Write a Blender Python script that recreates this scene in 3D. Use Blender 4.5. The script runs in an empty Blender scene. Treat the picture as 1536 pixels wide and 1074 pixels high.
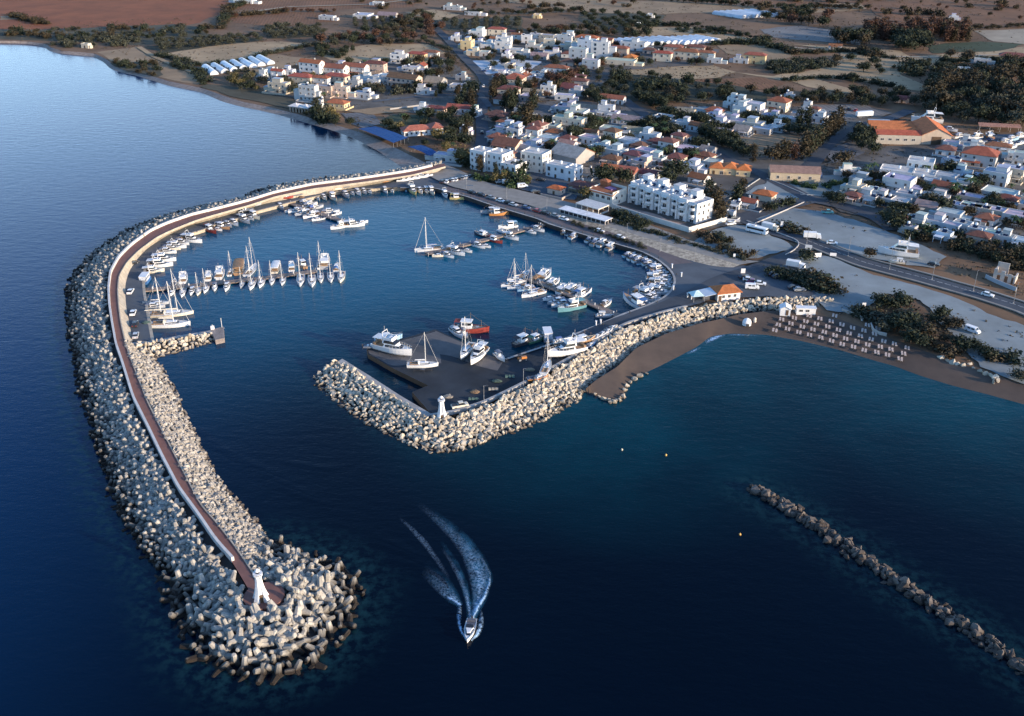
import bpy, bmesh, math, random
import numpy as np
from mathutils import Vector, Matrix, Euler
from mathutils.geometry import tessellate_polygon
random.seed(7); RNG = np.random.default_rng(11)
R = math.radians
SC = bpy.context.scene
COL = SC.collection

# ---------------------------------------------------------------- camera, sky, sun, exposure
CAM_H, PITCH, FPX = 148.0, R(27.5), 1511.0        # metres, below the horizon, focal length in photo pixels (1536 wide)
cd = bpy.data.cameras.new('camera'); cam = bpy.data.objects.new('camera', cd); COL.objects.link(cam)
cam.location = (0, 0, CAM_H); cam.rotation_euler = (math.pi/2 - PITCH, 0, 0)
cd.sensor_width = 36; cd.lens = FPX*36/1536; cd.clip_start = 1; cd.clip_end = 40000
SC.camera = cam
SUN_AZ, SUN_EL = (0.87, -0.50), R(12)             # horizontal direction towards the sun, elevation
w = bpy.data.worlds.new('World'); SC.world = w; w.use_nodes = True
nt = w.node_tree; bg = nt.nodes['Background']
sky = nt.nodes.new('ShaderNodeTexSky'); sky.sky_type = 'NISHITA'; sky.sun_disc = False
sky.sun_elevation = SUN_EL; sky.sun_rotation = math.atan2(SUN_AZ[0], SUN_AZ[1])
sky.altitude = 100; sky.air_density = 1.0; sky.dust_density = 1.0; sky.ozone_density = 5.0
# pale glow added low in the sky over the land, to brighten far water
tcw = nt.nodes.new('ShaderNodeTexCoord'); sxw = nt.nodes.new('ShaderNodeSeparateXYZ'); nt.links.new(tcw.outputs['Generated'], sxw.inputs[0])
hz = nt.nodes.new('ShaderNodeMapRange'); hz.interpolation_type = 'SMOOTHSTEP'; hz.inputs[1].default_value = 0.50; hz.inputs[2].default_value = 0.12; nt.links.new(sxw.outputs[2], hz.inputs[0])
ay = nt.nodes.new('ShaderNodeMapRange'); ay.interpolation_type = 'SMOOTHSTEP'; ay.inputs[1].default_value = -0.3; ay.inputs[2].default_value = 0.9; nt.links.new(sxw.outputs[1], ay.inputs[0])
hm = nt.nodes.new('ShaderNodeMath'); hm.operation = 'MULTIPLY'; nt.links.new(hz.outputs[0], hm.inputs[0]); nt.links.new(ay.outputs[0], hm.inputs[1])
hv = nt.nodes.new('ShaderNodeVectorMath'); hv.operation = 'SCALE'; hv.inputs[0].default_value = (2.9, 3.45, 3.7); nt.links.new(hm.outputs[0], hv.inputs['Scale'])
ha = nt.nodes.new('ShaderNodeVectorMath'); ha.operation = 'ADD'; nt.links.new(sky.outputs[0], ha.inputs[0]); nt.links.new(hv.outputs[0], ha.inputs[1])
nt.links.new(ha.outputs[0], bg.inputs[0]); bg.inputs[1].default_value = 0.15
sl = bpy.data.lights.new('sun', 'SUN'); sl.energy = 3.0; sl.angle = R(1.2); sl.color = (1.0, 0.80, 0.58)
so = bpy.data.objects.new('sun', sl); COL.objects.link(so)
sd = Vector((SUN_AZ[0]*math.cos(SUN_EL), SUN_AZ[1]*math.cos(SUN_EL), math.sin(SUN_EL)))
so.rotation_euler = sd.to_track_quat('Z', 'Y').to_euler(); so.location = (300, -300, 300)
vs = SC.view_settings; vs.view_transform = 'Standard'; vs.look = 'None'; vs.gamma = 1.0; vs.exposure = 1.3
SC.cycles.use_denoising = True
SC.cycles.max_bounces = 5; SC.cycles.diffuse_bounces = 2; SC.cycles.glossy_bounces = 3; SC.cycles.transparent_max_bounces = 8

# ---------------------------------------------------------------- helpers
FW = Vector((0, math.cos(PITCH), -math.sin(PITCH))); UP = Vector((0, math.sin(PITCH), math.cos(PITCH)))
def P(px, py, z=0.0):
    """the point of the place at height z that a spot of the photograph shows"""
    d = Vector(((px-768)/FPX, 0, 0)) + UP*((537-py)/FPX) + FW
    t = (z-CAM_H)/d.z
    return Vector((d.x*t, d.y*t, z))
def ppm(py, z=0.0):
    """photo pixels per metre, and the sine / cosine of the view angle, at a row of the photograph"""
    a = PITCH + math.atan((py-537)/FPX)
    return (py + FPX*math.tan(PITCH) - 537)*math.cos(PITCH)/(CAM_H-z), math.sin(a), math.cos(a)
ORD = ('zeroth first second third fourth fifth sixth seventh eighth ninth tenth eleventh twelfth thirteenth fourteenth fifteenth '
       'sixteenth seventeenth eighteenth nineteenth twentieth twenty-first twenty-second twenty-third twenty-fourth twenty-fifth '
       'twenty-sixth twenty-seventh twenty-eighth twenty-ninth thirtieth thirty-first thirty-second thirty-third thirty-fourth thirty-fifth thirty-sixth thirty-seventh thirty-eighth thirty-ninth fortieth').split()

def link(o, parent=None):
    COL.objects.link(o)
    if parent: o.parent = parent
    return o
def tag(o, label=None, cat=None, group=None, kind=None):
    if label: o['label'] = label
    if cat: o['category'] = cat
    if group: o['group'] = group
    if kind: o['kind'] = kind
    return o
def empty(name, loc=(0, 0, 0), rz=0.0):
    o = bpy.data.objects.new(name, None); COL.objects.link(o)
    o.location = loc; o.rotation_euler = (0, 0, rz); o.empty_display_size = 0.5
    return o

class MB:
    """collects shapes into one mesh"""
    def __init__(s): s.v = []; s.f = []; s.m = []; s.M = None
    def add(s, vs, fs, mi=0):
        b = len(s.v); s.v += [tuple(x) for x in vs]; s.f += [tuple(b+i for i in f) for f in fs]; s.m += [mi]*len(fs); return s
    def box(s, x0, x1, y0, y1, z0, z1, mi=0):
        return s.add([(x0,y0,z0),(x1,y0,z0),(x1,y1,z0),(x0,y1,z0),(x0,y0,z1),(x1,y0,z1),(x1,y1,z1),(x0,y1,z1)],
                     [(0,3,2,1),(4,5,6,7),(0,1,5,4),(1,2,6,5),(2,3,7,6),(3,0,4,7)], mi)
    def prism(s, pts, z0, z1, mi=0):
        n = len(pts)
        return s.add([(x,y,z0) for x,y in pts]+[(x,y,z1) for x,y in pts],
                     [tuple(range(n-1,-1,-1)), tuple(range(n,2*n))]+[(i,(i+1)%n,n+(i+1)%n,n+i) for i in range(n)], mi)
    def tube(s, p, q, r0, r1=None, n=6, mi=0, caps=True):
        p, q = Vector(p), Vector(q); r1 = r0 if r1 is None else r1
        d = (q-p).normalized(); a = d.orthogonal().normalized(); b = d.cross(a)
        vs = []
        for c, r in ((p, r0), (q, r1)):
            for i in range(n):
                t = 2*math.pi*i/n; vs.append(c + a*(r*math.cos(t)) + b*(r*math.sin(t)))
        fs = [(i,(i+1)%n,n+(i+1)%n,n+i) for i in range(n)]
        if caps: fs += [tuple(range(n-1,-1,-1)), tuple(range(n,2*n))]
        return s.add(vs, fs, mi)
    def lathe(s, prof, n=12, c=(0,0,0), mi=0):
        vs = []; 
        for r, z in prof:
            for i in range(n):
                t = 2*math.pi*i/n; vs.append((c[0]+r*math.cos(t), c[1]+r*math.sin(t), c[2]+z))
        fs = []
        for k in range(len(prof)-1):
            for i in range(n): fs.append((k*n+i, k*n+(i+1)%n, (k+1)*n+(i+1)%n, (k+1)*n+i))
        fs.append(tuple(range(n-1,-1,-1))); fs.append(tuple((len(prof)-1)*n+i for i in range(n)))
        return s.add(vs, fs, mi)
    def loft(s, secs, closed=True, caps=True, mi=0):
        n = len(secs[0]); vs = [p for sec in secs for p in sec]; fs = []
        for k in range(len(secs)-1):
            for i in range(n if closed else n-1):
                fs.append((k*n+i, k*n+(i+1)%n, (k+1)*n+(i+1)%n, (k+1)*n+i))
        if caps: fs += [tuple(range(n-1,-1,-1)), tuple((len(secs)-1)*n+i for i in range(n))]
        return s.add(vs, fs, mi)
    def xform(s, M, start=0):
        for i in range(start, len(s.v)): s.v[i] = tuple(M @ Vector(s.v[i]))
        return s
    def mesh(s, name, mats, smooth=False):
        me = bpy.data.meshes.new(name); me.from_pydata(s.v, [], s.f)
        for m in (mats if isinstance(mats, (list, tuple)) else [mats]): me.materials.append(m)
        if any(s.m): me.polygons.foreach_set('material_index', s.m)
        if smooth: me.polygons.foreach_set('use_smooth', [True]*len(s.f))
        me.update(); return me
    def build(s, name, mats, parent=None, smooth=False, col=None):
        o = bpy.data.objects.new(name, s.mesh(name, mats, smooth)); link(o, parent)
        if col: o.color = (*col, 1)
        return o
def kids(o): return KID.get(o.name, [])
KID = {}
def part(o, parent):
    """registers a part for copying"""
    KID.setdefault(parent.name, []).append(o); return o
def copy_tree(o, parent=None, cols=None):
    c = o.copy(); COL.objects.link(c); c.parent = parent
    if cols:
        k = o.name.split('.')[0]
        if k in cols: c.color = (*cols[k], 1)
    for ch in KID.get(o.name, []):
        d = copy_tree(ch, c, cols); KID.setdefault(c.name, []).append(d)
    return c

# ---------------------------------------------------------------- materials
def mat(name, col, rough=0.8, noise=0.25, scale=0.5, obj=False, spec=0.3, metal=0.0, col2=None, bump=0.0, island=0.0, detail=5, objrand=0.0, world=False):
    """noise-broken colour; obj: multiplied by each object's own colour; island: per-piece lightness spread"""
    m = bpy.data.materials.new(name); m.use_nodes = True; n = m.node_tree; L = n.links
    b = n.nodes['Principled BSDF']; b.inputs['Roughness'].default_value = rough
    b.inputs['Specular IOR Level'].default_value = spec; b.inputs['Metallic'].default_value = metal
    tc = n.nodes.new('ShaderNodeTexCoord')
    src = tc.outputs['Object']
    if world:
        g0 = n.nodes.new('ShaderNodeNewGeometry'); src = g0.outputs['Position']
    nz = n.nodes.new('ShaderNodeTexNoise'); nz.inputs['Scale'].default_value = scale; nz.inputs['Detail'].default_value = detail; nz.inputs['Roughness'].default_value = 0.65
    L.new(src, nz.inputs['Vector'])
    mx = n.nodes.new('ShaderNodeMix'); mx.data_type = 'RGBA'
    c2 = col2 or tuple(c*(1-noise) for c in col); c1 = col if col2 else tuple(min(1, c*(1+noise*0.6)) for c in col)
    mx.inputs[6].default_value = (*c1, 1); mx.inputs[7].default_value = (*c2, 1)
    rp = n.nodes.new('ShaderNodeMapRange'); rp.inputs[1].default_value = 0.33; rp.inputs[2].default_value = 0.67
    L.new(nz.outputs[0], rp.inputs[0]); L.new(rp.outputs[0], mx.inputs[0])
    out = mx.outputs[2]
    if obj:
        oi = n.nodes.new('ShaderNodeObjectInfo'); m2 = n.nodes.new('ShaderNodeMix'); m2.data_type = 'RGBA'; m2.blend_type = 'MULTIPLY'; m2.inputs[0].default_value = 1
        L.new(out, m2.inputs[6]); L.new(oi.outputs['Color'], m2.inputs[7]); out = m2.outputs[2]
    if island or objrand:
        gi = n.nodes.new('ShaderNodeNewGeometry'); oi2 = n.nodes.new('ShaderNodeObjectInfo')
        ad = n.nodes.new('ShaderNodeMath'); ad.operation = 'ADD'
        if island: L.new(gi.outputs['Random Per Island'], ad.inputs[0])
        else: ad.inputs[0].default_value = 0
        L.new(oi2.outputs['Random'], ad.inputs[1])
        fr = n.nodes.new('ShaderNodeMath'); fr.operation = 'FRACT'; L.new(ad.outputs[0], fr.inputs[0])
        r2 = n.nodes.new('ShaderNodeMapRange'); k = island or objrand; r2.inputs[3].default_value = 1-k; r2.inputs[4].default_value = 1+k*0.7; L.new(fr.outputs[0], r2.inputs[0])
        vm = n.nodes.new('ShaderNodeVectorMath'); vm.operation = 'SCALE'; L.new(out, vm.inputs[0]); L.new(r2.outputs[0], vm.inputs['Scale']); out = vm.outputs[0]
    L.new(out, b.inputs['Base Color'])
    if bump:
        bp = n.nodes.new('ShaderNodeBump'); bp.inputs['Strength'].default_value = 0.6; bp.inputs['Distance'].default_value = bump
        L.new(nz.outputs[0], bp.inputs['Height']); L.new(bp.outputs[0], b.inputs['Normal'])
    return m
def wet_mat(name, col, dark, z0, z1, **k):
    """stone that is dark and weedy up to the tide line"""
    m = mat(name, col, **k); n = m.node_tree; L = n.links; b = n.nodes['Principled BSDF']
    src = b.inputs['Base Color'].links[0].from_socket
    g = n.nodes.new('ShaderNodeNewGeometry'); sx = n.nodes.new('ShaderNodeSeparateXYZ'); L.new(g.outputs['Position'], sx.inputs[0])
    nz = n.nodes.new('ShaderNodeTexNoise'); nz.inputs['Scale'].default_value = 0.25; L.new(g.outputs['Position'], nz.inputs['Vector'])
    ma = n.nodes.new('ShaderNodeMath'); ma.operation = 'MULTIPLY_ADD'; ma.inputs[1].default_value = -1.6; L.new(nz.outputs[0], ma.inputs[0]); L.new(sx.outputs[2], ma.inputs[2])
    mr = n.nodes.new('ShaderNodeMapRange'); mr.inputs[1].default_value = z0-0.8; mr.inputs[2].default_value = z1-0.8; L.new(ma.outputs[0], mr.inputs[0])
    mx = n.nodes.new('ShaderNodeMix'); mx.data_type = 'RGBA'; mx.inputs[6].default_value = (*dark, 1); L.new(mr.outputs[0], mx.inputs[0]); L.new(src, mx.inputs[7])
    L.new(mx.outputs[2], b.inputs['Base Color']); return m

# ---------------------------------------------------------------- line helpers (photo pixels -> place)
def px_line(pts, z=0.0): return [P(x, y, z) for x, y in pts]
def resample(pts, n):
    p = np.array([tuple(q) for q in pts], float); d = np.r_[0, np.cumsum(np.linalg.norm(np.diff(p[:, :2], axis=0), axis=1))]
    t = np.linspace(0, d[-1], n); return np.stack([np.interp(t, d, p[:, i]) for i in range(3)], 1)
def smooth_line(pts, n, k=2):
    p = resample(pts, n)
    for _ in range(k): p[1:-1] = (p[:-2]+2*p[1:-1]+p[2:])/4
    return p
def sheet(name, poly, m, kind='structure', skirt=None):
    """a flat polygon of the ground, with walls down to z = skirt if given"""
    poly = [Vector(p) for p in poly]; n = len(poly)
    if sum(poly[i].x*poly[(i+1)%n].y-poly[(i+1)%n].x*poly[i].y for i in range(n)) < 0: poly.reverse()
    b = MB(); tri = tessellate_polygon([poly]); vs = list(poly); fs = []
    for t in tri:
        a, c, d = (poly[i] for i in t)
        fs.append(tuple(t) if (c-a).cross(d-a).z > 0 else tuple(reversed(t)))
    if skirt is not None:
        vs += [Vector((p.x, p.y, skirt)) for p in poly]
        fs += [(i, n+i, n+(i+1)%n, (i+1)%n) for i in range(n)]
    b.add(vs, fs); o = b.build(name, m); 
    if kind: o['kind'] = kind
    return o
def strip(name, A, B, m, n=60, za=None, zb=None, kind='structure', k=1):
    """a band between two lines"""
    a, c = smooth_line(A, n, k), smooth_line(B, n, k)
    if za is not None: a[:, 2] = za
    if zb is not None: c[:, 2] = zb
    b = MB(); b.add(list(a)+list(c), [(i, i+1, n+i+1, n+i) for i in range(n-1)])
    o = b.build(name, m, smooth=True)
    if kind: o['kind'] = kind
    return o, a, c
def offset_line(pts, w):
    p = np.array([tuple(q) for q in pts]); t = np.gradient(p[:, :2], axis=0); t /= np.linalg.norm(t, axis=1)[:, None]+1e-9
    q = p.copy(); q[:, 0] += -t[:, 1]*w; q[:, 1] += t[:, 0]*w; return q
def road(name, pts_px, width, m, z, n=40):
    c = smooth_line(px_line(pts_px, z), n, 2); return strip(name, offset_line(c, width/2), offset_line(c, -width/2), m, n, k=0)[0]
def rail(pts, sec, closed=False):
    """sweeps a section (list of (offset, z)) along a line"""
    p = np.array([tuple(q) for q in pts]); secs = []
    t = np.gradient(p[:, :2], axis=0); t /= np.linalg.norm(t, axis=1)[:, None]+1e-9
    for q, d in zip(p, t): secs.append([(q[0]-d[1]*o, q[1]+d[0]*o, z) for o, z in sec])
    b = MB(); b.loft(secs, True, True); return b
# ================================================================ THE SETTING
LZ = 1.6; PZ = 4.2                     # height of land and quays, of the breakwater walk
# lines read off the photograph
COAST = [(-420,60),(-200,62),(0,64),(40,65),(68,70),(72,76),(90,80),(140,85),(155,93),(163,102),(175,107),(210,115),(250,128),(265,131),(300,138),(330,152),(360,160),(400,168),(445,181),(461,186),(484,192),(516,203),(536,212.5),(562,227),(583,242.5),(594,251.6),(596,258)]
COAST_IN = [(-420,56),(-200,59),(0,61),(40,62),(70,66),(76,71),(92,76),(142,80),(160,89),(172,99),(184,103),(214,110),(254,122),(268,125),(303,132),(345,147),(366,153),(402,160),(450,172),(466,177),(490,183),(532,196),(556,204),(590,220),(622,236),(640,245),(655,251)]
SEA_EDGE = [(597,258),(536,265),(469,271),(411,281),(380,287),(363,300),(322,307),(274,317),(235,329),(201,342),(177,356),(153,370),(128,392),(107,421),(102,457),(104,500),(112,524),(119,573),(127,606),(141,645),(158,703),(167,732),(186,776),(212,817),(237,852)]
WALL = [(667,245),(620,256),(597,260),(536,269),(467,277.5),(411,289.5),(371,302),(322,314.5),(286,323),(249,336),(225,347),(196,368),(177,387),(165,409),(162,433),(163,457),(167,484),(173,518),(182,544),(199,599),(221,643),(243,689),(267,735),(297,776),(322.6,814),(348,842)]
PATH_IN = [(668,250),(621,262),(598,266),(537,274.5),(468,283.5),(413,295),(374,308),(327,321),(293,331),(258,345),(235,356),(208,376),(190,394),(178.5,414),(176.5,436),(178,457),(181,482),(188,513),(194,532),(221,602),(243,645),(267,691),(301,757),(326,785),(351,817),(373,849),(384,866),(392,880)]
ROAD_OUT = [(650,262),(600,270),(540,280),(470,292),(414,302),(395,306),(346,321),(310,331.5),(281,339),(249,354),(220,373),(206,388),(194,406),(188,426),(188,445),(190,465),(195,489),(199,512)]
QUAY_L = [(600,281.7),(592,280),(552,282.5),(510,286),(474,293.5),(430,304),(411,309),(380,317),(371,323),(322,336),(305,343.6),(274,352),(249.5,365),(230,382),(215.6,402),(213,421),(214,438),(220,474),(226.5,511)]
INNER = [(235,541),(255,573),(269.5,604),(284,636),(306,679),(330,723),(359,757),(392,792),(399,812)]
TIP = [(399,812),(424,815),(449,828),(490,837),(522,856),(541,887),(528,922),(509,960),(484,985),(462,998),(421,1013),(373,1017),(326,1004),(297,985),(275,950),(255,906),(237,852)]
QUAY_R = [(600,281.7),(651.6,281.7),(675,289),(697,294),(725,303.6),(744,310),(761,315),(808,329),(820,335),(842,342),(871.6,351),(929,367.6),(959,376),(984,388),(1000,400.6),(1009,411.6),(1011,422.5),(1006,435),(994,446),(970,457),(931,471),(900,485),(868.5,497.5),(845,507),(820,517),(783,529),(757,538)]
YARD = [(757,538),(728,531),(695.6,513.5),(653,494),(593,511),(550,524),(552,531),(588.5,552),(642,578),(618,588),(646,620)]
CURB = [(646,626),(680,621),(723,607),(731,604),(783,578.5),(808,565.6),(862,535.6),(894,514),(915.6,501),(937,488.5),(972,477),(1000,469),(1061,455),(1106,450),(1157,446),(1205,446),(1250,450)]
R_WATER = [(470,567),(477,580),(503,601),(545.6,631),(588.5,655),(618.5,668),(653,679.5),(674,677),(700,674),(733,660),(770,647),(808,634),(834,619),(868.5,600),(879,583)]
R_TOE = R_WATER + [(894,570),(926,550),(954,522),(1000,500),(1050,485),(1083,478),(1106,472.5),(1153,466),(1209,468),(1250,458)]
R_TOP = [(504,545),(513,546),(560,578),(600,605),(642,631),(680,629),(731,612),(783,586),(808,573),(862,543),(894,522),(937,496),(1000,475),(1061,459),(1106,454),(1157,449),(1205,448),(1250,451)]
SHORE_R = [(879,588),(887,592),(913,603),(934,599),(940,577),(956,565),(985,552),(1016.5,536),(1045.5,520.6),(1065.6,505),(1095,500.5),(1150,502.7),(1200,511.6),(1258,525),(1307,540),(1343,550),(1380,564),(1429,579),(1478,591),(1536,607),(1640,634),(1760,668)]
BEACH_IN = [(879,583),(894,570),(926,550),(954,522),(1000,500),(1050,485),(1083,478),(1106,472),(1153,466),(1209,468),(1262,480),(1300,493),(1330,506),(1380,524),(1430,542),(1478,560),(1536,577),(1640,604),(1760,636)]

# ---------------------------------------------------------------- water
def water_material():
    m = bpy.data.materials.new('sea_water'); m.use_nodes = True; n = m.node_tree; L = n.links; b = n.nodes['Principled BSDF']
    b.inputs['Roughness'].default_value = 0.05; b.inputs['IOR'].default_value = 1.21
    at = n.nodes.new('ShaderNodeAttribute'); at.attribute_name = 'bed'
    sp = n.nodes.new('ShaderNodeSeparateColor'); L.new(at.outputs['Color'], sp.inputs[0])
    g = n.nodes.new('ShaderNodeNewGeometry')
    def noise(sc, det, st=None):
        t = n.nodes.new('ShaderNodeTexNoise'); t.inputs['Scale'].default_value = sc; t.inputs['Detail'].default_value = det; t.inputs['Roughness'].default_value = 0.6
        if st:
            mp = n.nodes.new('ShaderNodeMapping'); mp.inputs['Scale'].default_value = st[0]; mp.inputs['Rotation'].default_value = (0, 0, st[1])
            L.new(g.outputs['Position'], mp.inputs[0]); L.new(mp.outputs[0], t.inputs['Vector'])
        else: L.new(g.outputs['Position'], t.inputs['Vector'])
        return t.outputs[0]
    def mix(f, a, c):
        x = n.nodes.new('ShaderNodeMix'); x.data_type = 'RGBA'
        for s, v in ((x.inputs[0], f), (x.inputs[6], a), (x.inputs[7], c)):
            if isinstance(v, tuple): s.default_value = (*v, 1)
            elif isinstance(v, (int, float)): s.default_value = v
            else: L.new(v, s)
        return x.outputs[2]
    def math_(op, a, c):
        x = n.nodes.new('ShaderNodeMath'); x.operation = op
        for s, v in ((x.inputs[0], a), (x.inputs[1], c)):
            if isinstance(v, (int, float)): s.default_value = v
            else: L.new(v, s)
        return x.outputs[0]
    big = noise(0.012, 4)
    c = mix(big, (0.0000, 0.0016, 0.0058), (0.0001, 0.0034, 0.0110))
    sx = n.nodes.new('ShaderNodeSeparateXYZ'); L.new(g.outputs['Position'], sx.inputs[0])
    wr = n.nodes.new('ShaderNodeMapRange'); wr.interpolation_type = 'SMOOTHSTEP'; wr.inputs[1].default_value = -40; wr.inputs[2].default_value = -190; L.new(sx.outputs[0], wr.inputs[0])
    c = mix(wr.outputs[0], c, mix(big, (0.0004, 0.022, 0.074), (0.0006, 0.028, 0.094)))     # bluer base colour to the west, imitating a brighter sky reflection
    c = mix(sp.outputs[1], c, (0.0006, 0.082, 0.150))          # inside the harbour
    bn = n.nodes.new('ShaderNodeMapRange'); bn.inputs[1].default_value = 0.35; bn.inputs[2].default_value = 0.65; L.new(noise(0.03, 4), bn.inputs[0])
    c = mix(math_('MULTIPLY', sp.outputs[0], math_('ADD', math_('MULTIPLY', bn.outputs[0], 0.5), 0.5)), c, (0.0002, 0.052, 0.074))     # over pale sand
    rn = n.nodes.new('ShaderNodeMapRange'); rn.inputs[1].default_value = 0.42; rn.inputs[2].default_value = 0.62; L.new(noise(0.45, 4), rn.inputs[0])
    c = mix(math_('MULTIPLY', sp.outputs[2], rn.outputs[0]), c, (0.008, 0.034, 0.042))    # drowned stones
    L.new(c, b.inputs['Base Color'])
    h = math_('ADD', math_('MULTIPLY', noise(0.16, 6, ((1, 2.2, 1), 0.5)), 1.0), math_('MULTIPLY', noise(0.7, 4, ((1, 1.8, 1), 0.3)), 0.35))
    bp = n.nodes.new('ShaderNodeBump'); bp.inputs['Strength'].default_value = 0.5; bp.inputs['Distance'].default_value = 0.22
    L.new(h, bp.inputs['Height']); L.new(bp.outputs[0], b.inputs['Normal'])
    return m
M_WATER = water_material()
def seg_dist(pts, line):
    l = np.array([tuple(q)[:2] for q in line]); best = np.full(len(pts), 1e9)
    for a, c in zip(l[:-1], l[1:]):
        d = c-a; t = np.clip(((pts-a)@d)/(d@d+1e-9), 0, 1); best = np.minimum(best, np.linalg.norm(pts-(a+t[:, None]*d), axis=1))
    return best
def inside(pts, poly):
    p = np.array([tuple(q)[:2] for q in poly]); r = np.zeros(len(pts), bool); j = len(p)-1
    for i in range(len(p)):
        c = ((p[i,1] > pts[:,1]) != (p[j,1] > pts[:,1])) & (pts[:,0] < (p[j,0]-p[i,0])*(pts[:,1]-p[i,1])/(p[j,1]-p[i,1]+1e-12)+p[i,0]); r ^= c; j = i
    return r
REEF = [(1128,733),(1195,771),(1260,812),(1320,857),(1390,903),(1447,939),(1510,984),(1590,1040),(1680,1100)]
xs = np.r_[-30000, -6000, -1500, np.arange(-420, 421, 3.5), 1500, 6000, 30000]
ys = np.r_[-30000, -3000, -300, 0, np.arange(60, 620, 3.5), 750, 1000, 2500, 9000, 30000]
gx, gy = np.meshgrid(xs, ys); wp = np.stack([gx.ravel(), gy.ravel()], 1)
sand_d = seg_dist(wp, px_line(SHORE_R)); rock_d = np.minimum(np.minimum(seg_dist(wp, px_line(SEA_EDGE+TIP[::-1])), seg_dist(wp, px_line(REEF)))*1.0, seg_dist(wp, px_line(R_WATER))+5)
HARB = [(596,280),(760,315),(1012,410),(1000,445),(757,538),(653,494),(520,545),(300,600),(235,541),(226,505),(213,430),(250,365),(400,312)]
hp = px_line(HARB); hin = np.where(inside(wp, hp), 1.0, 0.0); hd = seg_dist(wp, hp+hp[:1])
harb = np.clip(0.5+np.where(hin > 0, 1, -1)*hd/70, 0, 1)*np.clip((wp[:, 1]-215)/150, 0.0, 1)
bed = np.stack([np.clip(1-sand_d/75, 0, 1)**1.2, harb, np.clip(1-rock_d/11, 0, 1), np.ones(len(wp))], 1)
nx, ny = len(xs), len(ys)
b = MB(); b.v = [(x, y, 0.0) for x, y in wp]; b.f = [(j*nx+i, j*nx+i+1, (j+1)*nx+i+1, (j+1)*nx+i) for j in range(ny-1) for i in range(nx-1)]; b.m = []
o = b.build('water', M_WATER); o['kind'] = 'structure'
ca = o.data.color_attributes.new('bed', 'FLOAT_COLOR', 'POINT'); ca.data.foreach_set('color', bed.astype(np.float32).ravel())

# ---------------------------------------------------------------- land
M_LAND = mat('dry_scrub_ground', (0.23,0.132,0.072), 0.95, col2=(0.095,0.058,0.034), scale=0.025, world=True, detail=9)
M_SAND = mat('dark_sand', (0.125,0.088,0.066), 0.95, col2=(0.068,0.050,0.040), scale=0.06, world=True, detail=9)
M_PEB = mat('pebble_beach', (0.36,0.29,0.245), 0.95, col2=(0.20,0.155,0.13), scale=0.5, world=True, detail=6)
M_LOT = mat('gravel_lot', (0.275,0.31,0.315), 0.95, col2=(0.175,0.192,0.19), scale=0.045, world=True, detail=10)
M_ASPH = mat('asphalt', (0.070,0.080,0.096), 0.9, col2=(0.042,0.049,0.060), scale=0.09, world=True, detail=9)
M_ASPH2 = mat('old_asphalt', (0.105,0.120,0.138), 0.9, col2=(0.064,0.074,0.088), scale=0.08, world=True, detail=9)
M_YARD = mat('yard_asphalt', (0.034,0.042,0.054), 0.9, col2=(0.014,0.018,0.024), scale=0.06, world=True, detail=9)
M_PAVE = mat('grey_paving', (0.285,0.262,0.232), 0.85, col2=(0.215,0.197,0.172), scale=0.3, world=True)
M_QUAY = mat('quay_paving', (0.155,0.125,0.122), 0.85, col2=(0.115,0.09,0.09), scale=0.25, world=True)
M_CONC = mat('pale_concrete', (0.40,0.385,0.365), 0.85, col2=(0.27,0.255,0.24), scale=0.35, world=True)
M_RED = mat('red_paving', (0.215,0.105,0.085), 0.85, col2=(0.165,0.08,0.066), scale=0.4, world=True)
M_WHITEWALL = mat('white_wall_paint', (0.60,0.565,0.52), 0.7, 0.15, 0.4, world=True)
M_MASON = mat('cream_masonry', (0.50,0.425,0.33), 0.9, col2=(0.33,0.28,0.215), scale=0.55, world=True)
M_STONES = mat('yellow_stone_bank', (0.55,0.46,0.34), 0.95, col2=(0.20,0.165,0.125), scale=0.7, world=True, detail=3)
M_CORE = mat('rubble_core', (0.035,0.032,0.030), 0.95, 0.4, 0.5, world=True)

far = [Vector((9000,-400,LZ)), Vector((9000,9000,LZ)), Vector((-9000,9000,LZ)), Vector((-9000,1100,LZ))]
land = px_line(COAST_IN, LZ) + [P(640,262,LZ), P(600,270,LZ)] + px_line(QUAY_R, LZ) + px_line(YARD[1:], LZ) + px_line(CURB, LZ) + px_line(BEACH_IN[9:], LZ) + [P(1900,672,LZ), Vector((420,150,LZ))]
sheet('ground', land+far, M_LAND, skirt=-3)
# beaches slope into the sea
strip('beach', px_line(COAST_IN, LZ+0.01), px_line([(x, y+1.5) for x, y in COAST], -0.4), M_PEB, 140)
strip('beach', px_line(BEACH_IN, LZ+0.012), px_line(SHORE_R, -0.02), M_SAND, 160)
wetd = px_line(SHORE_R, -0.02)
M_WET = mat('wet_sand', (0.050,0.038,0.036), 0.35, 0.3, 0.2, spec=0.5, world=True)
strip('wet_sand', offset_line(smooth_line(wetd, 160), 2.0), offset_line(smooth_line(wetd, 160), -4.5), M_WET, 160, za=0.16, zb=-0.9)
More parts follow.
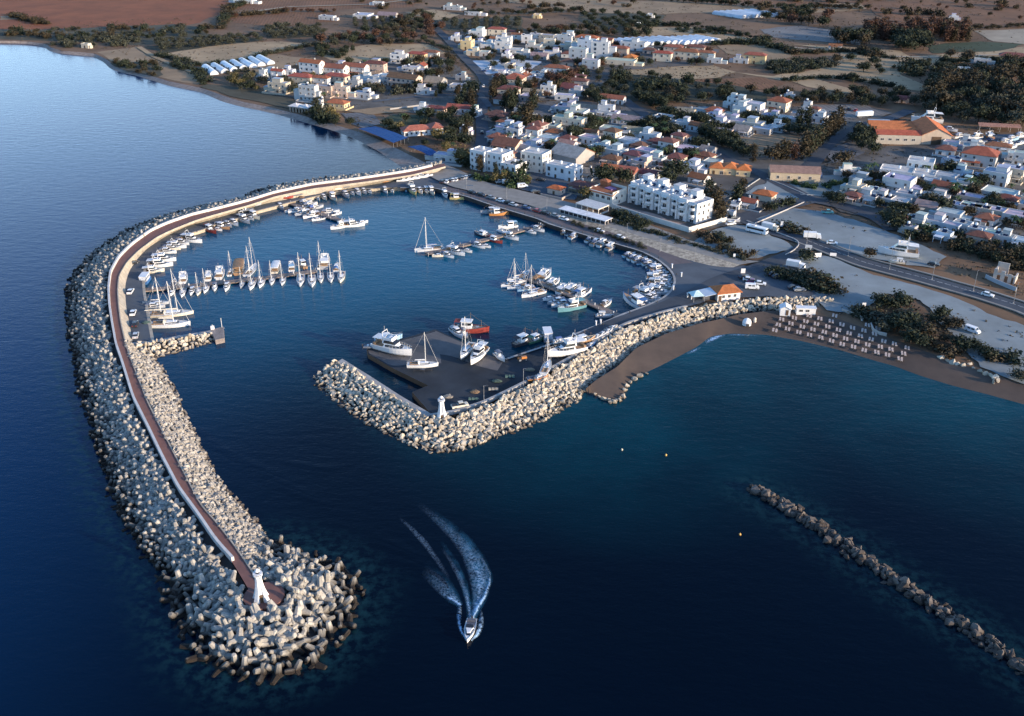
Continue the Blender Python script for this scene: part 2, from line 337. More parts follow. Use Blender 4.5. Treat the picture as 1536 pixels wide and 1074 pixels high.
# wing quay of the right breakwater: a narrow concrete strip
strip('wing_quay', px_line([(513.5,538),(560,567),(600,593),(646,620)], LZ), px_line([(505,543),(556,577),(598,604),(642,630)], LZ), M_CONC, 20)
strip('wing_quay', px_line([(513.5,538),(560,567),(600,593),(646,620)], LZ-0.01), px_line([(513.5,538),(560,567),(600,593),(646,620)], LZ-0.01), M_CONC, 20, zb=-3)
sheet('yard', px_line(YARD[:1], LZ+.03)+px_line(YARD[1:], LZ+.03)+px_line([(680,617),(723,604),(783,576),(808,563),(862,533),(894,512),(925,494),(905,487),(868.5,499.5),(820,519)], LZ+.03), M_YARD)
strip('platform', px_line([(757,539),(728,532),(695.6,515),(653,496)], LZ+.05), px_line([(746,556),(716,549),(676,533),(648,530)], LZ+.05), mat('slab_concrete', (0.150,0.138,0.135), 0.9, col2=(0.062,0.064,0.070), scale=0.06, world=True, detail=9), 12)
strip('platform', px_line([(655,497),(593,513),(552,525.5)], LZ+.055), px_line([(662,545),(626,545),(588,550),(554,530)], LZ+.055), bpy.data.materials['slab_concrete'], 12)
b = rail(smooth_line(px_line(CURB[:12]+[(1030,462)], LZ), 60), [(-0.45,LZ-.1),(0.45,LZ-.1),(0.45,LZ+1.0),(-0.45,LZ+1.0)]); tag(b.build('parapet_wall', M_CONC), 'low grey concrete parapet between boatyard and pale boulders', 'wall')

# ---------------------------------------------------------------- fields and plots on the land (each sheet a little above the one below)
FIELDC = {}
def fmat(c):
    if c not in FIELDC:
        FIELDC[c] = None
        r, g, bl = c; FIELDC[c] = mat('field_soil', c, 0.95, col2=(r*0.62, g*0.62, bl*0.62), scale=0.035, world=True, detail=9)
        m = FIELDC[c]; n = m.node_tree; L = n.links; b = n.nodes['Principled BSDF']; src = b.inputs['Base Color'].links[0].from_socket; gg = n.nodes.new('ShaderNodeNewGeometry')
        wv = n.nodes.new('ShaderNodeTexWave'); wv.inputs['Scale'].default_value = .11; wv.inputs['Distortion'].default_value = 2.5; wv.inputs['Detail'].default_value = 3; mp = n.nodes.new('ShaderNodeMapping'); mp.inputs['Rotation'].default_value = (0, 0, 1.0+r*9); L.new(gg.outputs['Position'], mp.inputs[0]); L.new(mp.outputs[0], wv.inputs['Vector'])
        rr_ = n.nodes.new('ShaderNodeMapRange'); rr_.inputs[3].default_value = .80; rr_.inputs[4].default_value = 1.12; L.new(wv.outputs[0], rr_.inputs[0]); vm = n.nodes.new('ShaderNodeVectorMath'); vm.operation = 'SCALE'; L.new(src, vm.inputs[0]); L.new(rr_.outputs[0], vm.inputs['Scale']); L.new(vm.outputs[0], b.inputs['Base Color'])
    return FIELDC[c]
TAN=(0.45,0.315,0.18); TAN2=(0.35,0.24,0.14); RBR=(0.285,0.090,0.034); OLV=(0.095,0.085,0.055); DKG=(0.050,0.052,0.033); BRN=(0.225,0.105,0.050); GRN=(0.055,0.075,0.040); PALE=(0.40,0.33,0.24); GREY=(0.22,0.21,0.20); SLATE=(0.16,0.16,0.165)
FIELDS = [
 (RBR,[(-300,-40),(330,-60),(410,-30),(345,12),(300,34),(240,46),(120,44),(0,52),(-300,52)]),
 (BRN,[(330,-60),(700,-60),(620,10),(480,16),(345,14)]),
 (OLV,[(-100,46),(120,42),(260,36),(300,40),(320,55),(240,66),(205,68),(140,62),(75,62),(0,58)]),
 (TAN2,[(0,24),(30,24),(40,28),(0,30)]),
 (TAN2,[(145,78),(205,70),(232,85),(300,108),(306,128),(250,118),(180,98),(160,86)]),
 (OLV,[(165,95),(230,92),(245,112),(235,116),(190,106)]),
 (TAN,[(240,82),(330,66),(420,62),(470,66),(400,80),(352,96),(300,96)]),
 (TAN2,[(345,94),(405,80),(470,88),(460,108),(390,112)]),
 (DKG,[(215,70),(380,56),(400,60),(240,80)]),
 (DKG,[(395,42),(480,40),(490,55),(400,58)]),
 (TAN,[(470,80),(560,66),(640,66),(670,80),(600,90),(520,95)]),
 (BRN,[(345,26),(430,18),(500,18),(500,32),(420,40),(350,34)]),
 (TAN,[(607,18),(650,14),(690,22),(660,32),(640,28)]),
 (OLV,[(650,30),(780,24),(790,46),(690,48),(660,44)]),
 (TAN2,[(700,-30),(900,-30),(1000,-10),(880,6),(760,4)]),
 (BRN,[(1000,-30),(1300,-40),(1420,0),(1300,14),(1130,6)]),
 (TAN2,[(780,2),(1000,2),(1150,10),(1120,18),(960,22),(800,12)]),
 (OLV,[(870,18),(1000,22),(990,46),(880,48)]),
 (TAN,[(948,40),(1040,40),(1150,62),(1120,66),(1010,52),(960,54)]),
 (TAN,[(930,108),(985,92),(1060,94),(1105,108),(1080,116),(1010,120),(960,116)]),
 (TAN2,[(1075,68),(1136,66),(1190,80),(1180,92),(1140,92),(1090,80)]),
 (TAN,[(1100,108),(1160,114),(1250,98),(1262,76),(1180,66),(1270,70),(1350,76),(1380,90),(1350,112),(1392,130),(1388,138),(1350,132),(1260,118),(1180,122)]),
 (GREY,[(1140,44),(1200,38),(1260,46),(1300,52),(1290,68),(1230,62),(1160,56)]),
 (TAN,[(1340,88),(1420,80),(1536,70),(1600,72),(1600,92),(1536,92),(1440,94),(1400,104)]),
 (GRN,[(1388,68),(1470,62),(1536,66),(1500,76),(1400,80)]),
 (PALE,[(1460,46),(1600,40),(1600,64),(1536,66),(1490,62)]),
 (BRN,[(1300,10),(1500,-20),(1640,0),(1640,36),(1460,44),(1340,36)]),
 (TAN2,[(1200,8),(1290,4),(1300,14),(1210,20)]),
 (BRN,[(1040,120),(1140,116),(1180,124),(1150,134),(1060,132)]),
 (TAN,[(1180,120),(1230,120),(1290,136),(1270,140),(1210,130)]),
 (DKG,[(870,108),(930,110),(1090,126),(1150,140),(1150,152),(960,152),(900,148)]),
 (TAN2,[(1105,206),(1140,198),(1200,204),(1215,216),(1190,232),(1130,236),(1105,226)]),
 (SLATE,[(775,150),(855,160),(870,182),(800,190),(775,178)]),
 (GREY,[(985,160),(1080,160),(1085,178),(1010,180)]),
 (GREY,[(1205,156),(1300,158),(1330,170),(1290,178),(1255,178),(1215,170)]),
 (SLATE,[(735,196),(850,196),(900,210),(820,216),(742,208)]),
 (GRN,[(590,172),(640,172),(645,186),(600,194),(560,186)]),
 (SLATE,[(530,155),(640,143),(665,152),(600,160),(540,164)]),
 (TAN2,[(515,166),(640,156),(655,160),(560,172)]),
 (OLV,[(388,136),(440,150),(470,166),(455,168),(400,155),(345,144),(300,130),(310,126)]),
 (SLATE,[(512,170),(550,168),(575,185),(545,192),(520,184)]),
 (PALE,[(706,91),(780,89),(812,92),(795,106),(722,112)]),
 (SLATE,[(1240,230),(1310,190),(1320,215),(1290,232),(1250,245)]),
 (SLATE,[(1400,205),(1536,200),(1600,205),(1600,240),(1500,235),(1440,240)]),
]
def rough_edge(poly, amp, step, seed):
    r = random.Random(seed); out = []
    for i in range(len(poly)):
        p, q = poly[i], poly[(i+1) % len(poly)]; L_ = (q-p).length; n = max(1, min(40, int(L_/step))); d = (q-p).normalized(); s_ = Vector((-d.y, d.x, 0)); ph = r.uniform(0, 6); w_ = r.uniform(.5, 1.3)
        for k in range(n):
            t = k/n; e = math.sin(math.pi*t)*math.sin(t*6*w_+ph)*L_*0.035 if k else 0
            out.append(p.lerp(q, t) + s_*(e + (r.uniform(-amp, amp) if k else 0)))
    return out
for i, (c, pl) in enumerate(FIELDS):
    sheet('field', rough_edge(px_line(pl, LZ+0.03+0.006*i), 1.0, 9, i), fmat(c))
M_TOWN = mat('village_ground', (0.155,0.142,0.128), 0.95, col2=(0.068,0.060,0.052), scale=0.06, world=True, detail=10)
TOWN = [[(700,240),(730,190),(735,160),(860,150),(960,160),(1000,172),(1100,172),(1215,156),(1300,158),(1340,170),(1290,186),(1215,250),(1150,268),(1200,300),(1130,335),(1060,345),(900,300),(780,280)],[(1180,262),(1250,240),(1300,220),(1400,215),(1545,205),(1640,215),(1640,400),(1545,385),(1440,368),(1340,346),(1250,310),(1200,296)],[(400,110),(520,96),(650,78),(690,100),(712,130),(712,170),(660,172),(530,166),(450,150),(395,140)],[(690,44),(860,52),(1080,74),(1070,98),(930,104),(870,150),(740,150),(728,110)]]
for i, pl in enumerate(TOWN): sheet('village_ground', rough_edge(px_line(pl, LZ+.29+.004*i), 1.5, 6, 200+i), M_TOWN)
PLOTS = [
 (M_LOT,[(1068,346),(1100,337),(1130,340),(1195,373),(1113,390),(1040,363)]),
 (M_LOT,[(1134,328),(1190,312),(1240,318),(1345,352),(1420,385),(1400,402),(1296,386),(1205,352)]),
 (M_LOT,[(1190,382),(1240,384),(1300,408),(1400,436),(1536,488),(1640,512),(1640,600),(1536,576),(1470,550),(1440,510),(1380,450),(1330,440),(1290,470),(1240,465),(1215,440),(1180,412),(1160,400)]),
 (M_ASPH2,[(1090,432),(1150,402),(1190,388),(1200,400),(1180,412),(1225,440),(1210,446),(1110,446)]),
 (mat('teal_lot', (0.20,0.225,0.215), 0.95, 0.25, 0.08, world=True),[(1190,268),(1250,262),(1330,262),(1320,280),(1260,286),(1225,293),(1205,292),(1180,280)]),
 (mat('pale_square', (0.52,0.55,0.58), 0.9, 0.2, 0.08, world=True),[(706,91),(780,89),(812,92),(795,106),(722,112)]),
 (fmat(SLATE),[(775,150),(855,160),(870,182),(800,190),(775,178)]),
 (M_LOT,[(985,162),(1080,160),(1085,176),(1010,178)]),
 (fmat(GREY),[(1205,156),(1300,158),(1330,170),(1290,178),(1255,178),(1215,170)]),
 (fmat(SLATE),[(735,196),(850,198),(880,206),(820,212),(742,206)]),
 (fmat(SLATE),[(1240,230),(1300,196),(1312,215),(1290,232),(1250,245)]),
 (M_ASPH2,[(1420,205),(1536,200),(1605,205),(1605,228),(1500,228),(1440,222)]),
 (fmat(TAN2),[(1105,206),(1140,198),(1200,204),(1212,216),(1190,230),(1130,236),(1105,226)]),
 (fmat(TAN2),[(515,166),(640,156),(655,160),(560,172)]),
 (M_LOT,[(1118,290),(1155,268),(1200,298),(1190,306),(1165,300)]),
 (M_ASPH2,[(775,262),(815,255),(870,270),(862,300),(830,296),(770,280)]),
]
for i, (m, pl) in enumerate(PLOTS): sheet('plot', rough_edge(px_line(pl, LZ+0.33+0.006*i), .7, 3, 90+i), m)
# harbour apron, promenade, stone bank
PROM_UP = [(655,246),(669,246.6),(687,254),(728,273),(800,290),(871,307.5),(920,329),(962,332.5),(1035,360.6),(1060,367.6),(1115,390),(1140,391.6)]
PROM_LO = [(640,262),(660,272),(678,280),(719,289),(753,298),(794,307.5),(840,321.6),(914,340),(960,354),(1023,373),(1060,383),(1110,397)]
BANK_LO = [(794,309),(848,329),(907,345),(942,357.5),(996,378),(1025,388),(1072,400),(1100,401)]
sheet('apron', px_line([(560,283),(600,268),(650,258),(668,272)]+PROM_LO[2:]+[(1110,397),(1140,402),(1190,377),(1206,383),(1150,404),(1100,432),(1050,455),(1000,468),(937,487),(915,500),(894,512),(868.5,499)]+[(900,486.5)]+[(931,472.5),(970,458.5),(995,447),(1007.5,435),(1012.5,422.5),(1010.5,411),(1001.5,399.5),(985,387),(960,375),(929,366.6),(871,350),(842,341),(820,334),(808,328),(761,314),(725,302.6),(697,293),(675,288),(651,280.7),(600,280.7)], LZ+.40), M_ASPH2)
strip('quay_paving', px_line([(668,286),(697,291.5),(725,300),(761,311),(808,325.5),(842,337.5),(871,346.5),(929,363),(959,371),(990,384),(1006,397)], LZ+.404), px_line([(671,280),(697,284),(725,291),(761,301),(808,315),(842,325),(871,335),(935,353),(985,372),(1025,388),(1040,394)], LZ+.404), M_QUAY, 50)
strip('quay_kerb', px_line(QUAY_R, LZ+.43), offset_line(smooth_line(px_line(QUAY_R, LZ+.43), 120), 0.9), M_CONC, 120)
strip('quay_kerb', px_line(QUAY_R, LZ+.425), offset_line(smooth_line(px_line(QUAY_R, LZ), 120), -0.06), mat('wet_concrete', (0.075,0.065,0.058), 0.8, 0.4, 0.5, world=True), 120, zb=-1)
strip('promenade', px_line(PROM_UP, LZ+.9), px_line(PROM_LO, LZ+.9), M_PAVE, 60)
strip('stone_bank', px_line(PROM_LO[5:], LZ+.9), px_line(BANK_LO, LZ+.41), M_STONES, 40)
strip('promenade_skirt', px_line(PROM_LO[:6], LZ+.9), px_line(PROM_LO[:6], LZ+.3), M_CONC, 20)
# turning circle and yard road, darker asphalt
road('harbour_road', [(840,530),(880,505),(930,483),(1000,460),(1045,440),(1080,420),(1140,401),(1195,379),(1212,368)], 7.5, M_ASPH, LZ+.45)
road('coast_road', [(1640,508),(1536,463),(1474,443),(1390,419.5),(1296,395),(1240,373),(1196,357),(1162,348),(1127,332),(1100,322)], 8.5, M_ASPH, LZ+.46)
road('village_road', [(1118,326),(1135,319),(1165,312),(1196,305),(1216,299),(1240,303),(1280,313),(1318,327),(1342,345)], 8.0, M_ASPH, LZ+.466)
road('village_road', [(1216,299),(1180,280),(1148,264),(1085,237),(1043,212),(1000,190),(968,172),(945,156),(935,148)], 7.0, M_ASPH, LZ+.472)
road('warehouse_road', [(1150,266),(1190,262),(1216,250),(1228,235),(1240,218),(1258,204),(1298,186),(1340,176),(1365,165)], 7.5, M_ASPH, LZ+.478)
road('main_street', [(712,236),(722,224),(725,205),(722,180),(722,165),(727,141),(727,117),(715,104),(698,88),(680,68),(662,50),(640,30)], 7.0, M_ASPH, LZ+.484)
road('back_street', [(735,160),(720,140),(640,143),(560,152)], 4.0, M_ASPH2, LZ+.49)
road('track', [(208,70),(230,84),(262,98),(300,112),(320,120)], 4.0, fmat(TAN), LZ+.49)
road('track', [(1140,66),(1200,72),(1260,76),(1320,84),(1400,86),(1536,80)], 4.0, fmat(PALE), LZ+.49)
road('track', [(330,24),(430,10),(560,6),(640,-4)], 4.0, fmat(PALE), LZ+.49)
for dy in (1, -1):   # pale verges and kerbs of the coast road
    c = smooth_line(px_line([(1640,508),(1536,463),(1474,443),(1390,419.5),(1296,395),(1240,373),(1205,360)], LZ), 60, 2)
    b = rail(offset_line(c, dy*4.9), [(-0.5,LZ+.2),(0.5,LZ+.2),(0.5,LZ+.6),(-0.5,LZ+.6)]); b.build('kerb', M_PAVE)['kind'] = 'structure'
c = smooth_line(px_line([(1640,508),(1536,463),(1474,443),(1390,419.5),(1296,395),(1205,360)], LZ), 80, 2)
M_PAINT = mat('road_paint', (0.6,0.6,0.58), 0.7, 0.2, 1.0)
b = MB()
for i in range(2, 78, 2):
    p, q = Vector(c[i]), Vector(c[i+1]); d = (q-p).normalized(); s = Vector((-d.y, d.x, 0))*0.09; q = p+d*2.2
    b.add([(v.x, v.y, LZ+.468) for v in (p-s, q-s, q+s, p+s)], [(0, 1, 2, 3)])
b.build('road_marking', M_PAINT)['kind'] = 'structure'

# ---------------------------------------------------------------- left breakwater body
NB = 150
wall0 = smooth_line(px_line(WALL, PZ), NB, 1); wall = smooth_line(px_line(WALL+[(361,864),(374,886)], PZ), NB, 1); pin = smooth_line(px_line(PATH_IN, PZ), NB, 1)
sea = smooth_line(px_line(SEA_EDGE, 0), NB, 1)
SEA_SURF = strip('breakwater_mound', sea, wall, M_CORE, NB, za=-0.9, zb=PZ-0.5, k=0)
strip('breakwater_walk', wall, pin, M_RED, NB, za=PZ, zb=PZ, k=0)
wl = rail(wall0[3:], [(-0.05,PZ-.4),(0.6,PZ-.4),(0.6,PZ+1.05),(-0.05,PZ+1.05)])
tag(wl.build('sea_wall', M_WHITEWALL), 'long white parapet curving along the seaward side of the breakwater', 'wall')
kb = rail(pin[:150], [(-0.2,PZ-.6),(0.15,PZ-.6),(0.15,PZ+.22),(-0.2,PZ+.22)]); kb.build('kerb', M_MASON)['kind'] = 'structure'
# stretch with the quay road: cream bank, road, quay edge
ro = smooth_line(px_line(ROAD_OUT, LZ), 90, 1); ql = smooth_line(px_line(QUAY_L, LZ), 90, 1)
iu = int(np.argmin(np.linalg.norm(pin[:, :2]-np.array(P(188,513,PZ))[:2], axis=1)))
strip('masonry_bank', pin[:iu+1], ro, M_MASON, 90, zb=LZ, k=0)
strip('quay_road', ro, ql, M_ASPH2, 90, za=LZ+.02, zb=LZ+.02, k=0)
strip('quay_kerb', ql, offset_line(ql, 1.0), M_MASON, 90, za=LZ+.06, zb=LZ+.06, k=0)
strip('quay_face', ql, ql, M_MASON, 90, za=LZ+.06, zb=-2, k=0)
# south stretch: rock slope down to the harbour mouth
inn = smooth_line(px_line([(200,516),(212,528)]+INNER, 0), 90, 1)
INN_SURF = strip('breakwater_mound', pin[iu:], inn, M_CORE, 90, za=PZ-0.3, zb=-0.6, k=0)
# round head
head_c = P(396,893,PZ)
tip = smooth_line(px_line(TIP, 0), 70, 1)
hr = []; 
t0 = smooth_line([pin[-1]]+[head_c+Vector((4.9*math.cos(a), 4.9*math.sin(a), 0)) for a in np.linspace(R(60), R(-230), 24)]+[wall[-1]], 70, 0)
TIP_SURF = strip('breakwater_mound', t0, tip, M_CORE, 70, za=PZ-0.8, zb=-0.9, k=0)
sheet('breakwater_walk', [head_c+Vector((4.3*math.cos(a), 4.3*math.sin(a), .012)) for a in np.linspace(0, 2*math.pi, 32, endpoint=False)], M_RED, skirt=PZ-1.2)
# jetty
jt = smooth_line(px_line([(199,513),(226,511.5),(270,503),(314,496),(334,490)], LZ), 30, 1)
strip('jetty', jt, offset_line(jt, -1.8), M_CONC, 30, za=LZ+.03, zb=LZ+.03, k=0)
strip('jetty', jt, jt, M_CONC, 30, za=LZ+.03, zb=-2, k=0)
sheet('jetty_head', px_line([(316,495),(335,489.5),(336.5,507),(323,510)], LZ+.05), mat('jetty_slab', (0.27,0.225,0.20), 0.9, 0.35, 0.5, world=True), skirt=-2)
JET_SURF = strip('breakwater_mound', px_line([(205,516),(226,514.5),(270,506.5),(318,499)], LZ), px_line([(222,541),(240,535),(274,526),(322,511.5)], 0), M_CORE, 40, zb=-0.7)
# right breakwater mound and reef
RGT_SURF = strip('breakwater_mound', px_line(R_TOP, LZ+.5), px_line(R_TOE, 0), M_CORE, 110, za=LZ+.4, zb=-0.8, k=1)
a_, c_, d_ = (smooth_line(px_line(l, 0), 60, 1) for l in (REEF, REEF, REEF))
RF = smooth_line(px_line(REEF, 0), 60, 1); b = MB(); secs = []
for q, l, r in zip(RF, offset_line(RF, 2.6), offset_line(RF, -2.6)): secs += [[(l[0], l[1], -0.7), (q[0], q[1], 0.25), (r[0], r[1], -0.7)]]
b.loft(secs, False, False); b.build('breakwater_mound', M_CORE)['kind'] = 'structure'

# ---------------------------------------------------------------- stones
def rock_proto(seed):
    """an angular block: the hull of a few points thrown on a squashed ball"""
    r = random.Random(seed); bm = bmesh.new(); sy, sz = r.uniform(.65, 1), r.uniform(.5, .8)
    for _ in range(15):
        d = Vector((r.gauss(0,1), r.gauss(0,1), r.gauss(0,1))).normalized()*r.uniform(.46, .60); bm.verts.new((d.x, d.y*sy, d.z*sz))
    g = bmesh.ops.convex_hull(bm, input=bm.verts); bmesh.ops.delete(bm, geom=[e for e in set(g['geom_interior']+g['geom_unused']) if isinstance(e, bmesh.types.BMVert)], context='VERTS')
    bmesh.ops.triangulate(bm, faces=bm.faces); bm.verts.ensure_lookup_table(); bm.verts.index_update()
    vs = np.array([v.co[:] for v in bm.verts]); fs = np.array([[v.index for v in f.verts] for f in bm.faces]); bm.free(); return vs, fs
def tetra_proto():
    b = MB(); n = 7
    for d in ((0,0,1), (0.943,0,-.333), (-.471,.816,-.333), (-.471,-.816,-.333)):
        d = Vector(d); a = d.orthogonal().normalized(); c = d.cross(a); secs = []
        for t, r in ((-.05,.19), (.14,.225), (.44,.175), (.62,.15), (.665,.11)):
            secs.append([d*t + a*(r*math.cos(2*math.pi*i/n)) + c*(r*math.sin(2*math.pi*i/n)) for i in range(n)])
        b.loft(secs, True, True)
    f3 = []
    for f in b.f: f3 += [(f[0], f[i], f[i+1]) for i in range(1, len(f)-1)]
    return np.array([tuple(v) for v in b.v]), np.array(f3)
ROCKS = [rock_proto(i) for i in range(10)]; TETRA = tetra_proto()
def rand_rot():
    q = RNG.normal(size=4); q /= np.linalg.norm(q); w_, x, y, z = q
    return np.array([[1-2*(y*y+z*z), 2*(x*y-z*w_), 2*(x*z+y*w_)], [2*(x*y+z*w_), 1-2*(x*x+z*z), 2*(y*z-x*w_)], [2*(x*z-y*w_), 2*(y*z+x*w_), 1-2*(x*x+y*y)]])
def scatter(a, c, spacing, u0=0.0, u1=1.0, lift=0.25, jit=0.45):
    """points on a lofted band, roughly one per spacing squared"""
    n = len(a); out = []
    L_ = np.r_[0, np.cumsum(np.linalg.norm(np.diff((a+c)/2, axis=0), axis=1))]
    for s in np.arange(0, L_[-1], spacing*.92):
        A = np.array([np.interp(s, L_, a[:, i]) for i in range(3)]); C = np.array([np.interp(s, L_, c[:, i]) for i in range(3)])
        wd = np.linalg.norm(C-A); k = max(1, int(round(wd*(u1-u0)/(spacing*.92))))
        for j in range(k+1):
            u = u0+(u1-u0)*(j+RNG.uniform(-jit, jit))/max(k, 1); p = A+(C-A)*np.clip(u, 0, 1.0)
            p = p + RNG.normal(0, spacing*.2, 3)*np.array([1, 1, 0.25]); p[2] += lift; out.append(p)
    return np.array(out)
def visible_order(pts): return np.argsort(np.linalg.norm(pts-np.array([0, 0, CAM_H]), axis=1))
def heap(name, pts, protos, size, m, label, cat, group, n_single, stuff_label, sel=None, single_mesh=None):
    """the nearest n_single stones one by one, the others as one mass"""
    od = visible_order(pts); meshes = []
    for i, (v, f) in enumerate(protos):
        me = bpy.data.meshes.new(name); me.from_pydata(v.tolist(), [], f.tolist()); me.materials.append(m); meshes.append(me)
    V, F, k = [], [], 0
    for r, i in enumerate(od):
        pi = int(RNG.integers(len(protos))); s = (size[i] if isinstance(size, np.ndarray) else size)*(RNG.uniform(.72, 1.28) if name != 'reef_boulder' else RNG.choice([.55,.7,.85,1.0,1.25,1.5])); M = rand_rot()
        if r < n_single:
            o = bpy.data.objects.new(name, meshes[pi]); COL.objects.link(o)
            o.matrix_world = Matrix.Translation(Vector(pts[i])) @ Matrix(M.tolist()).to_4x4() @ Matrix.Scale(s, 4); tag(o, label, cat, group)
        else:
            v, f = protos[pi]; V.append((v*s)@M.T+pts[i]); F.append(f+k); k += len(v)
    if V:
        me = bpy.data.meshes.new(name+'_mass'); V = np.concatenate(V); F = np.concatenate(F)
        me.from_pydata(V.tolist(), [], F.tolist()); me.materials.append(m); o = bpy.data.objects.new(name+'_mass', me); COL.objects.link(o); o['kind'] = 'stuff'; o['label'] = stuff_label
M_TET = wet_mat('tetrapod_concrete', (0.43,0.395,0.335), (0.022,0.016,0.012), 0.7, 2.5, rough=0.9, col2=(0.25,0.23,0.205), scale=1.0, island=0.30, world=True, detail=5)
M_ROCK = wet_mat('pale_boulder', (0.60,0.52,0.40), (0.05,0.035,0.024), -0.1, 0.8, rough=0.95, col2=(0.38,0.315,0.24), scale=0.9, island=0.34, world=True)
M_ROCKG = wet_mat('grey_boulder', (0.40,0.365,0.31), (0.05,0.035,0.024), -0.1, 0.8, rough=0.95, col2=(0.28,0.245,0.21), scale=0.9, island=0.34, world=True)
M_REEF = wet_mat('dark_boulder', (0.15,0.125,0.105), (0.030,0.022,0.018), -0.2, 1.3, rough=0.9, col2=(0.07,0.057,0.05), scale=0.5, island=0.45, world=True)
tq = scatter(TIP_SURF[1], TIP_SURF[2], 2.2, 0.02, 1.0, .55); tp = np.concatenate([tq, scatter(SEA_SURF[1], SEA_SURF[2], 1.8, 0.0, .9, .45)])
ctr = list((wall+pin)/2)+[head_c]
tz = np.r_[np.full(len(tq), 3.25), np.full(len(tp)-len(tq), 2.65)]; kp_ = (seg_dist(tp[:, :2], ctr) > 3.3) & (np.linalg.norm(tp[:, :2]-np.array(head_c)[:2], axis=1) > 5.3); tp, tz = tp[kp_], tz[kp_]
heap('tetrapod', tp, [TETRA], tz, M_TET, 'concrete tetrapod piled among others around the outer breakwater head', 'tetrapod', 'tetrapods around the breakwater head', 300, 'tetrapods piled along the seaward slope of the breakwater')
ip = scatter(INN_SURF[1], INN_SURF[2], 1.15, 0.06, 1.0, .3)
heap('grey_boulder', ip, ROCKS, 1.7, M_ROCKG, 'grey boulder on the harbour side of the long breakwater', 'boulder', 'grey boulders below the red walk', 300, 'grey boulders on the harbour side of the breakwater')
jp = scatter(JET_SURF[1], JET_SURF[2], 1.3, 0.05, 1.0, .3)
heap('jetty_boulder', jp, ROCKS, 1.85, M_ROCK, 'cream boulder heaped against the small jetty inside the harbour', 'boulder', 'boulders of the small jetty', 300, 'cream boulders heaped against the small jetty')
rp = scatter(RGT_SURF[1], RGT_SURF[2], 1.28, 0.0, 1.0, .45)
heap('pale_boulder', rp, ROCKS, 1.9, M_ROCK, 'cream boulder on the slope below the small white lighthouse', 'boulder', 'cream boulders below the boatyard lighthouse', 300, 'cream boulders of the inner breakwater beside the beach')
fp = []
for k in range(len(RF)-1):
    for _ in range(8 if k % 7 else 11):
        q = RF[k]+(RF[k+1]-RF[k])*RNG.uniform(); d = (RF[k+1]-RF[k])[:2]; d /= np.linalg.norm(d); o_ = RNG.normal(0, 1.05); fp.append([q[0]-d[1]*o_, q[1]+d[0]*o_, .45-.28*abs(o_)+RNG.normal(0, .15)])
fp = np.array(fp)
heap('reef_boulder', fp, ROCKS, 2.0, M_REEF, 'dark boulder of the low breakwater standing alone in the bay', 'boulder', 'dark boulders of the detached breakwater', 300, 'dark boulders of the detached breakwater')
sp_ = np.array([P(x, y, .2) for x, y in [(893,592),(900,596),(906,599),(913,600),(919,602),(925,600),(930,597),(934,592),(937,585),(940,579),(945,574),(951,569),(960,564),(970,560),(915,604),(923,604),(930,601),(936,596)]])
heap('shore_boulder', sp_, ROCKS, 1.9, M_ROCK, 'boulder at the water edge of the dark sand spit', 'boulder', 'boulders round the sand spit', 300, '')
ROADL = [(px_line(l), w_) for l, w_ in (([(1640,508),(1536,463),(1474,443),(1390,419.5),(1296,395),(1240,373),(1196,357),(1162,348),(1127,332),(1100,322)],9),([(1118,326),(1135,319),(1165,312),(1196,305),(1216,299),(1240,303),(1280,313),(1318,327),(1342,345)],8),([(1216,299),(1180,280),(1148,264),(1085,237),(1043,212),(1000,190),(968,172),(945,156)],7),([(1150,266),(1190,262),(1216,250),(1228,235),(1240,218),(1258,204),(1298,186),(1340,176),(1365,165)],7.5),([(712,236),(722,224),(725,205),(722,180),(722,165),(727,141),(727,117),(715,104),(698,88),(680,68),(662,50)],7))]
HPOS = []
# ================================================================ BUILDINGS
M_WALL = mat('house_plaster', (1,1,1), 0.85, 0.16, 0.35, obj=True)
M_FLAT = mat('flat_roof_screed', (1,1,1), 0.9, 0.30, 0.30, obj=True)
def tile_mat():
    m = mat('roof_tile', (1,1,1), 0.85, 0.35, 0.6, obj=True); n = m.node_tree; L = n.links; b = n.nodes['Principled BSDF']
    tc = n.nodes.new('ShaderNodeTexCoord'); wv = n.nodes.new('ShaderNodeTexWave'); wv.inputs['Scale'].default_value = 1.1; wv.inputs['Distortion'].default_value = 1.5; wv.inputs['Detail'].default_value = 2
    L.new(tc.outputs['Object'], wv.inputs['Vector']); bp = n.nodes.new('ShaderNodeBump'); bp.inputs['Strength'].default_value = 0.5; bp.inputs['Distance'].default_value = 0.12
    L.new(wv.outputs[0], bp.inputs['Height']); L.new(bp.outputs[0], b.inputs['Normal']); return m
M_TILE = tile_mat()
M_FRAME = mat('window_frame', (0.55,0.53,0.50), 0.6, 0.1, 1.0); M_GLASS = mat('window_glass', (0.02,0.025,0.032), 0.12, 0.3, 0.3, spec=0.6)
M_SHUT = mat('shutter_paint', (0.10,0.17,0.26), 0.6, 0.2, 1.0)
M_DOOR = mat('door_wood', (0.12,0.075,0.045), 0.7, 0.3, 1.5)
M_TANK = mat('white_tank', (0.82,0.82,0.80), 0.4, 0.1, 0.8, spec=0.5); M_PANEL = mat('solar_panel', (0.015,0.025,0.06), 0.15, 0.3, 1.0, spec=0.6)
M_METAL = mat('galvanised_metal', (0.32,0.32,0.33), 0.5, 0.2, 1.0, metal=0.4); M_DARKM = mat('dark_metal', (0.05,0.05,0.055), 0.6, 0.3, 1.0)
M_CANV = mat('canvas', (1,1,1), 0.8, 0.15, 0.5, obj=True)
M_WOOD = mat('weathered_wood', (0.23,0.165,0.11), 0.85, 0.4, 1.2)
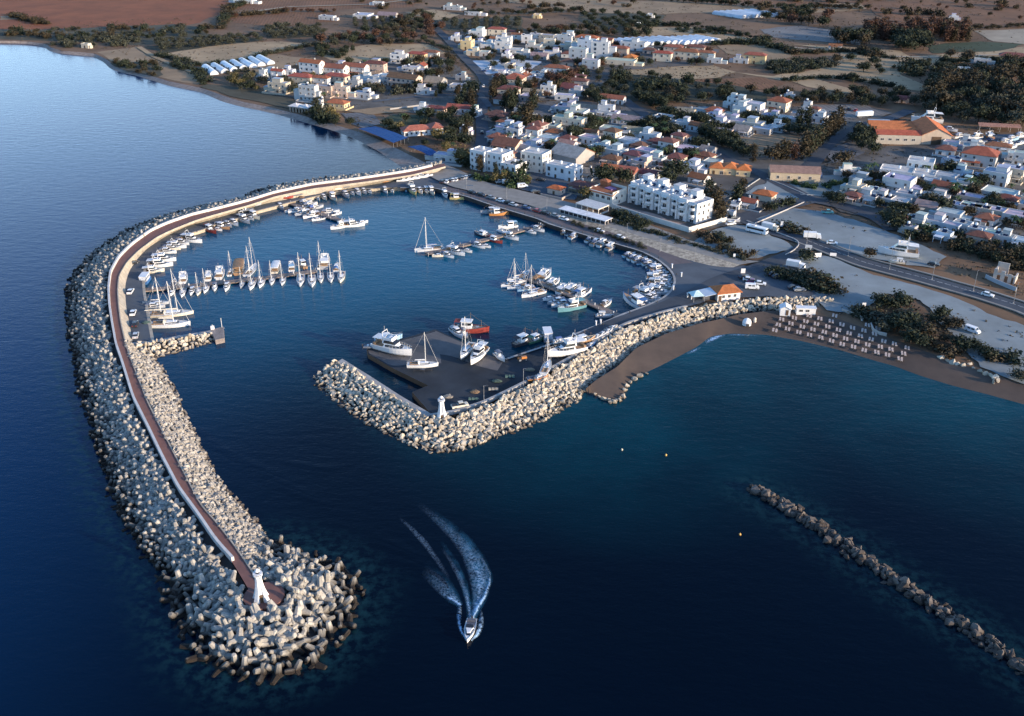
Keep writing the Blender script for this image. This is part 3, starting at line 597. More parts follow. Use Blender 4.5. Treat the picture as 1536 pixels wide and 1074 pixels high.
WALLC = {'w': (0.70,0.68,0.65), 'c': (0.66,0.57,0.44), 'p': (0.66,0.50,0.40), 'g': (0.45,0.43,0.41), 's': (0.46,0.38,0.28), 'y': (0.72,0.55,0.30), 'b': (0.60,0.66,0.72)}
WALLN = {'w': 'white', 'c': 'cream', 'p': 'pinkish', 'g': 'grey', 's': 'stone', 'y': 'yellow', 'b': 'pale bluish'}
ROOFC = {'f': (0.47,0.50,0.51), 'h': (0.33,0.115,0.068), 'g': (0.33,0.115,0.068), 'o': (0.52,0.17,0.065), 'O': (0.52,0.17,0.065), 'd': (0.20,0.085,0.066), 'D': (0.20,0.085,0.066), 'x': (0.33,0.28,0.22)}
ROOFN = {'f': 'flat-roofed', 'h': 'red-hipped', 'g': 'red-gabled', 'o': 'orange-roofed', 'O': 'orange-gabled', 'd': 'dark-red-roofed', 'D': 'dark-red-gabled', 'x': 'grey-gabled'}
STN = {1: 'single-storey', 2: 'two-storey', 3: 'three-storey', 4: 'four-storey'}
def window_mesh(fr):
    b = MB(); t = .09
    b.box(-.5,.5,-.05,.05,-.5,-.5+t); b.box(-.5,.5,-.05,.05,.5-t,.5); b.box(-.5,-.5+t,-.05,.05,-.5+t,.5-t); b.box(.5-t,.5,-.05,.05,-.5+t,.5-t); b.box(-.03,.03,-.045,.04,-.5+t,.5-t)
    b.box(-.5+t,.5-t,-.018,.02,-.5+t,.5-t,1); return b.mesh('window', [fr, M_GLASS])
WIN = [window_mesh(M_FRAME), window_mesh(M_FRAME), window_mesh(M_SHUT)]
b = MB(); b.box(-.5,.5,-.06,.06,0,1); DOOR = b.mesh('door', M_DOOR)
b = MB(); b.tube((-.75,0,.95),(.75,0,.95),.30,n=10); b.tube((-.55,0,0),(-.55,0,.9),.05,n=4); b.tube((.55,0,0),(.55,0,.9),.05,n=4); TANKH = b.mesh('water_tank', M_TANK, False)
b = MB(); b.lathe([(.55,.5),(.62,.6),(.62,1.6),(.5,1.75),(.1,1.85)],12); [b.tube((.45*x,.45*y,0),(.45*x,.45*y,.55),.05,n=4) for x in (-1,1) for y in (-1,1)]; TANKV = b.mesh('water_tank', M_TANK, False)
b = MB(); b.add([(-.9,-.7,.15),(.9,-.7,.15),(.9,.7,1.05),(-.9,.7,1.05),(-.9,-.7,.08),(.9,-.7,.08),(.9,.7,.98),(-.9,.7,.98)],[(0,1,2,3),(7,6,5,4),(0,4,5,1),(2,6,7,3),(1,5,6,2),(3,7,4,0)]); b.box(-.85,-.75,.5,.6,0,.9); b.box(.75,.85,.5,.6,0,.9); PANEL = b.mesh('solar_panel', M_PANEL)
b = MB(); b.box(-.3,.3,-.3,.3,-.8,1.0); b.box(-.38,.38,-.38,.38,1.0,1.12); CHIM = b.mesh('chimney', mat('chimney_plaster', (0.7,0.66,0.6), 0.9, 0.2, 1.0))
def put(name, me, parent, loc, rz=0.0, sc=(1,1,1), col=None):
    o = bpy.data.objects.new(name, me); link(o, parent); o.location = loc; o.rotation_euler = (0, 0, rz); o.scale = sc
    if col: o.color = (*col, 1)
    return o
def windows(root, w, d, st, sides='flr', fh=3.0, wi=0, every=3.0, z0=0.0, ww=1.15, hh=1.25, skip=0.12, rnd=random, x0=0.0, y0=0.0, door=True):
    for s in sides:
        Ln = w if s in 'fb' else d; n = max(1, int((Ln-0.8)/every))
        for k in range(st):
            dn = rnd.randrange(n) if (s == 'f' and k == 0 and door) else -1
            for i in range(n):
                t = (i+.5)/n*Ln - Ln/2
                if i != dn and rnd.random() < skip: continue
                if s == 'f': loc, rz = (x0+t, y0-d/2-.02), 0
                elif s == 'b': loc, rz = (x0+t, y0+d/2+.02), math.pi
                elif s == 'r': loc, rz = (x0+w/2+.02, y0+t), math.pi/2
                else: loc, rz = (x0-w/2-.02, y0+t), -math.pi/2
                if i == dn: put('door', DOOR, root, (*loc, z0), rz, (1.1,1,2.1))
                else:
                    big = rnd.random() < .25
                    put('window', WIN[wi], root, (*loc, z0+k*fh+(1.6 if not big else 1.25)), rz, (ww*(1.5 if big else 1), 1, hh*(1.5 if big else 1)))
def gable(b, w, d, H, rise, ov=.4, axis='x', th=.18):
    """a two-sided roof as one slab"""
    W, D = w/2+ov, d/2+ov
    if axis == 'x': pr = [(-D,-ov*rise/(d/2)),(0,rise),(D,-ov*rise/(d/2))]; mk = lambda x, p: (x, p[0], H+p[1])
    else: pr = [(-W,-ov*rise/(w/2)),(0,rise),(W,-ov*rise/(w/2))]; mk = lambda x, p: (p[0], x, H+p[1])
    E = W if axis == 'x' else D
    sec = lambda x: [mk(x, p) for p in pr]+[mk(x, (p[0], p[1]-th)) for p in reversed(pr)]
    b.loft([sec(-E), sec(E)], True, True)
def hip(b, w, d, H, rise, ov=.5, th=.18):
    W, D = w/2+ov, d/2+ov; r = max(W-D, 0); q = max(D-W, 0)
    vs = [(-W,-D,H),(W,-D,H),(W,D,H),(-W,D,H)]; z = H+rise
    if r > .05: top = [(-r,0,z),(r,0,z)]; f = [(0,1,5,4),(1,2,5),(2,3,4,5),(3,0,4)]
    elif q > .05: top = [(0,-q,z),(0,q,z)]; f = [(0,1,4),(1,2,5,4),(2,3,5),(3,0,4,5)]
    else: top = [(0,0,z)]; f = [(0,1,4),(1,2,4),(2,3,4),(3,0,4)]
    k = 4+len(top); vs += top+[(x,y,H-th) for x,y,_ in vs[:4]]
    b.add(vs, f+[(0,k,k+1,1),(1,k+1,k+2,2),(2,k+2,k+3,3),(3,k+3,k,0),(k+3,k+2,k+1,k)])
def gwall(b, w, d, H, rise, axis='x'):
    """walls that run up into gables"""
    b.box(-w/2,w/2,-d/2,d/2,-1,H)
    if axis == 'x':
        for s in (-1, 1): b.add([(s*w/2,-d/2,H),(s*w/2,d/2,H),(s*w/2,0,H+rise-.2)],[(0,1,2)])
    else:
        for s in (-1, 1): b.add([(-w/2,s*d/2,H),(w/2,s*d/2,H),(0,s*d/2,H+rise-.2)],[(0,1,2)])
def make_house(loc, rot, w, d, st, roof, wc, label, cat='house', group=None, seed=0, far=False, detail=2, name='house'):
    rn = random.Random(seed); root = empty(name, loc, rot); tag(root, label, cat, group); HPOS.append((loc.x, loc.y, max(w, d)*.62))
    fh = 3.0; H = st*fh+.15; jit = rn.uniform(.78, 1.1); wcol = tuple(min(.86, c*jit) for c in WALLC[wc]); rc = tuple(c*rn.uniform(.8, 1.15) for c in ROOFC[roof]); mw = MB(); mr = MB()
    if roof == 'f':
        t = .22; mw.box(-w/2,w/2,-d/2,d/2,-1,H); p = .45
        mw.box(-w/2,w/2,-d/2,-d/2+t,H,H+p); mw.box(-w/2,w/2,d/2-t,d/2,H,H+p); mw.box(-w/2,-w/2+t,-d/2+t,d/2-t,H,H+p); mw.box(w/2-t,w/2,-d/2+t,d/2-t,H,H+p)
        mr.box(-w/2+t+.01,w/2-t-.01,-d/2+t+.01,d/2-t-.01,H-.1,H+.06)
        k = rn.random()
        if k < .55 and w > 6:                      # stair head or upper room
            a = rn.uniform(-w/4, w/4); e = rn.uniform(1.3, min(3.2, w/4)); mw.box(a-e,a+e,-d/2+d*.35,d/2-.01,H,H+2.3); mr.box(a-e-.15,a+e+.15,-d/2+d*.33,d/2+.12,H+2.3,H+2.48)
        for s in ((-1, 1) if k > .72 else (rn.choice((-1, 1)),) if w > 5.5 else ()):  # lower wings
            e = w*rn.uniform(.22, .4); hh = max(2.5, H-3.0)-(.35 if st == 1 else 0)-.05*(s+1); x0, x1 = sorted((s*w/2, s*(w/2+e))); mw.box(x0+(.003 if s>0 else 0),x1,-d/2+d*.12,d/2-d*.2,-1,hh); mr.box(x0-(.0 if s>0 else .12)+(.01 if s>0 else 0),x1+(.12 if s>0 else -.01),-d/2+d*.1,d/2-d*.18,hh,hh+.16)
    else:
        axis = 'x' if w >= d else 'y'; rise = min(w, d)*.26
        if roof in 'hod': mw.box(-w/2,w/2,-d/2,d/2,-1,H); hip(mr, w, d, H, rise)
        else: gwall(mw, w, d, H, rise, axis); gable(mr, w, d, H, rise, .35, axis)
        if rn.random() < .5 and w > 7:             # a porch with its own lean-to roof
            e = w*rn.uniform(.3, .6); a = rn.uniform(-w/2+e/2, w/2-e/2); mr.add([(a-e/2,-d/2-2.2,2.45),(a+e/2,-d/2-2.2,2.45),(a+e/2,-d/2-.02,2.95),(a-e/2,-d/2-.02,2.95),(a-e/2,-d/2-2.2,2.3),(a+e/2,-d/2-2.2,2.3),(a+e/2,-d/2-.02,2.8),(a-e/2,-d/2-.02,2.8)],[(0,1,2,3),(7,6,5,4),(0,4,5,1),(2,6,7,3),(1,5,6,2),(3,7,4,0)])
            for q in (a-e/2+.15, a+e/2-.15): mw.box(q-.12,q+.12,-d/2-2.1,-d/2-1.85,-1,2.32)
    mw.build('wall', M_WALL, root, col=wcol); mr.build('roof', M_FLAT if roof == 'f' else M_TILE, root, col=rc)
    wi = rn.choice((0, 0, 0, 2)); ev = rn.uniform(2.7, 3.6) if not far else 4.2
    windows(root, w, d, st, 'flr' if not far else 'fr', fh, wi, ev, rnd=rn)
    zt = H+.06
    if not far or rn.random() < .4:
        if roof == 'f' and rn.random() < .75:
            x, y = rn.uniform(-w/3, w/3), rn.uniform(-d/4, d/5-.6); put('water_tank', rn.choice((TANKH, TANKV)), root, (x, y+.7, zt), 0); put('solar_panel', PANEL, root, (x, y-.3, zt), 0)
        elif roof != 'f' and rn.random() < .6: put('chimney', CHIM, root, (w*rn.uniform(-.3,.3), d*.12, H+min(w,d)*.2), 0)
    if st >= 2 and not far and rn.random() < .8:
        bb = MB(); e = w*rn.uniform(.3, .75); a = rn.uniform(-w/2+e/2, w/2-e/2)
        bb.box(a-e/2,a+e/2,-d/2-1.3,-d/2-.003,2.9,3.05); bb.box(a-e/2,a+e/2,-d/2-1.3,-d/2-1.2,3.05,3.95); bb.box(a-e/2,a-e/2+.1,-d/2-1.2,-d/2-.003,3.05,3.95); bb.box(a+e/2-.1,a+e/2,-d/2-1.2,-d/2-.003,3.05,3.95)
        bb.build('balcony', M_WALL, root, col=wcol)
    if not far and rn.random() < .55:                # a flat-roofed porch or car port with a dark opening
        e = rn.uniform(2.6, 4.2); a = rn.uniform(-w/2, w/2-e); dp = rn.uniform(2.2, 3.6); g = MB(); g.box(a,a+e,-d/2-dp,-d/2-.004,2.35,2.52); [g.box(x-.1,x+.1,-d/2-dp+.05,-d/2-dp+.25,-.6,2.34) for x in (a+.15, a+e-.15)]
        g.build('porch', M_WALL, root, col=tuple(x*.95 for x in wcol))
    if not far and rn.random() < .7:
        m1, m2 = rn.uniform(2.5, 5), rn.uniform(.5, 4); g = MB(); hh = rn.uniform(.7, 1.3); a, c_ = -w/2-rn.uniform(0, 2), w/2+m2; f = -d/2-m1
        g.box(a,c_,f,f+.22,-.6,hh); g.box(c_-.22,c_,f+.221,d/3,-.6,hh); g.box(a,a+.22,f+.221,-d/2+1,-.6,hh) if rn.random() < .6 else None
        g.build('yard_wall', M_WALL, root, col=tuple(x*.92 for x in wcol)); g = MB(); g.box(a+.25,c_-.25,f+.25,-d/2-.01,-.5,-.02+.35); g.build('patio', M_FLAT, root, col=rn.choice(((.34,.33,.32),(.40,.34,.29),(.28,.28,.28))))
    return root
def from_box(x0, y0, x1, y1, st, rot, roof, ratio=.58):
    """footprint whose outline fills the given patch of the photograph"""
    s, sa, ca = ppm(y1, LZ); g_ = (x1-x0)*.06; x0 -= g_; x1 += g_; H = st*3.0+.3+(0 if roof == 'f' else 1.0); dep = max(4.0, ((y1-y0)/s-H*ca)/sa); W = (x1-x0)/s; c, n = abs(math.cos(rot)), abs(math.sin(rot))
    if abs(rot) < R(30):
        D = min(dep, W*1.3); det = c*c-n*n; w, d = (W*c-D*n)/det, (D*c-W*n)/det
        w = max(w, .45*W); d = min(max(d, .4*w, 4), 1.1*w)
    else: q = W/max(c, n)*(.96 if abs(abs(rot)-R(45)) < R(12) else 1); q = W*1.414 if abs(abs(rot)-R(45)) < R(12) else W/(ratio*c+(1-ratio)*n); w, d = q*ratio, q*(1-ratio)
    ext = w*n+d*c; base = P((x0+x1)/2, y1, LZ); return base+Vector((0, ext/2, 0)), w, d
HOUSES = {}
def zone(phrase, rows, rot, far=False, ratio=.58):
    """rows: 'x0 y0 x1 y1 storeys roof wall [rot]' in photo pixels; labelled by how they look and their order from the bay side"""
    L_ = [r.split() for r in rows.strip().split('\n')]; L_.sort(key=lambda r: (float(r[0])+float(r[2]))/2)
    for i, r in enumerate(L_):
        x0, y0, x1, y1 = map(float, r[:4]); st = int(r[4]); ro = R(float(r[7])) if len(r) > 7 else rot+random.uniform(-.05, .05)
        loc, w_, d_ = from_box(x0, y0, x1, y1, st, ro, r[5], ratio)
        nth = f'{ORD[i+1]} from the bay' if i < len(L_)-1 or len(L_) == 1 else 'last from the bay'
        make_house(loc, ro, w_, d_, st, r[5], r[6], f'{WALLN[r[6]]} {STN[st]} {ROOFN[r[5]]} house, {nth} in {phrase}', group='houses of '+phrase.replace('the ', '', 1), seed=int(x0*7+y1*13), far=far)
zone('the bayside villa cluster', """390 107 400 120 2 f w
408 108 425 121 2 g w
425 107 441 120 2 f w
402 121 433 141 2 f c
436 113 466 131 2 h c
453 99 480 116 3 g w
481 98 516 117 2 g w
512 107 520 115 2 f w
470 116 492 132 2 h w
491 114 518 130 2 h c
474 130 498 146 2 f p
496 130 521 147 2 f p
451 134 474 153 3 f w
517 97 547 115 2 g w
489 147 521 164 1 o y
478 148 486 166 2 f w""", R(-22))
zone('the row beyond the villas', """549 94 576 110 2 d p
587 81 610 96 2 f w
614 79 637 95 2 h y
636 76 656 92 2 h w
604 99 628 109 1 f w
624 93 640 106 1 g w""", R(-20))
zone('the fields west of the main street', """583 110 628 134 2 D p -28
637 115 668 132 1 x g
626 132 645 142 1 f w
676 125 712 138 1 f w
640 157 668 172 1 d p
672 156 706 171 1 g w
684 112 700 122 1 f g
655 232 692 246 1 f w
628 160 646 170 1 f w""", R(-20))
zone('the inland village by the street', """676 49 692 62 1 f w
691 58 711 75 2 f y
704 44 728 60 2 f w
734 44 757 56 2 h c
744 62 766 76 2 f w
752 71 784 82 1 f w
752 76 768 89 1 f w
768 54 782 64 2 g w
783 56 797 66 2 f w
700 74 718 84 1 f c
720 62 742 74 1 f w
736 56 752 64 1 g w
762 46 776 54 1 d p""", R(-16), True)
zone('the inland white apartments', """797 54 812 64 2 f w
812 56 830 66 2 f c
834 54 858 68 2 f w
856 72 880 94 3 f w
870 66 892 80 3 f b
890 66 912 90 4 f w
875 88 899 105 2 f w
868 58 894 70 2 h c
900 55 920 66 1 g p
918 70 940 86 2 h p
938 66 966 78 2 f w
936 80 958 94 1 o y
914 94 950 100 1 f c""", R(-24), True)
zone('the inland red-roofed estate', """984 78 1006 94 2 h c
1000 70 1022 84 2 h p
1018 76 1046 92 2 h c
1034 70 1056 84 2 d p
1050 78 1070 93 2 h c
1064 88 1082 96 1 f w
1122 80 1147 97 2 h y
966 70 986 82 1 d p
1104 88 1122 96 1 f w""", R(-24), True)
zone('the houses behind the pale square', """756 110 788 134 2 h c
776 104 798 122 1 g w
794 98 812 118 1 f w
818 96 852 117 2 h w
834 104 852 116 1 d w
808 108 826 120 1 f w
842 120 870 140 1 D s -30
813 131 832 145 2 f w
788 134 812 146 1 x g
756 92 774 104 1 f c
860 112 878 122 1 d p""", R(-22))
zone('the street corner by the cypresses', """729 172 766 184 1 d p
745 180 768 193 1 h p
748 187 772 199 1 f w
774 190 790 202 1 f w
740 213 786 229 1 D p
782 211 820 231 1 f w
744 224 772 242 1 d p
690 190 708 203 1 f w
705 163 722 175 1 f w
738 199 756 208 1 f w""", R(-30))
zone('the low blocks under the pines', """834 154 868 171 1 f w
850 161 884 178 1 f w
868 155 912 174 1 x w
896 163 929 178 1 f w
817 179 846 199 1 f c
838 178 872 198 2 f c
862 184 886 198 1 f c
874 192 896 207 1 g p
900 164 920 176 2 f w
924 174 962 190 1 x w
908 193 944 206 1 f w
940 194 976 208 1 x w
905 144 934 157 1 g w
772 160 788 172 1 f g""", R(-26))
zone('the lanes behind the hangar', """888 214 918 232 1 f w
908 222 942 238 1 f w
930 206 960 222 1 f w
918 246 926 262 1 f g
938 226 968 244 1 d p
955 220 985 238 1 f w
974 206 1002 224 1 d p
990 214 1018 232 2 d w
1008 206 1030 222 2 d p
1010 222 1050 236 1 f w
1046 228 1074 245 1 d p
962 200 992 213 1 f w
990 244 1014 258 1 d g
870 205 900 218 1 f w""", R(-36))
zone('the harbour-side old houses', """867 244 896 270 1 x w -32
961 249 990 273 1 D w -34
905 228 934 250 1 d p -34
1017 272 1036 296 1 x w -40
1036 258 1066 279 1 g w -40
823 281 847 295 1 o p -34
855 272 890 292 1 d s -34
1114 299 1138 315 1 g w -34
1134 286 1166 305 1 o c -34
1098 306 1112 316 1 f w
1090 322 1104 330 1 f w""", R(-36))
zone('the white terraces along the wood', """1092 146 1110 164 2 f w
1106 150 1128 168 2 f w
1120 158 1148 174 2 f w
1155 150 1188 170 2 h c
1014 174 1040 194 1 f w
1036 180 1060 198 1 g w
1066 178 1096 194 1 f w
1092 176 1122 192 1 f w
1118 180 1150 196 1 f c
1146 170 1172 184 1 f w
1160 172 1192 188 1 f w
1186 176 1208 190 1 f w
1160 188 1180 198 1 f w
1216 158 1232 172 1 d p
1206 160 1218 170 2 f w
1220 172 1244 186 1 f w
984 172 1012 186 1 f w""", R(-34))
zone('the estate below the boat sheds', """1262 253 1290 265 1 f w -4
1424 238 1446 250 1 f b
1452 222 1505 254 2 h w -30
1332 268 1378 293 2 f w
1382 264 1412 284 1 f w
1404 270 1436 292 1 g w
1436 254 1462 270 1 f b
1482 252 1520 282 2 f w
1506 250 1545 276 2 f c
1292 284 1322 308 1 f w
1314 290 1346 310 1 f w
1330 296 1371 316 1 f w
1428 294 1456 322 1 f w
1446 298 1480 324 1 f w
1484 284 1536 306 1 f w
1462 308 1490 326 1 f c
1480 304 1516 330 1 f c
1500 296 1532 312 1 d p
1270 292 1296 306 1 d p
1515 318 1560 340 1 f w""", R(-38))
zone('the terrace facing the coast road', """1344 318 1370 340 1 d w
1362 322 1394 344 1 f w
1388 326 1424 346 1 f b
1418 332 1446 352 1 f b
1434 326 1462 350 1 f w
1456 334 1482 358 1 f w
1480 338 1506 364 1 f w
1502 344 1528 370 1 f w
1524 350 1552 376 1 f w
1458 352 1492 369 1 d p
1356 340 1378 354 1 f g
1408 350 1432 364 1 f b""", R(-40))
zone('the far countryside', """530 19 557 29 1 f w
569 20 593 28 1 x g
700 18 720 24 1 f w
352 0 378 6 1 f w
800 20 812 28 1 f y
955 36 961 41 1 f w
972 22 980 27 1 f w
122 66 134 73 1 f c
1246 68 1263 75 1 g w
1346 143 1364 155 1 h p
1466 88 1486 97 1 f w
1510 82 1540 92 1 d p
1424 110 1450 120 1 f w
1440 100 1466 112 1 f w
1470 102 1490 112 1 f w
1426 26 1438 31 1 f w
1180 142 1190 148 1 f w
560 4 574 9 1 f w
480 26 500 31 1 f w
668 10 690 16 1 f w""", R(-20), True)

# ---------------------------------------------------------------- buildings with a shape of their own
def built(name, label, cat, loc, rot): return tag(empty(name, loc, rot), label, cat)
def bpart(mb, name, m, root, col=None): return mb.build(name, m, root, col=col)
WHITE = (0.82,0.80,0.77)
# hotel: two white stepped blocks
def hotel(loc, rot, Ln, label, seed):
    root = built('hotel_block', label, 'hotel', loc, rot); rn = random.Random(seed); D = 11.5; mw = MB(); mr = MB(); nb = int(Ln/4.2); bw = Ln/nb
    for i in range(nb):
        x0 = -Ln+i*bw; off = (i % 2)*1.1; H = 9.3 if i < nb-1 else 8.4; e = .004*i
        mw.box(x0+(.0 if i == 0 else .002), x0+bw, off, D-e, -1, H+e)
        mr.box(x0+.3, x0+bw-.3, off+.35, D-.4, H-.05, H+.09)
        for s in (off, D-.25-e): mw.box(x0+.003, x0+bw-.003, s+.001, s+.25, H+e, H+.75)
        mw.box(x0+.003, x0+.22, off+.26, D-.3, H+e, H+.74)
        if i % 2 == 0: mw.box(x0+.8, x0+bw-.6, D-4.6, D-.6, H+e, H+2.5); mr.box(x0+.7, x0+bw-.5, D-4.7, D-.5, H+2.5, H+2.65)
    mw.box(-.22, -.003, 1.3, D-.3, 8.4, 9.15)
    bpart(mw, 'wall', M_WALL, root, WHITE); bpart(mr, 'roof', M_FLAT, root, (.62,.61,.60))
    for i in range(nb):
        xc = -Ln+(i+.5)*bw; off = (i % 2)*1.1
        for k in range(3):
            z = k*3.0
            put('window', WIN[1], root, (xc, off-.02, z+1.25), 0, (2.2,1,2.1))
            bb = MB(); n = 9; arc = [(xc-1.7+3.4*j/(n-1), off-1.5*math.sin(math.pi*j/(n-1))**.6-.01) for j in range(n)]
            bb.prism([(xc+1.7, off-.003),(xc-1.7, off-.003)]+arc, z+.02, z+.18) if k else None
            if k: bb.loft([[(x, y, z+.18), (x, y, z+1.05), (x*.985+xc*.015, y+.12, z+1.05), (x*.985+xc*.015, y+.12, z+.18)] for x, y in arc])
            if k: bpart(bb, 'balcony', M_WALL, root, WHITE)
            if k == 2 or rn.random() < .3:
                aw = MB(); aw.add([(xc-1.6,off-.03,z+2.8),(xc+1.6,off-.03,z+2.8),(xc+1.6,off-1.3,z+2.3),(xc-1.6,off-1.3,z+2.3),(xc-1.6,off-.03,z+2.72),(xc+1.6,off-.03,z+2.72),(xc+1.6,off-1.3,z+2.22),(xc-1.6,off-1.3,z+2.22)],[(0,1,2,3),(7,6,5,4),(0,4,5,1),(1,5,6,2),(2,6,7,3),(3,7,4,0)]); bpart(aw, 'awning', M_CANV, root, (.75,.70,.62))
        st_ = MB(); st_.box(-Ln+i*bw-.25, -Ln+i*bw+.25, off-1.0, off-.003 if i % 2 == 0 else off-.003, -1, 8.6); bpart(st_, 'fin_wall', M_WALL, root, WHITE)
    for y, z, h in ((2.6,1.6,1.3),(5.5,1.6,1.3),(8.6,1.6,1.3),(2.6,4.6,1.3),(8.6,4.6,1.3),(3.2,7.3,1.3),(5.6,7.3,1.5),(8.6,7.3,1.5),(5.5,4.4,2)): put('window', WIN[1], root, (.02, y, z), math.pi/2, (1.1,1,h))
    for i in range(3): put('water_tank', TANKV, root, (-Ln+3+i*5.1, D*.35, 9.4), 0, (.9,.9,.9)); put('solar_panel', PANEL, root, (-Ln+4.6+i*5.1, D*.4, 9.4))
    return root
hotel(P(1041,338,LZ), R(-50), 19.5, 'white three-storey hotel block with curved balconies, nearest the bare gravel lot', 3)
hotel(P(989,320,LZ), R(-50), 18.0, 'white hotel block with curved balconies between restaurant and its twin block', 8)
b = MB(); c = px_line([(918,313),(962,327),(1033,348.5),(1089,333)], LZ); 
b = rail(c, [(-.15,LZ-.5),(.15,LZ-.5),(.15,LZ+2.2),(-.15,LZ+2.2)]); tag(b.build('garden_wall', M_WALL, col=(.80,.74,.64)), 'long cream garden wall along the foot of the white hotel', 'wall')
sheet('terrace', px_line([(920,311.5),(962,324),(1032,345),(1086,331),(1070,322),(1000,312),(944,300)], LZ+.12), mat('terrace_tile', (0.42,0.30,0.25), 0.8, 0.2, 0.4, world=True))
# restaurant with terracotta terrace roof
r_ = built('restaurant', 'cream restaurant with terracotta tiled roof terrace above a striped pergola', 'restaurant', P(918,311,LZ), R(-42))
b = MB(); b.box(-13,0,0,10.5,-1,5.6); b.box(-13,-12.75,.25,10.25,5.6,6.3); b.box(-13,0,10.25,10.5,5.6,6.9); b.box(-.25,0,.25,10.25,5.6,6.6); bpart(b, 'wall', M_WALL, r_, (.80,.74,.64))
b = MB(); b.add([(-13.5,-.5,5.2),(.4,-.5,5.2),(.4,2.6,6.5),(-13.5,2.6,6.5),(-13.5,-.5,5.02),(.4,-.5,5.02),(.4,2.6,6.3),(-13.5,2.6,6.3)],[(0,1,2,3),(7,6,5,4),(0,4,5,1),(2,6,7,3),(1,5,6,2),(3,7,4,0)]); b.box(-12.7,-.3,2.7,10.2,5.6,5.75); b.box(-12.6,-8.5,7.5,10.1,5.76,8.0); b.add([(-13,7.2,8),(-8.2,7.2,8),(-8.2,10.4,8),(-13,10.4,8),(-10.6,8.8,9)],[(0,1,4),(1,2,4),(2,3,4),(3,0,4),(3,2,1,0)]); bpart(b, 'roof', M_TILE, r_, (.46,.16,.075))
b = MB(); b.prism([(-7.5,4),(-3.5,3.6),(-3,7),(-7,7.4)],5.78,6.5); bpart(b, 'sunshade', M_CANV, r_, (.20,.12,.24))
for x in (-11.3,-8.2,-5.1,-2): put('window', WIN[1], r_, (x,-.02,3.6), 0, (1.9,1,1.5))
for x in (3,7): put('window', WIN[1], r_, (.02,x,3.6), math.pi/2, (1.2,1,1.3))
put('window', WIN[1], r_, (.02,5.2,1.4), math.pi/2, (1.2,1,1.3))
p_ = built('pergola', 'striped white pergola with open sides in front of the terracotta restaurant', 'pergola', P(897.5,324,LZ), R(-42))
b = MB(); [b.box(-12.6,0,-.05+i*1.02,.5+i*1.02,3.05,3.18) for i in range(8)]; bpart(b, 'roof', M_CANV, p_, (.80,.77,.72))
b = MB(); [b.box(-12.6,0,i*1.02+.46,i*1.02+1.0,3.0,3.08) for i in range(7)]; bpart(b, 'roof_stripe', M_CANV, p_, (.36,.35,.36))
b = MB(); [b.box(x-.12,x+.12,y-.12,y+.12,-1,3.0) for x in (-12.4,-9.3,-6.2,-3.1,-.15) for y in (.1,7.3)]; b.box(-12.6,0,.02,.14,2.7,3.0); b.box(-.13,0,.2,7.3,2.7,3.0); b.box(-12.5,-.1,.05,.2,-.5,.9); b.box(-.15,-.02,.25,7.2,-.5,.9); bpart(b, 'post_frame', M_WALL, p_, (.80,.72,.60))
k_ = built('cafe_pavilion', 'long white glazed cafe pavilion between stone bank and striped pergola', 'pavilion', P(907.5,340.5,LZ), R(-40))
b = MB(); b.box(-24,0,0,.2,-1,1.0); b.box(-24,0,4.3,4.5,-1,2.6); b.box(-.2,0,.2,4.3,-1,.9); b.box(-24,-23.8,.2,4.3,-1,.9); [b.box(x-.12,x+.12,.02,.22,1.0,2.6) for x in np.linspace(-23.85,-.15,11)]; b.box(-.2,-.02,2.1,2.3,.9,2.6); bpart(b, 'wall', M_WALL, k_, (.80,.70,.62))
b = MB(); b.box(-24.4,.4,-.5,4.9,2.6,2.85); bpart(b, 'roof', M_FLAT, k_, (.78,.78,.79))
b = MB(); b.box(-23.7,-.3,.08,.14,1.0,2.6); b.box(-.14,-.08,.25,4.2,.9,2.6); bpart(b, 'glazing', M_GLASS, k_)
# yard kiosk with orange roof and white canopy
k_ = built('harbour_cafe', 'white cafe with orange hipped roof and pale canopies above the boulders', 'cafe', P(1076,452.5,LZ), R(14))
b = MB(); b.box(0,8.6,0,6.6,-1,3.0); bpart(b, 'wall', M_WALL, k_, WHITE)
b = MB(); h0 = MB(); hip(h0, 8.6, 6.6, 3.0, 1.7, .55); b.add([(x+4.3,y+3.3,z) for x,y,z in h0.v], h0.f); bpart(b, 'roof', M_TILE, k_, (.55,.18,.06))
for x in (2.2,4.4,6.6): put('window', WIN[1], k_, (x,-.02,1.7), 0, (1.1,1,1.2))
put('door', DOOR, k_, (.9,-.02,0), 0, (1.1,1,2.1)); put('window', WIN[1], k_, (8.62,3,1.7), math.pi/2, (1.2,1,1.2))
b = MB(); b.add([(-.05,0,3.1),(-4.8,0,2.5),(-4.8,6,2.5),(-.05,6,3.1),(-.05,0,2.98),(-4.8,0,2.38),(-4.8,6,2.38),(-.05,6,2.98)],[(3,2,1,0),(4,5,6,7),(0,1,5,4),(1,2,6,5),(2,3,7,6)]); bpart(b, 'canopy', M_CANV, k_, (.62,.66,.70))
b = MB(); b.add([(-4.85,.3,2.5),(-9,.9,2.3),(-9,5.5,2.3),(-4.85,6,2.5),(-7,3.2,3.5)],[(1,0,4),(2,1,4),(3,2,4),(0,3,4),(0,1,2,3)]); c_ = bpart(b, 'canopy', M_CANV, k_, (.60,.76,.74)); c_['label'] = 'pale green tent canopy'
b = MB(); [b.box(x-.07,x+.07,y-.07,y+.07,-1,2.4) for x in (-4.8,-8.8) for y in (.6,5.6)]; bpart(b, 'canopy_post', M_METAL, k_)
b = MB(); b.box(-4.7,-.05,2,6,-1,2.3); bpart(b, 'bar_room', M_WALL, k_, (.10,.10,.11))
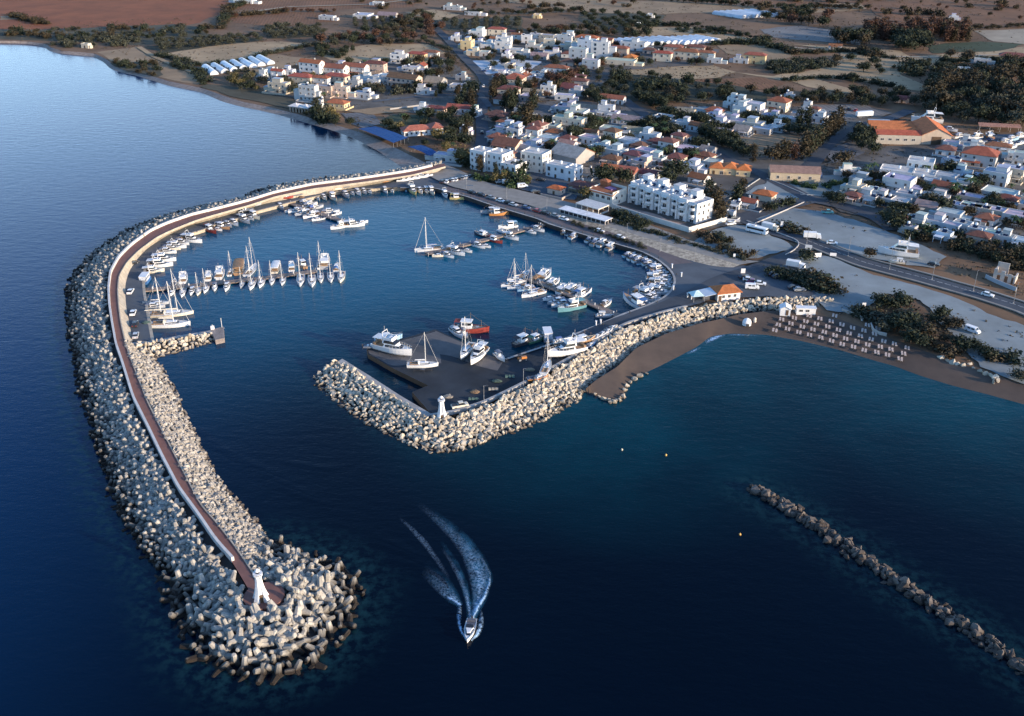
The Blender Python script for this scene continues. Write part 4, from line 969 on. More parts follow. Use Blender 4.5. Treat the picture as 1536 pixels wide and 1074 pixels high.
# big white harbour buildings
def blockset(name, label, cat, loc, rot, boxes, col, wins, seed=1):
    root = built(name, label, cat, loc, rot); rn = random.Random(seed); mw = MB(); mr = MB()
    for i, (x0, x1, y0, y1, st) in enumerate(boxes):
        H = st*3.1; mw.box(x0,x1,y0,y1,-1,H)
        for q in ((x0,x1,y0,y0+.2),(x0,x1,y1-.2,y1),(x0,x0+.2,y0+.2,y1-.2),(x1-.2,x1,y0+.2,y1-.2)): mw.box(*q,H,H+.55)
        mr.box(x0+.22,x1-.22,y0+.22,y1-.22,H-.05,H+.07)
        windows(root, x1-x0, y1-y0, st, wins, 3.1, 1, 2.6, rnd=rn, x0=(x0+x1)/2, y0=(y0+y1)/2, ww=1.1, hh=1.5, skip=.05)
        put('water_tank', TANKV, root, ((x0+x1)/2+1, (y0+y1)/2, H+.07))
    bpart(mw, 'wall', M_WALL, root, col); bpart(mr, 'roof', M_FLAT, root, (.6,.58,.55)); return root
blockset('apartment_house', 'white three-storey block with stepped wings at the harbour corner', 'apartment house', P(727,258,LZ), R(-36), [(-9,-.2,0,8,3),(0,9.5,1.5,10.5,3),(9.8,19,-.5,8.5,2)], WHITE, 'flr', 5)
blockset('apartment_house', 'cream three-storey house with roof terrace above the parked vans', 'apartment house', P(797,259,LZ), R(-30), [(-6,6,0,9,3)], (.80,.72,.62), 'flr', 6)
blockset('apartment_house', 'white two-storey house with dark balconies beside the cream three-storey house', 'apartment house', P(838,270,LZ), R(-34), [(-8,3,1,8,2),(3.2,8.5,0,8,2)], (.78,.77,.76), 'flr', 7)
blockset('villa', 'white modern villa with two flat-roofed tiers below the orange shed', 'villa', P(1354,268,LZ), R(-26), [(-11,4,-1,9,1),(0,12,9.2,18,2),(4.2,14,-1,8.8,1)], (.78,.76,.72), 'fr', 9)
# hangar: shade and sunlight put into the grey and orange slope colours
h_ = built('hangar', 'large gabled hangar with shaded grey and sunlit orange roof slopes in the old town', 'hangar', P(858,240,LZ), R(48))
b = MB(); gwall(b, 15, 17, 4.2, 3.4, 'y'); bpart(b, 'wall', M_WALL, h_, (.42,.38,.34))
for s, cc in ((-1, (.50,.44,.38)), (1, (.48,.21,.11))):
    b = MB(); b.add([(s*7.9,-8.9,3.95),(s*7.9,8.9,3.95),(s*.02,8.9,7.7),(s*.02,-8.9,7.7),(s*7.9,-8.9,3.8),(s*7.9,8.9,3.8),(s*.02,8.9,7.5),(s*.02,-8.9,7.5)],[(0,1,2,3),(7,6,5,4),(0,4,5,1),(2,6,7,3),(1,5,6,2),(3,7,4,0)]); bpart(b, 'roof', M_TILE, h_, cc)
# long stone house with red and orange roof
h_ = built('stone_house', 'long stone house with orange and red roof behind the round trees', 'house', P(928,267,LZ), R(-24))
b = MB(); gwall(b, 17, 8, 4.2, 2.3, 'x'); bpart(b, 'wall', M_WALL, h_, (.44,.37,.29))
for x0, x1, cc in ((-8.8,.1,(.50,.17,.075)), (.1,8.8,(.34,.12,.085))):
    b = MB(); b.add([(x0,-4.4,4.0),(x1,-4.4,4.0),(x1,0,6.5),(x0,0,6.5),(x1,4.4,4.0),(x0,4.4,4.0),(x0,-4.4,3.85),(x1,-4.4,3.85),(x1,4.4,3.85),(x0,4.4,3.85)],[(0,1,2,3),(3,2,4,5),(0,6,7,1),(5,4,8,9),(6,0,3,5,9),(1,7,8,4,2),(9,8,7,6)]); bpart(b, 'roof', M_TILE, h_, cc)
windows(h_, 17, 8, 1, 'fr', 3, 0, 4.0)
# orange roofed row house and stone warehouse by the junction
h_ = built('row_house', 'cream long house with bright orange stepped roofs near the road junction', 'house', P(1094,264,LZ), R(-16))
b = MB(); b.box(-9.6,-3,0,8,-1,3.4); b.box(-2.998,3,.6,8.6,-1,3.6); b.box(3.002,9.6,0,8,-1,3.4); bpart(b, 'wall', M_WALL, h_, (.70,.52,.30))
b = MB()
for xc, yc, ww in ((-6.3,4,6.9),(0,4.6,6.2),(6.3,4,6.9)):
    h0 = MB(); hip(h0, ww, 8, 3.45+(.25 if xc == 0 else 0), 1.9, .35); b.add([(x+xc,y+yc,z) for x,y,z in h0.v], h0.f)
bpart(b, 'roof', M_TILE, h_, (.60,.19,.06)); windows(h_, 19, 8, 1, 'fr', 3, 0, 3.4, y0=4)
h_ = built('warehouse', 'old stone warehouse with brownish red roof and white doors by the junction', 'warehouse', P(1190,268,LZ), R(-8))
b = MB(); gwall(b, 23, 11, 4.6, 1.8, 'x'); bpart(b, 'wall', M_WALL, h_, (.56,.45,.31)); b = MB(); gable(b, 23, 11, 4.65, 1.8, .4, 'x'); bpart(b, 'roof', M_TILE, h_, (.34,.21,.165))
for x in (-8,-3,2,7): put('window', WIN[0], h_, (x,-5.52,2.2), 0, (1.3,1,1.6))
for y in (-2.5,2.5): put('door', DOOR, h_, (-11.52,y,0), -math.pi/2, (2.6,1,3.2))
# big orange boat shed: sawtooth part and a tall gable
h_ = built('boat_shed', 'big orange-red shed with sawtooth roof and tall gabled wing by the boat storage', 'shed', P(1360,217,LZ), R(-6))
b = MB(); b.box(-16,7,0,26,-1,5.0); bpart(b, 'wall', M_WALL, h_, (.50,.44,.36))
for i in range(4):
    y = i*6.5; b = MB(); b.add([(-16.3,y-.3,5.0),(7.2,y-.3,5.0),(7.2,y+4.6,6.7),(-16.3,y+4.6,6.7),(7.2,y+6.2,5.02),(-16.3,y+6.2,5.02)],[(0,1,2,3),(3,2,4,5),(0,3,5),(1,4,2),(5,4,1,0)]); bpart(b, 'roof', M_TILE, h_, (.46,.115,.065) if i == 0 else (.60,.20,.075))
b = MB(); w0 = MB(); gwall(w0, 15, 26, 5.4, 3.6, 'y'); b.add([(x+14.8,y+13.5,z) for x,y,z in w0.v], w0.f); bpart(b, 'gable_wing', M_WALL, h_, (.56,.44,.33))
b = MB(); w0 = MB(); gable(w0, 15, 26, 5.5, 3.6, .5, 'y'); b.add([(x+14.8,y+13.5,z) for x,y,z in w0.v], w0.f); c_ = bpart(b, 'roof', M_TILE, h_, (.66,.19,.065)); c_['label'] = 'orange gabled roof of the tall wing'
for x in (-13,-9,-5,-1,3): put('window', WIN[0], h_, (x,-.02,2.6), 0, (2,1,1.2))
put('door', DOOR, h_, (14.8,.48,0), 0, (5,1,4.5))
# long open shed roofs in the boat storage
for (x, y, ww, dd, rz, cc, lb) in ((1498,196,22,5,-12,(.42,.22,.16),'long low red-roofed open shed at the edge of the wood'), (1318,190,12,6,-8,(.30,.42,.52),'pale blue open shed beside the big orange shed')):
    h_ = built('open_shed', lb, 'shed', P(x,y,LZ), R(rz)); b = MB(); b.add([(-ww/2,-dd/2,2.7),(ww/2,-dd/2,2.7),(ww/2,dd/2,3.5),(-ww/2,dd/2,3.5),(-ww/2,-dd/2,2.55),(ww/2,-dd/2,2.55),(ww/2,dd/2,3.35),(-ww/2,dd/2,3.35)],[(0,1,2,3),(7,6,5,4),(0,4,5,1),(2,6,7,3),(1,5,6,2),(3,7,4,0)]); bpart(b, 'roof', M_TILE, h_, cc)
    b = MB(); [b.tube((x_,y_,-1),(x_,y_,2.7+(.6 if y_ > 0 else 0)),.1,n=5) for x_ in np.linspace(-ww/2+.4,ww/2-.4,5) for y_ in (-dd/2+.3,dd/2-.3)]; bpart(b, 'post', M_METAL, h_)
# seafront restaurant with long red roof, beach bar
h_ = built('restaurant', 'white single-storey restaurant with long red roof behind the blue canopies', 'restaurant', P(636,203,LZ), R(18))
b = MB(); b.box(-11,11,0,8,-1,3.1); bpart(b, 'wall', M_WALL, h_, WHITE); b = MB()
for xc, yc, ww, dd in ((-3.5,4,15.4,8.2),(7.6,4.3,7,9.4)): h0 = MB(); hip(h0, ww, dd, 3.15+(.3 if xc > 0 else 0), 2.0, .5); b.add([(x+xc,y+yc,z) for x,y,z in h0.v], h0.f)
bpart(b, 'roof', M_TILE, h_, (.44,.15,.10)); windows(h_, 22, 8, 1, 'flr', 3, 0, 2.6, y0=4)
h_ = built('beach_bar', 'pale tent-roofed beach bar with stone arches above the narrow beach', 'beach bar', P(449,169,LZ), R(-26))
b = MB(); [b.box(x-.3,x+.3,-.3,.3,-1,2.7) for x in np.linspace(-6.5,6.5,7)]; b.box(-6.8,6.8,-.31,.31,2.7,3.2); b.box(-6.8,6.8,6,6.4,-1,3.2); bpart(b, 'wall', M_WALL, h_, (.42,.34,.27)); b = MB()
for xc in (-4,3): b.add([(xc-4,-.5,3.2),(xc+3.4,-.5,3.2),(xc+3.4,6.8,3.2),(xc-4,6.8,3.2),(xc-.3,3,4.9)],[(0,1,4),(1,2,4),(2,3,4),(3,0,4),(3,2,1,0)])
bpart(b, 'roof', M_CANV, h_, (.68,.64,.60))
# blue shade canopies over the beach
def shade(pts, label, seed):
    q = px_line(pts, LZ+2.8); root = built('shade_canopy', label, 'canopy', (q[0]+q[2])/2-Vector((0,0,2.8)), 0); o = (q[0]+q[2])/2-Vector((0,0,2.8)); n, m_ = 12, 5; b = MB(); rn = random.Random(seed)
    for j in range(m_+1):
        for i in range(n+1):
            a = q[0].lerp(q[1], i/n); c = q[3].lerp(q[2], i/n); p = a.lerp(c, j/m_)-o; b.v.append((p.x, p.y, 2.8+.35*math.sin(math.pi*j/m_)+.15*((i+j) % 2)+rn.uniform(-.05,.05)))
    N = n+1; top = [(j*N+i, (j+1)*N+i, (j+1)*N+i+1, j*N+i+1) for j in range(m_) for i in range(n)]; b.f = top; b.m = [0]*len(top); off = len(b.v); b.v += [(x,y,z-.06) for x,y,z in b.v]; b.f += [tuple(off+k for k in reversed(f)) for f in top]; b.m += [0]*len(top); bpart(b, 'canopy', M_CANV, root, (.012,.075,.23))
    b = MB()
    for i in range(0, n+1, 3):
        for A, C in ((q[0],q[1]),(q[3],q[2])): p = A.lerp(C, i/n)-o; b.tube((p.x,p.y,-.3),(p.x,p.y,2.8),.07,n=5)
    bpart(b, 'post', M_METAL, root)
shade([(538,193),(561,189.5),(611,206),(606,213),(584,213)][:1]+[(563,189.5),(612,206.5),(590,214.5)], 'blue fabric canopy over the pebble beach, the longer of two', 1)
shade([(612,220),(632,217.5),(657,229),(645,234)], 'blue fabric canopy beside the white beach house, the shorter of two', 2)
# greenhouses: rows of white tunnels
M_POLY = mat('tunnel_film', (0.62,0.64,0.66), 0.35, 0.2, 0.2, obj=False, objrand=0.15)
def tunnel_mesh(w, L_):
    b = MB(); secs = [[(w/2*math.cos(a), y, 2.9*math.sin(a)) for a in np.linspace(0, math.pi, 9)] for y in (-L_/2, L_/2)]; b.loft(secs, False, False); b.f += [tuple(range(9)), tuple(range(17, 8, -1))]; b.m += [0, 0]; return b.mesh('greenhouse_tunnel', M_POLY)
def tunnels(a, c, n, w, L_, rz, label, group):
    me = tunnel_mesh(w, L_)
    for i in range(n):
        p = P(*a, LZ).lerp(P(*c, LZ), i/max(1, n-1)); o = bpy.data.objects.new('greenhouse_tunnel', me); COL.objects.link(o); o.location = p; o.rotation_euler = (0,0,R(rz)+random.uniform(-.03,.03)); o['label'] = label; o['category'] = 'greenhouse'; o['group'] = group
tunnels((315,107),(398,92), 7, 6.0, 26, 30, 'white plastic greenhouse tunnel in the row behind the bayside villas', 'greenhouse tunnels behind the bayside villas')
tunnels((935,66),(1005,62), 8, 7.5, 26, 38, 'white greenhouse tunnel beside the inland apartments', 'greenhouse tunnels beside the inland apartments')
tunnels((1015,63),(1060,60), 6, 7.0, 24, 38, 'pale greenhouse tunnel behind the red-roofed estate', 'greenhouse tunnels behind the red-roofed estate')
tunnels((1094,24),(1148,21), 7, 8, 34, 40, 'far pale greenhouse tunnel near the top of the plain', 'far greenhouse tunnels on the plain')

# the houses that fill the gaps between the ones above
def infill(phrase, poly, n, rot, seed, far=False, walls='wwwwcgp', roofs='fffffdxh'):
    r = random.Random(seed); pl = px_line(poly, LZ); xs_ = [p.x for p in pl]; ys_ = [p.y for p in pl]; got = []; tries = 0
    while len(got) < n and tries < 4000:
        tries += 1; x, y = r.uniform(min(xs_), max(xs_)), r.uniform(min(ys_), max(ys_)); q = np.array([[x, y]]); w_, d_ = r.uniform(7, 13), r.uniform(5, 8); rad = w_*.55
        if not inside(q, pl)[0] or any((x-a)**2+(y-c)**2 < (rad+e)**2 for a, c, e in HPOS): continue
        if any(seg_dist(q, l)[0] < ww/2+rad for l, ww in ROADL): continue
        got.append((x, y, w_, d_)); HPOS.append((x, y, rad))
    got.sort(key=lambda g: g[0]/g[1])
    for i, (x, y, w_, d_) in enumerate(got):
        wc, rf = r.choice(walls), r.choice(roofs); st = 2 if r.random() < .15 else 1; nth = f'{ORD[i+1]} from the bay' if i < len(got)-1 else 'last from the bay'
        make_house(Vector((x, y, LZ)), R(rot)+r.uniform(-.08,.08), w_, d_, st, rf, wc, f'{WALLN[wc]} {STN[st]} {ROOFN[rf]} house, {nth} in {phrase}', group='houses of '+phrase.replace('the ', '', 1), seed=seed*31+i, far=far)
for o in list(COL.objects):
    if o.parent is None and o.type == 'EMPTY' and o.get('category') in ('hotel','restaurant','pergola','pavilion','apartment house','villa','hangar','warehouse','shed'): HPOS.append((o.location.x, o.location.y, 13))
    elif o.parent is None and o.type == 'EMPTY' and o.name.startswith(('stone_house','row_house')): HPOS.append((o.location.x, o.location.y, 11))
for x in (722, 745, 768, 790): q = P(x, 101, LZ); HPOS.append((q.x, q.y, 22))      # the pale square stays open
infill('the lanes above the harbour', [(735,196),(830,204),(905,240),(870,248),(800,240),(745,234)], 11, -30, 1)
infill('the lanes inland of the hotel', [(880,200),(1060,212),(1085,252),(1000,262),(900,238)], 15, -36, 2)
infill('the gardens by the boat sheds', [(1262,270),(1420,262),(1545,300),(1545,346),(1430,330),(1300,308)], 15, -38, 3)
infill('the inland village edge', [(690,50),(862,54),(850,108),(735,112)], 12, -16, 4, True)
infill('the slope behind the pines', [(735,112),(872,112),(872,150),(750,158)], 9, -22, 5, True)
infill('the plots below the thicket', [(985,172),(1205,172),(1190,198),(1060,206)], 9, -34, 6)
infill('the terraces above the villas', [(400,112),(560,98),(650,116),(560,150),(500,142)], 9, -20, 7)
infill('the yards under the wood', [(1400,222),(1545,214),(1545,262),(1440,256)], 7, -30, 8)
# ---------------------------------------------------------------- lighthouses: white legs that flare, lantern on top
def lighthouse(loc, H, label, rz):
    r_ = built('lighthouse', label, 'lighthouse', loc, rz); b = MB()
    for i in range(4):
        a = math.pi/4+i*math.pi/2; secs = []
        for t in np.linspace(0, 1, 9):
            r = .62+1.25*(1-t)**2.4; wd = .62*(1-t)+.40; z = t*H*.80; d = Vector((math.cos(a), math.sin(a), 0)); n = Vector((-d.y, d.x, 0))
            secs.append([d*(r+.1)+n*wd*.5+Vector((0,0,z)), d*(r+.1)-n*wd*.5+Vector((0,0,z)), d*max(.02,r-.75)-n*wd*.5+Vector((0,0,z)), d*max(.02,r-.75)+n*wd*.5+Vector((0,0,z))])
        bb = MB(); bb.loft(secs); bpart(bb, 'leg', M_WALL, r_, WHITE)
    b = MB(); b.lathe([(.95,H*.16),(.62,H*.45),(.5,H*.8)], 12); bpart(b, 'shaft', M_WALL, r_, WHITE)
    b = MB(); b.lathe([(1.0,H*.795),(1.0,H*.815),(.9,H*.82)], 14); b.lathe([(.98,H*.86),(.98,H*.868)], 14); [b.tube((.97*math.cos(a),.97*math.sin(a),H*.81),(.97*math.cos(a),.97*math.sin(a),H*.865),.03,n=4) for a in np.linspace(0,2*math.pi,9)[:-1]]; bpart(b, 'gallery', M_WALL, r_, (.8,.79,.78))
    b = MB(); b.lathe([(.42,H*.82),(.42,H*.93)], 10); bpart(b, 'lantern', M_GLASS, r_)
    b = MB(); b.lathe([(.6,H*.93),(.45,H*.96),(.08,H)], 10); bpart(b, 'lantern_roof', M_WALL, r_, WHITE)
    put('door', DOOR, r_, (0,-1.0,0), 0, (.8,1,1.9)); return r_
lighthouse(P(392,899,PZ+.02), 8.2, 'small white flared lighthouse on the round breakwater head among tetrapods', R(20))
lighthouse(P(663,629,LZ+.05), 7.6, 'small white flared lighthouse at the boatyard corner above cream boulders', R(8))
# beach hut, containers, and other small buildings
h_ = built('beach_hut', 'small white gabled beach hut at the foot of the boulders', 'hut', P(1177,470,LZ), R(-10)); b = MB(); gwall(b, 3.4, 3.2, 2.5, .9, 'y'); bpart(b, 'wall', M_WALL, h_, WHITE); b = MB(); gable(b, 3.4, 3.2, 2.52, .9, .3, 'y', .1); bpart(b, 'roof', M_FLAT, h_, (.8,.8,.8)); put('door', DOOR, h_, (.6,-1.62,0), 0, (.9,1,2))
h_ = built('container', 'low white container kiosk beside the small beach hut', 'kiosk', P(1208,470,LZ), R(-4)); b = MB(); b.box(-3.2,3.2,-1,1,-.5,2.3); bpart(b, 'wall', M_WALL, h_, WHITE); b = MB(); b.box(-3.4,3.4,-1.3,1.2,2.3,2.42); bpart(b, 'roof', M_FLAT, h_, (.8,.8,.8)); [put('window', WIN[0], h_, (x,-1.02,1.4), 0, (1.4,1,.9)) for x in (-1.8,.4)]
h_ = built('ruined_house', 'roofless stone ruin with arched openings beside the coast road', 'ruin', P(1504,423,LZ), R(-34)); b = MB()
for x0, x1, z in ((-3.6,-2.4,4.6),(-1.2,.2,4.2),(1.4,2.6,3.4),(3.4,4,3.0)): b.box(x0,x1,-.3,.3,-1,z)
b.box(-3.6,3.99,-.302,.302,2.6,3.1); b.box(-3.6,-3,.31,6,-1,3.6); b.box(3.4,4,.31,6,-1,2.4); b.box(-3.6,.4,6.01,6.5,-1,5.2); bpart(b, 'wall', M_WALL, h_, (.52,.46,.40))
# ================================================================ BOATS
M_HULL = mat('painted_hull', (1,1,1), 0.35, 0.08, 0.5, obj=True, spec=0.5); M_DECK = mat('boat_deck', (1,1,1), 0.6, 0.10, 0.8, obj=True)
M_FABR = mat('boat_canvas', (1,1,1), 0.85, 0.2, 1.0, obj=True); M_TINT = mat('tinted_screen', (0.015,0.018,0.024), 0.1, 0.2, 0.5, spec=0.7)
M_MAST = mat('mast_alloy', (0.72,0.70,0.66), 0.45, 0.1, 0.5, spec=0.5); M_WIRE = mat('rigging_wire', (0.55,0.53,0.50), 0.5, 0.1, 1.0); M_MOTOR = mat('outboard_cowl', (0.06,0.06,0.07), 0.4, 0.2, 1.0)
M_TEAK = mat('teak', (0.30,0.19,0.11), 0.75, 0.3, 1.5); M_KEEL = mat('antifouling', (0.05,0.07,0.12), 0.8, 0.3, 0.8)
def hullform(L, B, side, bow, draft=.5, fine=1.0, n=13, stern=.85):
    """stations from stern (-L/2) to bow; returns (hull, deck) builders"""
    secs, rim = [], []
    for i in range(n):
        t = i/(n-1); x = -L/2+L*t
        hb = B/2*(stern+(1-stern)*min(1, t/.35))*(1-max(0, (t-.45)/.55)**(1.9*fine)) if t < .999 else .03
        z = side+(bow-side)*t**2.2; fl = .80+.12*t; k = -draft*(1-.9*max(0, (t-.6)/.4)**1.5); xs = x+.05*L*max(0, t-.85)/.15*.3
        secs.append([(x, 0, k), (x+.0, -hb*fl*.75, k*.55), (x, -hb*fl, .12), (xs, -hb, z), (xs, -hb*.93, z), (xs, hb*.93, z), (xs, hb, z), (x, hb*fl, .12), (x, hb*fl*.75, k*.55)])
        rim.append((xs, hb*.935, z))
    h = MB(); n9 = 9; vs = [p for s in secs for p in s]; fs = []
    for a in range(n-1):
        for i in (0,1,2,3,5,6,7,8): fs.append((a*n9+i, (a+1)*n9+i, (a+1)*n9+(i+1)%n9, a*n9+(i+1)%n9))
    fs.append((0,1,2,3,4,5,6,7,8)); h.add(vs, fs)
    d = MB(); dz = .07; vs = []; fs = []
    for x, y, z in rim: vs += [(x, -y, z-dz), (x, y, z-dz)]
    for a in range(n-1): fs.append((2*a, 2*a+2, 2*a+3, 2*a+1))
    d.add(vs, fs); return h, d, rim
def cabin(x0, x1, w0, w1, z0, z1, rake0=.2, rake1=.6, tum=.85):
    """a house on deck, aft end x0, front x1"""
    b = MB(); b.add([(x0,-w0/2,z0),(x1,-w1/2,z0),(x1,w1/2,z0),(x0,w0/2,z0),(x0+rake0,-w0/2*tum,z1),(x1-rake1,-w1/2*tum,z1),(x1-rake1,w1/2*tum,z1),(x0+rake0,w0/2*tum,z1)], [(0,3,2,1),(4,5,6,7),(0,1,5,4),(1,2,6,5),(2,3,7,6),(3,0,4,7)]); return b
def band(x0, x1, w0, w1, z0, z1, rake0=.2, rake1=.6, tum=.85, f0=.35, f1=.8, out=.02):
    """dark glazing wrapped round a cabin"""
    L0 = lambda f: (x0+rake0*f, x1-rake1*f, w0/2*(1+(tum-1)*f)+out, w1/2*(1+(tum-1)*f)+out); a, c = L0(f0), L0(f1); za, zc = z0+(z1-z0)*f0, z0+(z1-z0)*f1
    b = MB(); b.add([(a[0]+.3,-a[2],za),(a[1]+out,-a[3],za),(a[1]+out,a[3],za),(a[0]+.3,a[2],za),(c[0]+.3,-c[2],zc),(c[1]+out,-c[3],zc),(c[1]+out,c[3],zc),(c[0]+.3,c[2],zc)], [(0,1,5,4),(1,2,6,5),(2,3,7,6)]); return b
def bp(parent, mb, name, m, col=None): return part(mb.build(name, m, parent, col=col), parent)
PROTO = {}
W1 = (.80,.79,.77)
def proto(kind): r = empty(kind); PROTO[kind] = r; return r
def add_motor(r, x, n=1):
    for i in range(n):
        b = MB(); y = (i-(n-1)/2)*.6; b.box(x-.42,x-.05,y-.17,y+.17,.55,1.05); b.box(x-.34,x-.16,y-.07,y+.07,-.5,.55); bp(r, b, 'outboard_motor', M_MOTOR)
# sailing yacht 10 m
def sail(kind, two=False, L=10., spray=True):
    r = proto(kind); B = L*.31; h, d, rim = hullform(L, B, .95, 1.25, .5, 1.0); hull = bp(r, h, 'hull', M_HULL, W1); bp(r, d, 'deck', M_DECK, (.66,.63,.58))
    x0, x1 = -L*.12, L*.27; c = cabin(x0, x1, B*.62, B*.36, .86, 1.42, .1, 1.0); cb = bp(r, c, 'cabin', M_DECK, W1); bp(cb, band(x0, x1, B*.62, B*.36, .86, 1.42, .1, 1.0), 'window', M_TINT)
    b = MB(); b.box(-L*.42,-L*.13,-B*.22,B*.22,.9,.93); b.box(-L*.42,-L*.13,-B*.30,-B*.22,.9,1.12); b.box(-L*.42,-L*.13,B*.22,B*.30,.9,1.12); bp(r, b, 'cockpit', M_TEAK)
    if spray: b = MB(); b.loft([[( -L*.13+e, B*.30*math.cos(a)*.95, 1.15+.75*math.sin(a)*(1-abs(e)*.5)) for a in np.linspace(0, math.pi, 7)] for e in (-.1,.55)], False, False); bp(r, b, 'spray_hood', M_FABR, (.12,.16,.28))
    masts = [(L*.10, L*1.22)] if not two else [(L*.16, L*1.12), (-L*.20, L*.95)]
    for mx, mh in masts:
        b = MB(); b.tube((mx,0,1.3),(mx,0,mh),.13,.08,n=6); b.tube((mx,-B*.3,mh*.58),(mx,B*.3,mh*.58),.04,n=4); b.tube((mx,-B*.22,mh*.8),(mx,B*.22,mh*.8),.035,n=4); bp(r, b, 'mast', M_MAST)
        b = MB(); b.tube((mx-.1,0,2.1),(mx-L*.36,0,2.2),.08,n=5); bo = bp(r, b, 'boom', M_MAST)
        b = MB(); b.tube((mx-.15,0,2.36),(mx-L*.34,0,2.32),.20,.12,n=7); bp(bo, b, 'sail_cover', M_FABR, (.70,.67,.60))
    b = MB(); mx, mh = masts[0]; q = masts[-1]
    b.tube((L*.49,0,1.25),(mx,0,mh*.97),.05,n=4); b.tube((-L*.49,0,1.0),(q[0],0,q[1]*.98),.025,n=4)
    for mx, mh in masts:
        for s in (-1, 1): b.tube((mx-.2,s*B*.46,1.0),(mx,s*B*.3,mh*.58),.022,n=3); b.tube((mx,s*B*.3,mh*.58),(mx,0,mh*.95),.022,n=3)
    bp(r, b, 'rigging', M_WIRE)
    b = MB()
    for s in (-1, 1):
        for i in range(0, len(rim)-1, 2): x, y, z = rim[i]; b.tube((x,s*y,z-.05),(x,s*y,z+.6),.02,n=3)
        for i in range(0, len(rim)-3, 2): a, c_ = rim[i], rim[i+2]; b.tube((a[0],s*a[1],a[2]+.58),(c_[0],s*c_[1],c_[2]+.58),.015,n=3)
    bp(r, b, 'guard_rail', M_WIRE)
sail('sailing_yacht'); sail('ketch', True, 15.)
# cabin cruiser 9 m
def cruiser(kind, fly=False, hard=True):
    r = proto(kind); L, B = 9., 3.0; h, d, rim = hullform(L, B, 1.05, 1.55, .5, .95, stern=.92); bp(r, h, 'hull', M_HULL, W1); bp(r, d, 'deck', M_DECK, (.70,.68,.65))
    cb = bp(r, cabin(-1.6,2.9,2.3,1.2,.98,1.75,.1,1.6), 'cabin', M_DECK, W1); bp(cb, band(-1.6,2.9,2.3,1.2,.98,1.75,.1,1.6,f0=.2,f1=.75), 'window', M_TINT)
    b = cabin(-1.9,1.2,2.2,1.7,1.75,2.55,.1,.9); u = bp(r, b, 'wheelhouse', M_DECK, W1); bp(u, band(-1.9,1.2,2.2,1.7,1.75,2.55,.1,.9,f0=.15,f1=.85), 'windscreen', M_TINT)
    b = MB(); b.box(-4.2,-1.9,-1.15,1.15,1.0,1.03); b.box(-4.2,-3.7,-1.1,1.1,1.03,1.45); bp(r, b, 'cockpit', M_TEAK)
    if fly:
        b = MB(); b.box(-1.8,.3,-.95,.95,2.55,2.62); b.box(-1.8,.4,-.98,-.9,2.62,3.1); b.box(-1.8,.4,.9,.98,2.62,3.1); b.box(.32,.4,-.9,.9,2.62,3.2); b.box(-.6,-.1,-.5,.5,2.62,3.1); bp(r, b, 'flybridge', M_DECK, W1)
        b = MB(); [b.tube((-1.7,s*.95,3.0),(-1.9,s*.85,4.1),.06,n=4) for s in (-1,1)]; b.tube((-1.9,-.85,4.1),(-1.9,.85,4.1),.08,n=4); b.tube((-1.9,0,4.1),(-1.9,0,5.2),.02,n=3); bp(r, b, 'radar_arch', M_MAST)
        b = MB(); b.add([(-4.2,-1.15,2.6),(-1.85,-1.15,2.72),(-1.85,1.15,2.72),(-4.2,1.15,2.6),(-4.2,-1.15,2.54),(-1.85,-1.15,2.66),(-1.85,1.15,2.66),(-4.2,1.15,2.54)],[(0,1,2,3),(7,6,5,4),(0,4,5,1),(2,6,7,3),(3,7,4,0)]); bp(r, b, 'canopy', M_FABR, W1)
    else:
        b = MB(); b.loft([[(x,1.1*math.cos(a),1.5+z*math.sin(a)) for a in np.linspace(0,math.pi,7)] for x,z in ((-3.9,.75),(-3.2,1.05),(-1.9,1.1))],False,False); bp(r, b, 'canopy', M_FABR, (.14,.17,.24))
    b = MB(); 
    for s in (-1, 1):
        for i in range(6, len(rim)-1): a, c_ = rim[i], rim[i+1]; b.tube((a[0],s*a[1],a[2]+.55),(c_[0],s*c_[1],c_[2]+.55),.02,n=3); b.tube((a[0],s*a[1],a[2]-.05),(a[0],s*a[1],a[2]+.55),.018,n=3)
    bp(r, b, 'bow_rail', M_MAST)
cruiser('cabin_cruiser'); cruiser('motor_yacht', True)
# small open motorboat 6 m
r = proto('motorboat'); h, d, rim = hullform(6., 2.2, .75, 1.05, .35, .95, stern=.9); bp(r, h, 'hull', M_HULL, W1); bp(r, d, 'deck', M_DECK, (.66,.64,.60))
b = MB(); b.prism([(-2.5,-.8),(.6,-.85),(1.0,-.5),(1.0,.5),(.6,.85),(-2.5,.8)],.70,.715); bp(r, b, 'cockpit', M_TEAK)
b = MB(); b.box(-.6,0,-.35,.35,.71,1.5); b.box(-1.6,-1.1,-.6,.6,.71,1.1); b.box(-2.45,-2.1,-.8,.8,.71,1.05); bp(r, b, 'console', M_DECK, W1)
b = MB(); b.add([(.0,-.4,1.5),(.0,.4,1.5),(-.25,.36,1.95),(-.25,-.36,1.95),(.03,-.4,1.5),(.03,.4,1.5),(-.22,.36,1.95),(-.22,-.36,1.95)],[(3,2,1,0),(4,5,6,7),(0,1,5,4),(2,3,7,6),(1,2,6,5),(3,0,4,7)]); bp(r, b, 'windscreen', M_TINT)
b = MB(); b.loft([[(x,.85*math.cos(a),1.9+.25*math.sin(a)) for a in np.linspace(0,math.pi,5)] for x in (-2.0,.2)],False,False); [b.tube((x,s*.85,.75),(x,s*.85,1.9),.025,n=3) for x in (-1.9,.1) for s in (-1,1)]; bp(r, b, 'sun_canopy', M_FABR, (.72,.70,.66)); add_motor(r, -3.0)
